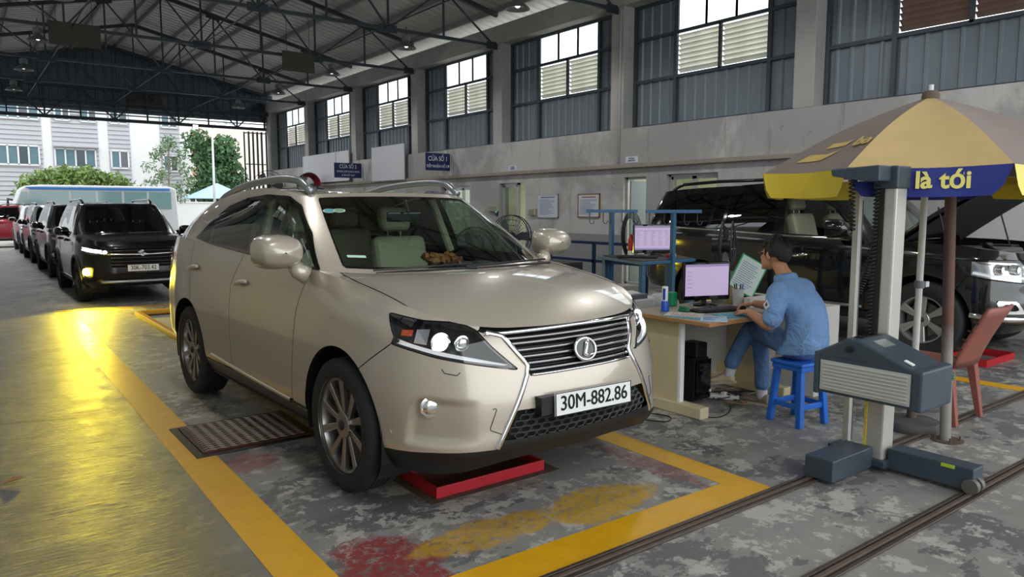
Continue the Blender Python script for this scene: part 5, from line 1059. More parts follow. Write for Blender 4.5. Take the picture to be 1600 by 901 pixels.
# ---- convex mirror and fans
def disc_fan(label, c, R, facing, guard=True, motor=True, foot=None, name='industrial_fan', wires=14):
    r = thing(name, label, 'fan', (c[0], c[1], 0 if foot is None else foot)); f = Vector((*facing, 0)).normalized(); s = Vector((-f.y, f.x, 0)); u = Vector((0, 0, 1)); c = Vector(c)
    fm = mat('fan_black_wire', srgb(36, 38, 42), .5)
    for k, d in ((1.0, -.05), (1.0, .06)): MB().tube([c+f*d+(s*math.cos(t)+u*math.sin(t))*R*k for t in np.linspace(0, 2*math.pi, 36)[:-1]], .010, 6, closed=True).build('guard_ring', fm, r, smooth=True)
    g = MB()
    for d, sg in ((-.05, -1), (.06, 1)):
        for q in (.3, .55, .8): g.tube([c+f*(d+sg*.05*(1-q*q))+(s*math.cos(t)+u*math.sin(t))*R*q for t in np.linspace(0, 2*math.pi, 30)[:-1]], .0035, 4, closed=True)
        for k in range(wires*2):
            t = math.pi*k/wires; e = s*math.cos(t)+u*math.sin(t); g.tube([c+f*(d+sg*.05)+e*.08*R, c+f*(d+sg*.035)+e*R*.55, c+f*d+e*R], .003, 4)
    tag(g.build('wire_guard', fm, r), kind='stuff')
    b = MB()
    for k in range(3):
        t = 2*math.pi*k/3; e = s*math.cos(t)+u*math.sin(t); w = s*-math.sin(t)+u*math.cos(t); blade = MB().add([c+e*.06, c+e*R*.5+w*.11*R*2+f*.03, c+e*R*.9+w*.09*R*2+f*.03, c+e*R*.88-w*.10*R*2-f*.03, c+e*R*.45-w*.07*R*2-f*.03], [(0,1,2,3,4)]).build('blade', mat('fan_blade_grey', srgb(80, 84, 88), .5), r)
    MB().cyl(c-f*.16, c+f*.05, .085, seg=16).build('motor', BLACKP, r, smooth='auto')
    if foot is not None: MB().cyl((c.x, c.y, foot), (c.x, c.y, c.z-R*.0), .022, seg=10).build('stand_pole', fm, r); MB().lathe([(.28,0),(.28,.03),(.05,.06),(.03,.06)], 24, (c.x, c.y, foot)).build('stand_base', fm, r)
    return r
disc_fan('black pedestal fan behind the gold car, seen past its windscreen', (8.25, 11.0, 1.02), .40, (-.2, -1), foot=0)
disc_fan('second black pedestal fan seen through the windscreen of the gold car', (7.0, 10.35, .85), .38, (-.3, -1), foot=0)
disc_fan('slim black fan seen edge-on between the two monitors', (6.95, 5.20, 1.13), .27, (.55, -.84), foot=0, wires=9)
disc_fan('round wire fan hanging high beside the far wall', (10.3, 30.2, 2.45), .62, (-.3, -1), wires=8)
r = thing('convex_mirror', 'round convex safety mirror with a red hood beyond the gold car', 'mirror', (10.55, 26.0, 2.2)); c0 = Vector((10.27, 26.0, 2.40))
MB().lathe([(.001,-.10),(.15,-.088),(.28,-.05),(.37,0)], 32, tuple(c0), 'y').build('mirror_dome', mat('mirror_silver', (.75, .76, .77), .05, 1.0), r, smooth=True); MB().lathe([(.37,0),(.40,.0),(.40,.04),(.001,.06)], 32, tuple(c0), 'y').build('back_shell', mat('mirror_back', srgb(60, 60, 62), .6), r, smooth='auto')
hoodg = [[(c0.x+q*math.cos(t), c0.y+d, c0.z+q*math.sin(t)) for t in np.linspace(-.1, math.pi*.62, 16)] for q, d in ((.40, .02), (.43, -.20))]; MB().grid(np.array(hoodg)).build('red_hood', mat('red_plastic', srgb(176, 30, 40), .4), r, smooth=True)
MB().cyl((10.45, 26.05, 2.3), (10.88, 26.05, 2.25), .02, seg=8).build('bracket', TRM, r)
# ---- blue tube railing by the wall
rl = thing('blue_railing', 'low navy steel railing standing in front of the right wall', 'railing', (9.0, 10.0, 0))
for z in (.94, .62): MB().beam((9.0, 8.3, z), (9.0, 11.9, z), .05).build('rail', NAVY, rl)
for y in (8.3, 9.55, 10.75, 11.9): MB().beam((9.0, y, 0), (9.0, y, .94), .05).build('post', NAVY, rl)
r2 = thing('blue_railing', 'navy railing end seen through the gold car windscreen', 'railing', (9.0, 13.5, 0)); MB().tube([(9.0,13.0,0),(9.0,13.0,.85),(9.0,13.1,.95),(9.0,14.4,.95),(9.0,14.5,.85),(9.0,14.5,0)], .025, 8).build('rail', NAVY, r2, smooth=True)
cab = thing('low_cabinet', 'low dark grey cabinet behind the gold car right mirror', 'cabinet', (8.4, 9.75, 0)); MB().box(8.15, 8.65, 9.45, 10.35, .05, .62).build('body', mat('cabinet_grey', srgb(52, 56, 62), .5), cab, bev=.01); MB().box(8.14, 8.15, 9.50, 10.30, .33, .345).build('door_gap', DARKIN, cab)
# ================================================================ UMBRELLA
UC = Vector((5.31, 2.36, 0)); UR = 1.07; UZ = 1.79; UA = 2.30; A0 = math.atan2(-2.36, -5.31)
um = thing('parasol', 'large faded parasol with yellow and blue valance over the inspection desk', 'parasol', (UC.x, UC.y, .1))
def fab(name, c): return mat(name, c, .8, var=.14, vscale=5)
TAN = fab('faded_tan_cloth', srgb(190, 164, 112)); TAUPE = fab('faded_taupe_cloth', srgb(128, 116, 110)); VYEL = fab('yellow_cloth', srgb(214, 192, 62)); VBLU = fab('blue_cloth', srgb(40, 50, 128)); VPALE = fab('pale_yellow_cloth', srgb(224, 214, 120))
def rim(k, rr=UR, z=UZ): a = A0+(k-.5)*math.pi/4; return UC+Vector((rr*math.cos(a), rr*math.sin(a), z))
apex = UC+Vector((0, 0, UA))
for k in range(8):
    a, b = rim(k), rim(k+1); n = 10; G = []
    for i in range(n+1):
        t = i/n; row = []
        for j in range(9):
            w = j/8; e = a.lerp(b, w); p = apex.lerp(e, t); bow = .045*math.sin(math.pi*t); p.z += bow; sag = math.sin(math.pi*w)*t; p += (Vector((UC.x, UC.y, p.z))-p).normalized()*.045*sag; p.z -= .012*sag; row.append(p)
        G.append(row)
    pan = MB().grid(np.array([[tuple(p) for p in r] for r in G])).build('canopy_panel', TAN if k % 2 == 0 else TAUPE, um, smooth=True)
    V = []; hgt = .165
    for i in range(7):
        row = []
        for j in range(21):
            w = j/20; base = G[n][0].lerp(G[n][8], 0); e = Vector(np.array([np.interp(w*8, range(9), [G[n][q][m] for q in range(9)]) for m in range(3)]))
            drop = hgt*min(1.0, (min(w, 1-w)/.10)**.5 if min(w, 1-w) < .10 else 1.0); out = (e-UC); out.z = 0; out.normalize(); e = e+out*(.012*math.sin(w*14+k)*i/6)+Vector((0, 0, -drop*i/6-.001)); row.append(tuple(e))
        V.append(row)
    val = MB().grid(np.array(V)).build('valance', [VBLU, VYEL, VPALE, VYEL][0 if k in (0, 4) else (1 if k == 7 else (2 if k == 1 else 3))], um, smooth=True)
    MB().tube([tuple(G[i][0]-Vector((0, 0, .012))) for i in range(n+1)], .006, 6).build('rib', TRM, um, smooth=True)
    if k == 0:
        m0 = (a+b)/2; xd = (b-a).normalized(); outd = Vector((m0.x-UC.x, m0.y-UC.y, 0)).normalized(); inn = (UC-Vector((m0.x, m0.y, 0))).normalized()
        text_mesh('be là tới', .135, 'valance_lettering', VPALE, um, frame_mat(m0-Vector(ROOTLOC[um.name])+outd*.012-outd*.045+Vector((0, 0, -.085)), xd, (0, 0, 1)), bold=.0040, sx=1.0, ext=.003)
    if k == 7:   # logo on the taupe panel left of the front one
        def onp(t, w): 
            i = t*n; i0 = min(int(i), n-1); fr_ = i-i0; j = w*8; j0 = min(int(j), 7); fj = j-j0
            f = lambda q, h: G[q][h]
            return (f(i0, j0)*(1-fr_)*(1-fj)+f(i0+1, j0)*fr_*(1-fj)+f(i0, j0+1)*(1-fr_)*fj+f(i0+1, j0+1)*fr_*fj)+Vector((-.35, -.35, .87))*.006
        LOGO = fab('logo_tan', srgb(196, 172, 100))
        for pts in (((.70,.30),(.76,.30),(.735,.56),(.66,.58),(.69,.50)), ((.82,.22),(.90,.18),(.885,.46),(.78,.58),(.82,.44))):
            P = []; q = list(pts)+[pts[0]]
            for (t0, w0), (t1, w1) in zip(q[:-1], q[1:]): P += [onp(t0+(t1-t0)*s_, w0+(w1-w0)*s_) for s_ in (0, .25, .5, .75)]
            MB().add([tuple(p) for p in P], [tuple(range(len(P)))]).build('printed_logo', LOGO, um, fix=False)
        o_ = onp(.72, .84); xd = (onp(.735, .95)-onp(.735, .62)).normalized(); yd = (onp(.66, .78)-onp(.80, .78)).normalized(); text_mesh('be', .16, 'printed_name', LOGO, um, frame_mat(o_-Vector(ROOTLOC[um.name])+xd.cross(yd)*.006, xd, yd), bold=.004, ext=.002)
MB().lathe([(.001,.04),(.04,.035),(.055,.01),(.055,-.02)], 16, tuple(apex)).build('top_cap', fab('cap_brown', srgb(96, 84, 70)), um, smooth=True); MB().cyl(apex, apex+Vector((.0, .0, .075)), .016, seg=10).build('finial', wb, um)
polem = mat('white_painted_pole', srgb(206, 205, 198), .45, var=.1, vscale=8); MB().cyl((UC.x, UC.y, .12), (UC.x, UC.y, UA), .022, seg=14).build('pole', polem, um, smooth='auto')
for k in range(8): e = rim(k); m1 = apex.lerp(e, .5)+Vector((0, 0, .02)); MB().cyl((UC.x, UC.y, 1.78), tuple(m1), .005, seg=6).build('strut', TRM, um)
MB().cyl((UC.x, UC.y, 1.00), (UC.x, UC.y, 1.05), .032, seg=14).build('clamp', mat('clamp_grey', srgb(110, 112, 112), .5), um); MB().cbox((UC.x+.045, UC.y-.03, 1.025), (.05, .015, .04)).build('clamp_knob', wb, um, bev=.006)
bs = thing('weighted_stand', 'round dark weighted base carrying the white parasol pole', 'parasol stand', (UC.x, UC.y, 0)); dkc = mat('base_dark_concrete', srgb(74, 74, 74), .8, var=.25, vscale=9)
MB().lathe([(.001,0),(.180,0),(.187,.02),(.187,.05),(.175,.065),(.10,.075),(.06,.078),(.001,.08)], 36, (UC.x, UC.y, 0)).build('disc', dkc, bs, smooth='auto'); MB().cyl((UC.x, UC.y, .07), (UC.x, UC.y, .22), .032, seg=14).build('socket', rust, bs, smooth='auto'); MB().cyl((UC.x-.07, UC.y-.02, .17), (UC.x, UC.y, .17), .012, seg=8).build('clamp_bolt', rust, bs)
k = NT('rust_brown_pole'); sp_ = k.add('ShaderNodeSeparateXYZ'); k.L(k.coord('Object'), sp_.inputs[0]); k.set(Base_Color=k.mix(k.ramp(k.math('ADD', sp_.outputs[2], k.math('MULTIPLY', k.noise(k.coord(), 9, 5), .3)), .75, .95), srgb(136, 132, 126), srgb(98, 70, 62)), Roughness=.6, Metallic=.2); polebr = k.m
bp = thing('steel_post', 'rusty brown steel post bolted to the floor under the parasol', 'post', (5.21, 2.09, 0)); MB().cyl((5.21, 2.09, .008), (5.15, 2.135, 1.80), .034, seg=18).build('tube', polebr, bp, smooth='auto'); MB().lathe([(.001,.0),(.098,.0),(.098,.008),(.001,.008)], 28, (5.22, 2.08, 0)).build('floor_flange', rust, bp)
for i in range(4): an = i*math.pi/2+.6; MB().cyl((5.22+.075*math.cos(an), 2.08+.075*math.sin(an), .008), (5.22+.075*math.cos(an), 2.08+.075*math.sin(an), .035), .008, seg=8).build('anchor_bolt', rust, bp)
gr = mat('green_rope', srgb(36, 120, 70), .6); rp_ = thing('green_rope', 'green nylon rope tying the white pole to the brown post', 'rope', (5.26, 2.22, .42)); 
for dz in (0, .02, -.015):
    c1 = Vector((UC.x, UC.y, .50+dz)); c2 = Vector((5.198, 2.10, .44+dz)); loop = [c1+Vector((.026*math.cos(t), .026*math.sin(t), 0)) for t in np.linspace(1.0, 5.2, 10)]+[c2+Vector((.040*math.cos(t), .040*math.sin(t), 0)) for t in np.linspace(-2.2, 2.2, 10)]; MB().tube(loop, .006, 6, closed=True).build('rope_strand', gr, rp_, smooth=True)
# ================================================================ HEADLIGHT TESTER ON RAILS
SLATE = mat('slate_blue_metal', srgb(62, 74, 84), .4, .2, var=.12, vscale=6); PALEP = mat('pale_grey_panel', srgb(176, 178, 172), .5); ALUC = mat('aluminium_column', srgb(190, 188, 180), .4, .4, var=.06)
ht = thing('headlight_tester', 'headlight tester with a slatted grey housing on a column running on floor rails', 'headlight tester', (4.34, 2.10, 0))
MB().box(4.27, 4.40, 2.05, 2.17, .05, 1.68).build('column', ALUC, ht, bev=.012); MB().box(4.262, 4.27, 2.150, 2.164, .06, .62).build('scale_strip', mat('yellow_scale', srgb(214, 190, 70), .5), ht)
MB().box(4.262, 4.27, 2.115, 2.165, .62, 1.66).build('column_groove', mat('groove_dark', srgb(30, 28, 26)), ht); MB().box(4.255, 4.415, 2.04, 2.18, 1.66, 1.79).build('column_head', SLATE, ht, bev=.01)
MB().box(4.24, 4.43, 2.02, 2.20, .03, .075).build('column_foot', SLATE, ht, bev=.008)
MB().cbox((4.03, 2.18, .085), (.44, .17, .125)).build('left_carriage', SLATE, ht, bev=.006); MB().cbox((4.36, 1.80, .085), (.13, .46, .125), (0, 0, 0)).build('right_carriage', SLATE, ht, bev=.006)
for x, y, ax in ((3.84, 2.24, 0), (4.26, 2.24, 0), (4.36, 1.58, 0), (4.30, 1.58, 0)): MB().cyl((x-.018, y, .05), (x+.018, y, .05), .042, seg=20).build('rail_wheel', mat('wheel_grey_steel', srgb(110, 108, 104), .5, .5), ht, smooth='auto')
MB().cbox((4.293, 1.70, .135), (.006, .07, .018)).build('spirit_level', mat('level_green', srgb(170, 200, 60), .3), ht)
# housing: slanted top box, slatted side towards -x
hx0, hx1, hy0, hy1 = 3.91, 4.25, 1.70, 2.28
hp = [(hy0,.50),(hy1,.50),(hy1,.735),(hy1-.12,.80),(hy1-.17,.83),(hy1-.24,.83),(hy0+.05,.715),(hy0,.70)]
hs_ = MB().prism(hp, hx0, hx1, 'yz').build('housing', SLATE, ht, bev=.012)
MB().box(hx0-.006, hx0+.004, hy0+.05, hy1-.03, .52, .69).build('side_panel', PALEP, hs_)
for i in range(8): MB().box(hx0-.012, hx0-.004, hy0+.065, hy1-.045, .532+i*.0195, .540+i*.0195).build('side_slat', PALEP, hs_, bev=.002)
MB().box(hx0-.01, hx1+.01, hy1-.02, hy1+.01, .49, .735).build('front_bezel', SLATE, hs_, bev=.008); MB().box(hx0-.008, hx1+.008, hy0-.012, hy0+.05, .495, .715).build('rear_cap', SLATE, hs_, bev=.014)
MB().cyl(((hx0+hx1)/2, hy1+.008, .61), ((hx0+hx1)/2, hy1+.02, .61), .095, seg=28).build('lens', mat('tester_lens', srgb(90, 100, 110), .05, coat=1), hs_, smooth='auto')
sl = math.atan2(.83-.715, (hy1-.24)-(hy0+.05)); cx_, cy_ = (hx0+hx1)/2, (hy0+.05+hy1-.24)/2+.05; 
MB().cbox((cx_, cy_+.045, .801), (.20, .13, .006), (sl, 0, 0)).build('display', mat('display_pale', srgb(190, 194, 186), .3), hs_); MB().cbox((cx_, cy_+.035, .803), (.13, .07, .006), (sl, 0, 0)).build('display_window', mat('display_grey', srgb(120, 126, 122), .2), hs_); MB().cbox((cx_, hy1-.205, .833), (.20, .05, .006)).build('dark_window', GLOSSB, hs_)
MB().cbox((hx0+.06, hy0+.09, .738), (.03, .05, .006), (sl, 0, 0)).build('white_sticker', PLATEW, hs_); MB().cyl((hx0+.002, hy1-.20, .775), (hx0-.028, hy1-.20, .775), .018, seg=14).build('knob', BLACKP, hs_, smooth='auto')
MB().prism([(hy1-.10,.72),(hy1-.20,.835),(hy1-.30,.72)], hx0-.004, hx0+.012, 'yz').build('knob_plate', SLATE, hs_); MB().box(4.24, 4.30, 2.06, 2.16, .56, .66).build('clamp_block', SLATE, hs_)
arm = MB().prism([(2.08,1.70),(2.16,1.70),(2.36,1.735),(2.37,1.775),(2.08,1.79)], 4.12, 4.27, 'yz').build('sight_arm', SLATE, ht, bev=.008); 
for y in (2.20, 2.29): MB().cbox((4.195, y, 1.708), (.09, .035, .012)).build('sight_lens', REFL, arm)
def coil(name, p, q, r, turns, m, parent, wire=.0045, sag=0.0):
    p = Vector(p); q = Vector(q); d = (q-p).normalized(); a = d.orthogonal().normalized(); b = d.cross(a); n = turns*10; P = []
    for i in range(n+1): t = i/n; P.append(p.lerp(q, t)+(a*math.cos(2*math.pi*turns*t)+b*math.sin(2*math.pi*turns*t))*r+Vector((0, 0, -sag*math.sin(math.pi*t))))
    return MB().tube(P, wire, 5).build(name, m, parent, smooth=True)
coil('coiled_cable', (4.245, 2.15, 1.69), (4.25, 2.16, .82), .013, 40, BLACKP, ht); coil('coiled_cable', (4.24, 2.30, 1.70), (4.25, 2.29, 1.42), .016, 12, BLACKP, ht)
gp = thing('conduit_post', 'slim pale conduit pole just behind the tester column', 'pole', (4.55, 2.42, 0)); MB().box(4.53, 4.57, 2.40, 2.44, .02, 1.66).build('tube', ALUC, gp, bev=.005); MB().box(4.47, 4.63, 2.34, 2.50, 0, .02).build('foot', SLATE, gp)
MB().box(4.572, 4.592, 2.405, 2.435, .05, 1.6).build('cable_duct', SLATE, gp)
cc = thing('coiled_lead', 'black coiled lead hanging beside the tester column', 'cable', (5.0, 2.6, .9)); coil('coil', (5.05, 2.50, 1.55), (4.85, 2.55, .98), .02, 26, BLACKP, cc, .005, .05)
# ================================================================ PLASTIC CHAIR
brn = mat('brown_red_plastic', srgb(138, 82, 70), .45, var=.08); ch = thing('plastic_chair', 'reddish brown plastic chair with a slotted back behind the steel post', 'chair', (5.80, 2.42, 0))
MB().prism([(5.60,2.26),(6.02,2.26),(6.04,2.66),(5.58,2.66)], .41, .435).build('seat', brn, ch, bev=.012)
G = [[(x, 2.24-.20*((z-.42)/.44)**1.2-.03*math.sin((x-5.6)/.42*math.pi), z) for x in np.linspace(5.60, 6.02, 12)] for z in np.linspace(.42, .87, 8)]; bk = MB().grid(np.array(G)).build('backrest', brn, ch, smooth=True); sm_ = bk.modifiers.new('thickness', 'SOLIDIFY'); sm_.thickness = .022
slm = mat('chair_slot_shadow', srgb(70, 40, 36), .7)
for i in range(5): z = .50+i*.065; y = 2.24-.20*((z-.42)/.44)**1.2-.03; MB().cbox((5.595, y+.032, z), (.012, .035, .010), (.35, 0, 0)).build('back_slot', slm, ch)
for x, y, dx, dy in ((5.62,2.26,-.02,-.07),(6.0,2.26,.02,-.07),(5.62,2.62,-.02,.03),(6.0,2.62,.02,.03)): MB().add([(x+dx-.02,y+dy-.02,0),(x+dx+.02,y+dy-.02,0),(x+dx+.02,y+dy+.02,0),(x+dx-.02,y+dy+.02,0),(x-.035,y-.03,.42),(x+.035,y-.03,.42),(x+.035,y+.03,.42),(x-.035,y+.03,.42)], [(0,3,2,1),(4,5,6,7),(0,1,5,4),(1,2,6,5),(2,3,7,6),(3,0,4,7)]).build('leg', brn, ch, bev=.006)
# ================================================================ BLUE STOOL
BPL = mat('blue_plastic', srgb(40, 108, 205), .35); st = thing('plastic_stool', 'bright blue plastic stool under the seated man', 'stool', (4.825, 2.945, 0), math.radians(-8)); ROOTLOC[st.name] = (0, 0, 0)
MB().cbox((0, 0, .445), (.285, .285, .03)).build('seat', BPL, st, W=False, bev=.012, seg=3); MB().cbox((0, 0, .415), (.265, .265, .04)).build('seat_skirt', BPL, st, W=False, bev=.008)
for sx in (1, -1):
    for sy in (1, -1): MB().add([(sx*(a+e), sy*(a+g), z) for z, a in ((0, .135), (.42, .105)) for e, g in ((-.024,-.024),(.02,-.024),(.02,.02),(-.024,.02))], [(0,3,2,1),(4,5,6,7),(0,1,5,4),(1,2,6,5),(2,3,7,6),(3,0,4,7)]).build('leg', BPL, st, W=False, bev=.006)
for (a, b) in (((-.12,-.12),(.12,-.12)), ((.12,-.12),(.12,.12)), ((.12,.12),(-.12,.12)), ((-.12,.12),(-.12,-.12))): MB().beam((*a, .14), (*b, .14), .018, .04).build('rail', BPL, st, W=False, bev=.004)
# ================================================================ MAN AT THE DESK
SKIN = mat('skin', srgb(190, 138, 108), .55, var=.06, vscale=12); HAIR = mat('black_hair', srgb(18, 17, 17), .55, bump=.5, bscale=90); SHIRT = mat('blue_work_shirt', srgb(118, 156, 204), .85, var=.12, vscale=7, bump=1.0, bscale=8, bdist=.05); JEAN = mat('blue_work_trousers', srgb(92, 126, 172), .85, var=.12, vscale=8, bump=.9, bscale=10, bdist=.04)
def chain(o, pts, seg=14):
    """tapered limb through (x, y, z, r)"""
    q = np.array(pts, float); n = max(8, len(q)*6); s_ = np.concatenate([[0], np.cumsum(np.linalg.norm(np.diff(q[:, :3], axis=0), axis=1))]); d = hermite(s_, q, np.linspace(0, s_[-1], n)); o.tube([tuple(p[:3]) for p in d], [max(.004, p[3]) for p in d], seg); sph(o, q[0, :3], q[0, 3]*.98, 12, 8); sph(o, q[-1, :3], q[-1, 3]*.98, 12, 8)
MX = 4.85; b = MB()
HD = Vector((MX, 3.205, 1.205)); sph(b, HD+Vector((0, -.015, .018)), (.073, .094, .098), 24, 16); sph(b, HD+Vector((0, .035, -.045)), (.055, .062, .068), 20, 12)
chain(b, [(MX, 3.07, 1.02, .062), (MX, 3.13, 1.09, .052), (MX, 3.165, 1.15, .052)])
chain(b, [(MX, 3.268, 1.215, .012), (MX, 3.297, 1.192, .013), (MX, 3.300, 1.180, .017)], 10); sph(b, HD+Vector((0, .083, -.058)), (.026, .014, .008), 12, 8); sph(b, HD+Vector((0, .083, -.072)), (.024, .014, .008), 12, 8); sph(b, HD+Vector((0, .078, -.098)), (.028, .02, .018), 12, 8)
for s in (1, -1): sph(b, HD+Vector((s*.079, -.008, -.002)), (.012, .022, .034), 12, 8); sph(b, HD+Vector((s*.03, .070, .022)), (.022, .012, .008), 10, 6)
chain(b, [(MX, 2.95, .60, .09), (MX, 2.96, .80, .085), (MX, 3.05, .96, .07)]); chain(b, [(4.68, 3.04, .95, .04), (MX, 3.05, .97, .055), (5.02, 3.07, .95, .04)]); chain(b, [(4.78, 2.98, .55, .06), (4.86, 3.22, .59, .052), (4.945, 3.44, .585, .04), (4.935, 3.50, .50, .04)]); chain(b, [(4.93, 2.98, .54, .06), (4.98, 3.2, .53, .052), (5.01, 3.40, .50, .04), (5.01, 3.39, .40, .04)])
def arm(o, P): chain(o, P)
arm(b, [(4.67, 3.035, .95, .045), (4.615, 3.025, .83, .046), (4.60, 3.05, .722, .043), (4.635, 3.15, .742, .042), (4.69, 3.29, .778, .029)])
arm(b, [(5.03, 3.065, .95, .045), (5.10, 3.13, .83, .046), (5.12, 3.22, .755, .043), (5.06, 3.34, .785, .040), (4.985, 3.445, .803, .029)])
chain(b, [(4.935, 3.50, .50, .04), (4.91, 3.585, .30, .042), (4.905, 3.605, .22, .036)]); chain(b, [(5.01, 3.39, .40, .04), (5.01, 3.37, .20, .042), (5.01, 3.365, .08, .036)])
def hand(o, w, fwd, palm_n, side, curl):
    """w wrist, fwd finger direction, palm_n palm normal (down), side +1 when the thumb lies towards +cross"""
    w = Vector(w); f = Vector(fwd).normalized(); n = Vector(palm_n).normalized(); a = f.cross(n).normalized()*side
    for d in (-.028, -.010, .010, .028): chain(o, [(*(w+a*d*.5), .016), (*(w+f*.045+a*d), .016), (*(w+f*.085+a*d), .013)], 8)
    for d, L_ in zip((-.031, -.011, .010, .030), (.058, .076, .082, .070)):
        p0 = w+f*.085+a*d; p1 = p0+(f*math.cos(curl*.4)+n*math.sin(curl*.4))*L_*.42; p2 = p1+(f*math.cos(curl)+n*math.sin(curl))*L_*.33; p3 = p2+(f*math.cos(curl*1.6)+n*math.sin(curl*1.6))*L_*.25
        chain(o, [(*p0, .0098), (*p1, .0092), (*p2, .0085), (*p3, .0072)], 8)
    t0 = w+f*.03+a*.032; t1 = t0+(a*.8+f*.5+n*.3).normalized()*.035; t2 = t1+(f*.9+a*.15+n*.4).normalized()*.030; chain(o, [(*(w+f*.018+a*.018), .015), (*t0, .0135), (*t1, .0115), (*t2, .009)], 8)
hand(b, (4.69, 3.29, .778), (.32, .92, -.05), (0, -.05, -1), -1 if False else 1, .55); hand(b, (4.985, 3.445, .803), (-.55, .80, -.12), (-.1, -.1, -1), -1, .9)
man = b.build('person', SKIN, None, fix=False); blob_mod(man, .0045, 5, .5); tag(man, 'man in blue work clothes and glasses sitting at the desk, typing, legs crossed', 'person')
# shirt: torso rings + short sleeves
o = MB(); rings = []
for (y, z, rx, ry) in ((2.955,.505,.190,.150),(2.93,.56,.190,.150),(2.915,.64,.175,.132),(2.915,.74,.172,.122),(2.945,.84,.180,.118),(2.995,.92,.186,.108),(3.045,.985,.165,.088),(3.085,1.03,.105,.070),(3.105,1.055,.070,.062)):
    rings.append([(MX+rx*math.copysign(abs(math.cos(t))**.8, math.cos(t)), y+ry*math.copysign(abs(math.sin(t))**.85, math.sin(t)), z-.10*(ry*math.sin(t))) for t in np.linspace(0, 2*math.pi, 33)])
R = np.array(rings); q = hermite(np.arange(9), R, np.linspace(0, 8, 40)); o.grid(q); o.add([tuple(p) for p in q[0][:-1]], [tuple(range(32))]); o.add([tuple(p) for p in q[-1][:-1]], [tuple(range(32))])
chain(o, [(4.74, 3.045, .975, .070), (4.655, 3.03, .945, .078), (4.615, 3.022, .85, .073), (4.600, 3.03, .768, .072)]); chain(o, [(4.96, 3.065, .975, .070), (5.045, 3.065, .945, .078), (5.10, 3.12, .85, .072), (5.115, 3.18, .785, .070)])
seam = [(MX+.17*math.cos(t), 2.925+.02*abs(math.cos(t)), .935) for t in np.linspace(0, math.pi, 14)]
shirt = o.build('shirt', SHIRT, man, fix=False); blob_mod(shirt, .008, 3, .5)
cg = [[(MX+r_*1.02*math.cos(t), 3.108+r_*.98*math.sin(t)+dy, z-.22*r_*math.sin(t)+.02) for t in np.linspace(0, 2*math.pi, 29)] for r_, z, dy in ((.064,1.020,.0),(.068,1.050,.004),(.080,1.040,-.004),(.090,1.000,-.014))]; col_ = MB().grid(np.array(cg)).build('collar', SHIRT, man, smooth=True); col_.modifiers.new('thickness', 'SOLIDIFY').thickness = .004
bp_ = Vector((4.548, 3.025, .885)); M_ = frame_mat(bp_, (.25, .97, 0), (.05, .0, 1)); 
def flat(name, pts, M, m, parent, t=.003): o = MB(); o.prism(pts, -t/2, t/2); ob = o.build(name, m, parent, W=False); ob.data.transform(M); return ob
flat('sleeve_patch', [(-.03,-.01),(.0,-.038),(.032,-.008),(.004,.034)], frame_mat((4.545, 3.045, .875), (.18, .97, .0), (.12, -.02, 1)), wb, man); flat('sleeve_emblem', [(-.010,-.012),(.012,-.012),(.0,.014)], frame_mat((4.542, 3.045, .875), (.18, .97, .0), (.12, -.02, 1)), BLACKP, man, .004)
# trousers
o = MB(); sph(o, (MX, 2.95, .545), (.165, .14, .095), 24, 14)
chain(o, [(4.77, 2.98, .55, .088), (4.85, 3.22, .60, .084), (4.95, 3.45, .60, .066), (4.945, 3.49, .54, .064), (4.92, 3.565, .38, .060), (4.91, 3.59, .315, .062)]); chain(o, [(4.94, 2.98, .54, .088), (4.98, 3.20, .535, .082), (5.02, 3.41, .525, .066), (5.015, 3.40, .46, .064), (5.01, 3.375, .26, .058), (5.01, 3.37, .165, .060)])
blob_mod(o.build('trousers', JEAN, man, fix=False), .008, 4, .5)
sockm = mat('white_sock', srgb(205, 205, 212), .8); shoem = mat('beige_canvas_shoe', srgb(206, 192, 158), .7, var=.06); shoed = mat('beige_shoe_in_shade', srgb(140, 126, 110), .7, var=.08); solem = mat('shoe_sole', srgb(186, 178, 160), .7)  # darker shoe of the pair has its shade put into the colour
def shoe(ank, toe, m, up=(0, 0, 1)):
    a = Vector(ank); t = Vector(toe); f = (t-a).normalized(); u = (Vector(up)-f*f.dot(Vector(up))).normalized(); s = f.cross(u); o = MB(); L_ = (t-a).length; rings = []
    for q, w, h0, h1 in ((-.28,.018,.01,.055),(-.24,.030,.0,.075),(-.05,.035,.0,.085),(.18,.036,.0,.075),(.40,.042,.0,.058),(.65,.047,.0,.048),(.85,.043,.0,.042),(.97,.028,.004,.032),(1.0,.012,.01,.024)):
        c = a+f*q*L_*.95; rings.append([tuple(c+s*w*math.copysign(abs(math.cos(x))**.7, math.cos(x))+u*(h0+(h1-h0)*(.5+.5*math.sin(x)))) for x in np.linspace(0, 2*math.pi, 21)])
    R = np.array(rings); q = hermite(np.arange(len(R)), R, np.linspace(0, len(R)-1, 34)); o.grid(q); o.add([tuple(p) for p in q[0][:-1]], [tuple(range(20))]); o.add([tuple(p) for p in q[-1][:-1]], [tuple(range(20))]); sh_ = o.build('shoe', m, man, smooth=True)
    so_ = MB(); so_.prism([(-.30*L_,-.026),(-.30*L_,.026),(.2*L_,.036),(.65*L_,.048),(.90*L_,.036),(.97*L_,0),(.90*L_,-.036),(.65*L_,-.048),(.2*L_,-.036)], -.012, .006); ob = so_.build('sole', solem, sh_, W=False); Mx = Matrix((f, -s, u)).transposed().to_4x4(); Mx.translation = a; ob.data.transform(Mx)
    for i in range(4): c = a+f*(.30+i*.10)*L_+u*(.078-i*.008); MB().tube([c-s*.018, c+u*.005, c+s*.018], .003, 5).build('lace', wb, sh_)
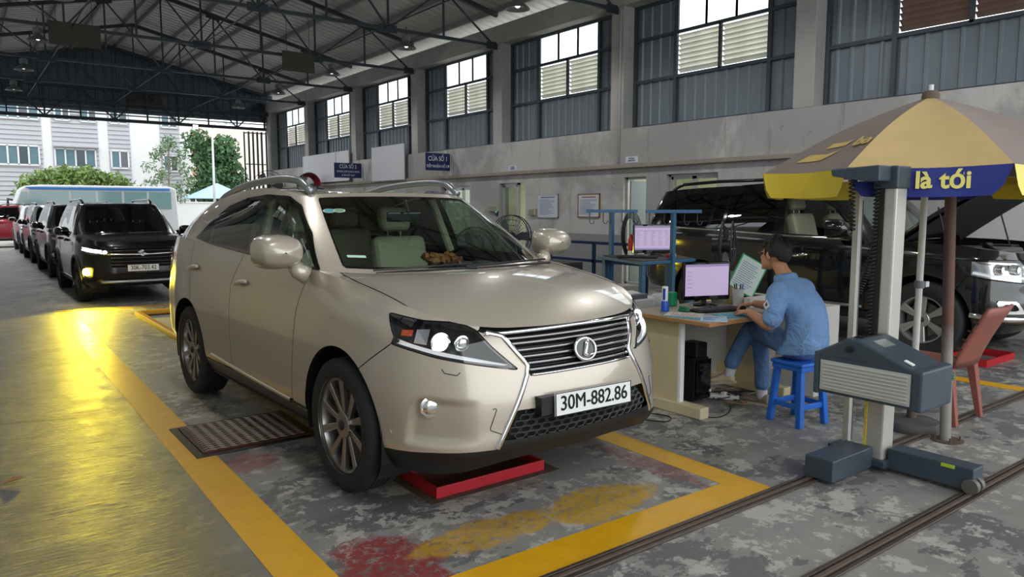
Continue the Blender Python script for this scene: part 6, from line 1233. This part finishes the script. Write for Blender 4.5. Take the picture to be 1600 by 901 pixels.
chainm = MB(); chain(chainm, [(4.91, 3.588, .30, .043), (4.905, 3.61, .205, .040)]); chainm.build('sock', sockm, man, smooth=True, fix=False); chainm = MB(); chain(chainm, [(5.01, 3.37, .17, .043), (5.01, 3.37, .065, .042)]); chainm.build('sock', sockm, man, smooth=True, fix=False)
shoe((4.90, 3.61, .155), (4.865, 3.805, .115), shoem, (.0, .2, 1)); shoe((5.01, 3.36, .012), (4.985, 3.555, .012), shoed)
# hair and glasses
o = MB(); rng = np.random.default_rng(4); G = []
for p in np.linspace(.02, 2.2, 24):
    row = []
    for t in np.linspace(0, 2*math.pi, 41):
        fr_ = max(0, math.sin(t)); lim = 1.22 if fr_ > .35 else (1.8 if abs(math.cos(t)) > .8 else 2.15); pp = min(p, lim+ .06*math.sin(t*9)); rr = 1.0+.035*math.sin(t*11+p*7)+.02*math.sin(t*23+p*3)
        row.append(tuple(HD+Vector((.089*rr*math.sin(pp)*math.cos(t), -.022+(.114 if math.sin(t) < 0 else .104)*rr*math.sin(pp)*math.sin(t), .022+.124*rr*math.cos(pp)))))
    G.append(row)
hr = o.grid(np.array(G)).build('hair', HAIR, man, smooth=True); hr.modifiers.new('thickness', 'SOLIDIFY').thickness = .014
lk = MB()
for i in range(70):
    t = rng.uniform(0, 2*math.pi); p = rng.uniform(.1, 1.2); c = HD+Vector((.086*math.sin(p)*math.cos(t), -.018+.106*math.sin(p)*math.sin(t), .022+.120*math.cos(p))); d = Vector((math.cos(t)*.5, math.sin(t)*.5, -.45))*.045; lk.tube([c-d*.6, c+Vector((0, 0, .006)), c+d*.7], [.008, .007, .002], 5)
lk.build('hair_locks', HAIR, hr, smooth=True)['kind'] = 'stuff'
gm = mat('glasses_frame', srgb(20, 20, 22), .3); gl_ = MB()
for s in (1, -1):
    c = HD+Vector((s*.033, .098, .010)); gl_.tube([c+Vector((.026*math.cos(t), 0, .019*math.sin(t))) for t in np.linspace(0, 2*math.pi, 20)[:-1]], .0022, 5, closed=True); gl_.tube([c+Vector((s*.026, 0, .006)), HD+Vector((s*.078, .05, .010)), HD+Vector((s*.083, -.01, .012))], .0022, 5)
gl_.tube([HD+Vector((-.008, .099, .012)), HD+Vector((.008, .099, .012))], .002, 5); gl_.build('glasses', gm, man, smooth=True)
for s in (1, -1): c = HD+Vector((s*.033, .097, .010)); MB().add([c+Vector((.025*math.cos(t), 0, .018*math.sin(t))) for t in np.linspace(0, 2*math.pi, 16)[:-1]], [tuple(range(15))]).build('spectacle_lens', LENS, man, fix=False)
for s in (1, -1): sph(MB(), HD+Vector((s*.031, .078, .010)), (.011, .008, .009), 12, 8).build('eye', mat('eye_dark', srgb(40, 30, 26), .2), man, smooth=True)
ms = tag(sph(MB(), (4.935, 3.535, .765), (.026, .045, .018)).build('computer_mouse', BLACKP, None, smooth=True), 'black computer mouse under the seated man hand', 'mouse')
# ================================================================ DESK
ZD = .735; DX0, DX1, DY0, DY1 = 4.24, 5.46, 3.30, 4.14
WOOD = mat('desk_wood_top', srgb(172, 128, 84), .5, var=.15, vscale=6); DSIDE = mat('desk_cream_board', srgb(196, 184, 152), .6, var=.14, vscale=4); DGRY = mat('desk_grey_board', srgb(160, 156, 148), .6, var=.1)
dk = thing('desk', 'worn cream office desk with a wood-edged top in front of the seated man', 'desk', (4.85, 3.75, 0), 0.0)
MB().box(DX0, DX1, DY0, DY1, ZD-.025, ZD).build('top', mat('desk_top_grey', srgb(150, 140, 122), .5, var=.15), dk, bev=.004); MB().box(DX0-.012, DX0, DY0, DY1, ZD-.03, ZD+.001).build('wood_edge', WOOD, dk, bev=.004); MB().box(DX0-.012, DX1, DY0-.012, DY0, ZD-.03, ZD+.001).build('wood_edge', WOOD, dk, bev=.004)
for x in (DX0+.06, DX1-.10): MB().box(x, x+.04, 3.62, 4.08, .08, ZD-.025).build('side_panel', DSIDE, dk, bev=.004); MB().box(x-.03, x+.07, 3.38, 4.12, .0, .085).build('foot', DSIDE, dk, bev=.008)
MB().box(DX0+.10, DX1-.10, 3.98, 4.0, .22, ZD-.025).build('modesty_panel', DGRY, dk); MB().box(DX0+.058, DX0+.102, 3.60, 3.625, .08, ZD-.03).build('edge_trim', PLATEW, dk)
# monitors
SCR = emit('screen_lilac', (.50, .40, .62), .62); SCRD = emit('screen_text', (.30, .26, .44), .4); SCRB = emit('screen_bar', (.36, .28, .55), .45)
def monitor(label, base, w, h, rz, lift, rows, tilt=0.0, list_=True):
    r = thing('monitor', label, 'monitor', base, rz); ROOTLOC[r.name] = (0, 0, 0)
    MB().lathe([(.001,.018),(.06,.016),(.11,.006),(.115,0),(.001,0)], 28, (0, .02, 0)).build('stand_foot', GLOSSB, r, W=False, smooth='auto'); MB().cbox((0, .035, lift*.5+.03), (.05, .025, lift+.08)).build('stand_neck', BLACKP, r, W=False)
    MB().cbox((0, 0, lift+h/2), (w+.036, .035, h+.05)).build('casing', GLOSSB, r, W=False, bev=.006); MB().cbox((0, .03, lift+h/2), (w*.6, .05, h*.6)).build('back_shell', BLACKP, r, W=False, bev=.012)
    s = MB().add([(-w/2,-.0185,lift+.012),(w/2,-.0185,lift+.012),(w/2,-.0185,lift+h+.004),(-w/2,-.0185,lift+h+.004)], [(0,1,2,3)]).build('screen', SCR, r, W=False, fix=False)
    bars = MB(); bars.box(-w/2, w/2, -.0195, -.0188, lift+h-.014, lift+h+.002); 
    if list_: bars.box(-w/2, w/2, -.0195, -.0188, lift+h-.05, lift+h-.045); bars.box(-w/2, w/2, -.0195, -.0188, lift+.012, lift+.03)
    bars.build('screen_bar', SCRB, s, W=False); rg = random.Random(rows); tx = MB()
    for i in range(rows):
        z = lift+h-.06-i*(h-.11)/max(rows, 1); 
        for c in (range(5) if list_ else range(1)): x = -w/2+.02+c*w*.19; ln = rg.uniform(.3, .9)*w*.14; tx.box(x, x+ln, -.0194, -.0188, z, z+.0035)
    tag(tx.build('screen_text', SCRD, s, W=False), kind='stuff'); return r
monitor('monitor with a pale lilac screen standing on the desk', (4.99, 3.93, ZD), .41, .27, math.radians(-20), .075, 5, list_=False); monitor('monitor showing a table on the blue steel stand', (6.42, 5.82, 1.0), .45, .28, math.radians(-30), .06, 12)
def keyboard(label, c, rz, w=.44):
    r = thing('keyboard', label, 'keyboard', c, rz); ROOTLOC[r.name] = (0, 0, 0); MB().cbox((0, 0, .011), (w, .15, .018)).build('base', BLACKP, r, W=False, bev=.004); km = MB(); n = 18
    for j in range(5):
        for i in range(n): km.cbox((-w/2+.022+i*(w-.04)/(n-1), -.052+j*.026, .0225), (.018, .019, .006))
    tag(km.build('keys', mat('key_black', srgb(30, 31, 33), .5), r, W=False), kind='stuff')
keyboard('black keyboard in front of the seated man', (4.80, 3.66, ZD), math.radians(-14)); keyboard('black keyboard on the blue steel stand', (6.05, 5.72, 1.0), math.radians(-55))
# things on the desk
fl_ = thing('torch', 'blue and white torch standing upright on the desk corner', 'torch', (4.45, 3.90, ZD)); MB().lathe([(.001,0),(.034,0),(.036,.05),(.030,.07),(.022,.09)], 20, (4.45, 3.90, ZD)).build('head', mat('torch_blue', srgb(30, 80, 180), .35), fl_, smooth='auto'); MB().cyl((4.45, 3.90, ZD+.085), (4.45, 3.90, ZD+.20), .024, seg=18).build('body', PLATEW, fl_, smooth='auto'); MB().cbox((4.428, 3.89, ZD+.14), (.008, .02, .09)).build('switch_strip', mat('torch_blue', srgb(30, 80, 180)), fl_)
def sheet_paper(label, c, w, h, rz, m, name='paper_sheet', z=ZD, marks=None):
    r = thing(name, label, 'paper', (*c, z), rz); ROOTLOC[r.name] = (0, 0, 0); MB().cbox((0, 0, .002), (w, h, .004)).build('sheet', m, r, W=False)
    if marks:
        q = MB(); rg = random.Random(int(c[0]*1000))
        for i in range(9): ln = w*rg.uniform(.3, .8); q.box(-w*.4, -w*.4+ln, -h*.38+i*h*.085, -h*.38+i*h*.085+.006, .0042, .0048)
        tag(q.build('print', marks, r, W=False), kind='stuff')
teal = mat('teal_folder', srgb(60, 160, 176), .5); pblue = mat('pale_blue_paper', srgb(176, 206, 226), .6)
sheet_paper('teal folder lying along the wooden desk edge', (4.40, 3.62), .24, .34, .25, teal, 'folder', marks=ink); sheet_paper('printed leaflet on top of the teal folder', (4.40, 3.66), .20, .28, .5, mat('leaflet_paper', srgb(196, 190, 180), .6), z=ZD+.005, marks=inkr)
sheet_paper('pale blue paper hanging over the desk corner', (4.42, 3.40), .19, .27, -.9, pblue, z=ZD+.002, marks=ink); sheet_paper('teal folder under the man hands', (4.72, 3.42), .22, .30, 1.2, teal, 'folder', z=ZD+.001, marks=ink)
cup = thing('pen_cup', 'white plastic cup of pens beside the monitor', 'cup', (5.20, 3.76, ZD)); MB().lathe([(.001,.002),(.042,.0),(.048,.14),(.050,.145),(.046,.14),(.040,.006)], 24, (5.20, 3.76, ZD)).build('cup', mat('ribbed_white_plastic', srgb(200, 202, 202), .5), cup, smooth='auto')
for i, (dx, dy) in enumerate(((.01,.02),(-.02,.01),(.02,-.015),(-.008,-.02))): MB().cyl((5.20+dx*.5, 3.76+dy*.5, ZD+.01), (5.20+dx*1.6, 3.76+dy*1.6, ZD+.185), .005, seg=8).build('pen', [BLACKP, INK, mat('torch_blue', srgb(30, 80, 180)), BLACKP][i], cup)
pocket = tag(MB().prism([(-.07,0),(.07,0),(.08,.12),(.0,.16),(-.08,.12)], -.015, .015, 'xz').build('brown_pouch', mat('brown_paper', srgb(176, 146, 92), .8)), 'brown paper pouch propped behind the pen cup', 'pouch'); pocket.location = (5.30, 3.86, ZD); pocket.rotation_euler = (-.1, 0, -.5)
cb = thing('clipboard', 'green-edged clipboard with a form propped up on the desk', 'clipboard', (5.42, 3.83, ZD), math.radians(-30)); ROOTLOC[cb.name] = (0, 0, 0); Mx = Matrix.Translation((0, 0, .235))@Matrix.Rotation(math.radians(72), 4, 'X')@Matrix.Rotation(math.radians(-32), 4, 'Z')
for nm, w, h, t, m in (('board', .245, .33, 0, mat('green_board', srgb(30, 160, 100), .5)), ('form', .222, .307, .004, mat('pale_form', srgb(206, 222, 218), .6))): ob = MB().cbox((0, 0, t), (w, h, .005)).build(nm, m, cb, W=False); ob.data.transform(Mx)
q = MB()
for i in range(12): q.box(-.09, .09*(.4+.5*((i*7) % 5)/5), -.12+i*.02, -.116+i*.02, .0068, .0075)
ob = q.build('form_lines', ink, cb, W=False); ob.data.transform(Mx); tag(ob, kind='stuff')
bx = thing('document_box', 'low white card box on the desk behind the man hands', 'box', (5.30, 3.62, ZD)); MB().box(5.14, 5.44, 3.60, 3.66, ZD, ZD+.085).build('body', mat('white_card', srgb(208, 206, 200), .7), bx, bev=.004); MB().box(5.14, 5.44, 3.598, 3.60, ZD+.03, ZD+.05).build('print', mat('grey_print', srgb(150, 150, 150), .7), bx)
pad = tag(MB().cbox((5.36, 4.02, ZD+.13), (.34, .012, .26)).build('grey_marbled_file', mat('marbled_file', srgb(120, 128, 124), .7, var=.5, vscale=40)), 'grey marbled file box standing behind the clipboard', 'file'); pad.data.transform(Matrix.Identity(4))
sp_ = thing('stapler', 'green stapler between the papers and the keyboard', 'stapler', (4.56, 3.80, ZD)); MB().cbox((4.56, 3.80, ZD+.012), (.03, .10, .02)).build('base', mat('green_plastic', srgb(24, 130, 90), .4), sp_, bev=.006); MB().cbox((4.56, 3.80, ZD+.034), (.026, .09, .016)).build('arm', mat('green_plastic', srgb(24, 130, 90)), sp_, bev=.006)
# under the desk
tw = thing('computer_tower', 'black computer tower on the floor under the desk', 'computer', (4.70, 3.86, 0)); MB().box(4.61, 4.79, 3.72, 4.05, .02, .36).build('case', BLACKP, tw, bev=.008); MB().box(4.612, 4.788, 3.694, 3.70, .03, .35).build('front_panel', GLOSSB, tw, bev=.004)
for z in (.30, .26): MB().box(4.64, 4.76, 3.690, 3.695, z, z+.018).build('drive_slot', BLACKP, tw)
MB().cbox((4.775, 3.688, .09), (.02, .006, .02)).build('label', PLATEW, tw); sk = thing('speaker', 'small black speaker on top of the computer tower', 'speaker', (4.70, 3.80, .36)); MB().box(4.63, 4.77, 3.72, 3.88, .36, .48).build('casing', BLACKP, sk, bev=.012); MB().lathe([(.001,-.006),(.035,-.008),(.045,0)], 20, (4.70, 3.719, .42), 'y').build('cone', DARKIN, sk, smooth=True)
yb = thing('yellow_black_case', 'black and yellow case behind the computer tower', 'case', (4.50, 3.99, 0)); MB().box(4.43, 4.585, 3.90, 4.10, .0, .25).build('lower', mat('olive_yellow', srgb(120, 116, 40), .5), yb, bev=.006); MB().box(4.43, 4.585, 3.90, 4.10, .25, .36).build('upper', BLACKP, yb, bev=.006)
rngc = random.Random(11)
def cable(label, pts, r=.004, m=BLACKP): o = MB().tube(hermite(np.arange(len(pts)), np.array(pts, float), np.linspace(0, len(pts)-1, len(pts)*7)), r, 6).build('cable', m, None, smooth=True); tag(o, label, 'cable', 'cables under the desk'); return o
orange = mat('orange_cable', srgb(170, 112, 50), .6); tanc = mat('tan_cable', srgb(130, 104, 78), .6)
for i in range(9):
    p = [(4.82+rngc.uniform(0, .06), 3.70+rngc.uniform(-.05, .15), .01)]
    for j in range(5): p.append((p[-1][0]+rngc.uniform(-.05, .16), p[-1][1]+rngc.uniform(-.14, .10), .006+rngc.uniform(0, .05)*(j < 4)))
    cable('tangled cable on the floor under the desk among others like it', p, .0045, [BLACKP, tanc, BLACKP, orange, BLACKP][i % 5])
cable('long black cable trailing from the desk foot over the floor', [(4.34, 3.42, .006), (4.45, 3.34, .006), (4.65, 3.40, .006), (4.85, 3.55, .006)]); cable('thin black cable looped on the floor by the gold car', [(3.95, 3.62, .005), (4.05, 3.50, .005), (4.16, 3.58, .005), (4.10, 3.72, .005), (3.98, 3.70, .005)])
ps = thing('power_strip', 'white power strip on the floor under the desk', 'power strip', (4.92, 3.66, 0)); MB().cbox((4.92, 3.66, .02), (.06, .24, .035), (0, 0, .5)).build('body', PLATEW, ps, bev=.006); MB().cbox((4.92, 3.66, .045), (.04, .04, .03)).build('plug', PLATEW, ps, bev=.006)
cbx = thing('carton', 'white carton with printed lines beyond the stool', 'carton', (5.72, 3.40, 0)); MB().box(5.55, 5.90, 3.25, 3.62, .0, .74).build('box', mat('white_carton', srgb(198, 196, 190), .7, var=.04), cbx, bev=.004)
for i in range(6): MB().box(5.546, 5.55, 3.30, 3.42, .52+i*.03, .535+i*.03).build('print_line', mat('grey_print', srgb(150, 150, 150)), cbx)
# ================================================================ BLUE STEEL STAND
bs_ = thing('steel_stand', 'blue steel computer stand with hook bars behind the desk', 'stand', (6.15, 5.75, 0))
tabl = [(5.70,5.32),(6.62,5.36),(6.95,6.02),(6.05,6.36)]; MB().prism(tabl, .955, .985).build('top_frame', BLUEM, bs_, bev=.004); MB().prism([(5.74,5.36),(6.58,5.40),(6.88,5.98),(6.08,6.30)], .985, .998).build('rubber_top', mat('dark_rubber_top', srgb(70, 64, 58), .8, var=.2), bs_)
for x, y in ((5.75,5.36),(6.57,5.41),(6.86,5.98),(6.10,6.28)): MB().beam((x, y, 0), (x, y, .955), .05).build('leg', BLUEM, bs_)
def hookpost(x, y, d):
    MB().beam((x, y, .0), (x, y, 1.50), .045).build('post', BLUEM, bs_); d = Vector((*d, 0)).normalized(); p = Vector((x, y, 1.515)); MB().beam(p-d*.30, p+d*.30, .05, .035).build('hook_bar', BLUEM, bs_)
    for q in (-.26, -.10, .12, .26): a = p+d*q; MB().tube([a+Vector((0, 0, -.01)), a+Vector((0, 0, -.12)), a+d*.015+Vector((0, 0, -.145)), a+d*.04+Vector((0, 0, -.145)), a+d*.055+Vector((0, 0, -.11))], .005, 6).build('hook', TRM, bs_, smooth=True)
hookpost(6.14, 6.22, (.8, -.6)); hookpost(6.20, 5.34, (.8, -.6))
MB().beam((5.75, 5.36, .30), (6.10, 6.28, .30), .035).build('brace', BLUEM, bs_); MB().beam((5.75, 5.36, .45), (6.57, 5.41, .45), .035).build('brace', BLUEM, bs_)
cl_ = thing('cable_bundle', 'bundle of black cable loops hanging on the left hook post', 'cable', (6.30, 6.05, 1.0))
for i in range(6): w = .06+.012*i; MB().tube([(6.30+.8*(w*math.cos(t)+.004*i), 6.08-.6*(w*math.cos(t)+.004*i), 1.24+(.20+.015*i)*math.sin(t)) for t in np.linspace(0, 2*math.pi, 26)[:-1]], .005, 5, closed=True).build('loop', BLACKP, cl_, smooth=True)
red_ = thing('red_bottle', 'small red and white bottle beside the monitor on the blue stand', 'bottle', (6.24, 6.0, .998)); MB().lathe([(.001,0),(.035,0),(.036,.06),(.035,.18),(.018,.22),(.016,.25),(.001,.252)], 18, (6.24, 6.0, .998)).build('body', mat('red_plastic', srgb(176, 30, 40)), red_, smooth='auto'); MB().cyl((6.24, 6.0, 1.00), (6.24, 6.0, 1.06), .0372, seg=18).build('label_band', PLATEW, red_)
sm = thing('red_white_gadget', 'small red and white plastic gadget near the keyboard on the stand', 'gadget', (6.36, 5.52, .998)); MB().cbox((6.36, 5.52, 1.02), (.06, .05, .045)).build('red_half', redp, sm, bev=.01); MB().cbox((6.42, 5.53, 1.025), (.06, .06, .05)).build('white_half', PLATEW, sm, bev=.012)
pr = thing('printer', 'grey and white printer on the low shelf left of the desk', 'printer', (4.98, 4.78, .0)); MB().box(4.72, 5.20, 4.60, 4.95, .52, .60).build('paper_tray', BLACKP, pr, bev=.01); MB().cbox((4.95, 4.78, .68), (.40, .30, .14), (.15, 0, 0)).build('casing', mat('printer_white', srgb(196, 198, 194), .5), pr, bev=.02); MB().cbox((4.90, 4.66, .72), (.30, .06, .10)).build('front', mat('printer_grey', srgb(84, 88, 92), .5), pr, bev=.01)
lt = thing('low_steel_table', 'low dark steel table carrying the printer', 'table', (4.98, 4.78, 0)); MB().box(4.62, 5.55, 4.52, 5.02, .48, .52).build('top', mat('low_table_dark', srgb(48, 50, 54), .6), lt)
for x in (4.66, 5.51):
    for y in (4.56, 4.98): MB().beam((x, y, 0), (x, y, .48), .035).build('leg', BLACKP, lt)
gs = tag(MB().lathe([(.001,0),(.09,.0),(.13,.05),(.14,.11),(.12,.17),(.06,.21),(.001,.22)], 24, (5.38, 4.78, .52)).build('grey_bag', mat('grey_plastic_bag', srgb(170, 174, 178), .5), smooth=True), 'pale grey rounded bag beside the printer', 'bag')
grn = tag(MB().box(4.70, 4.78, 4.05, 4.11, ZD, ZD+.12).build('green_holder', mat('green_plastic', srgb(24, 130, 90)), None, bev=.01), 'green plastic holder at the edge of the desk monitor', 'holder')
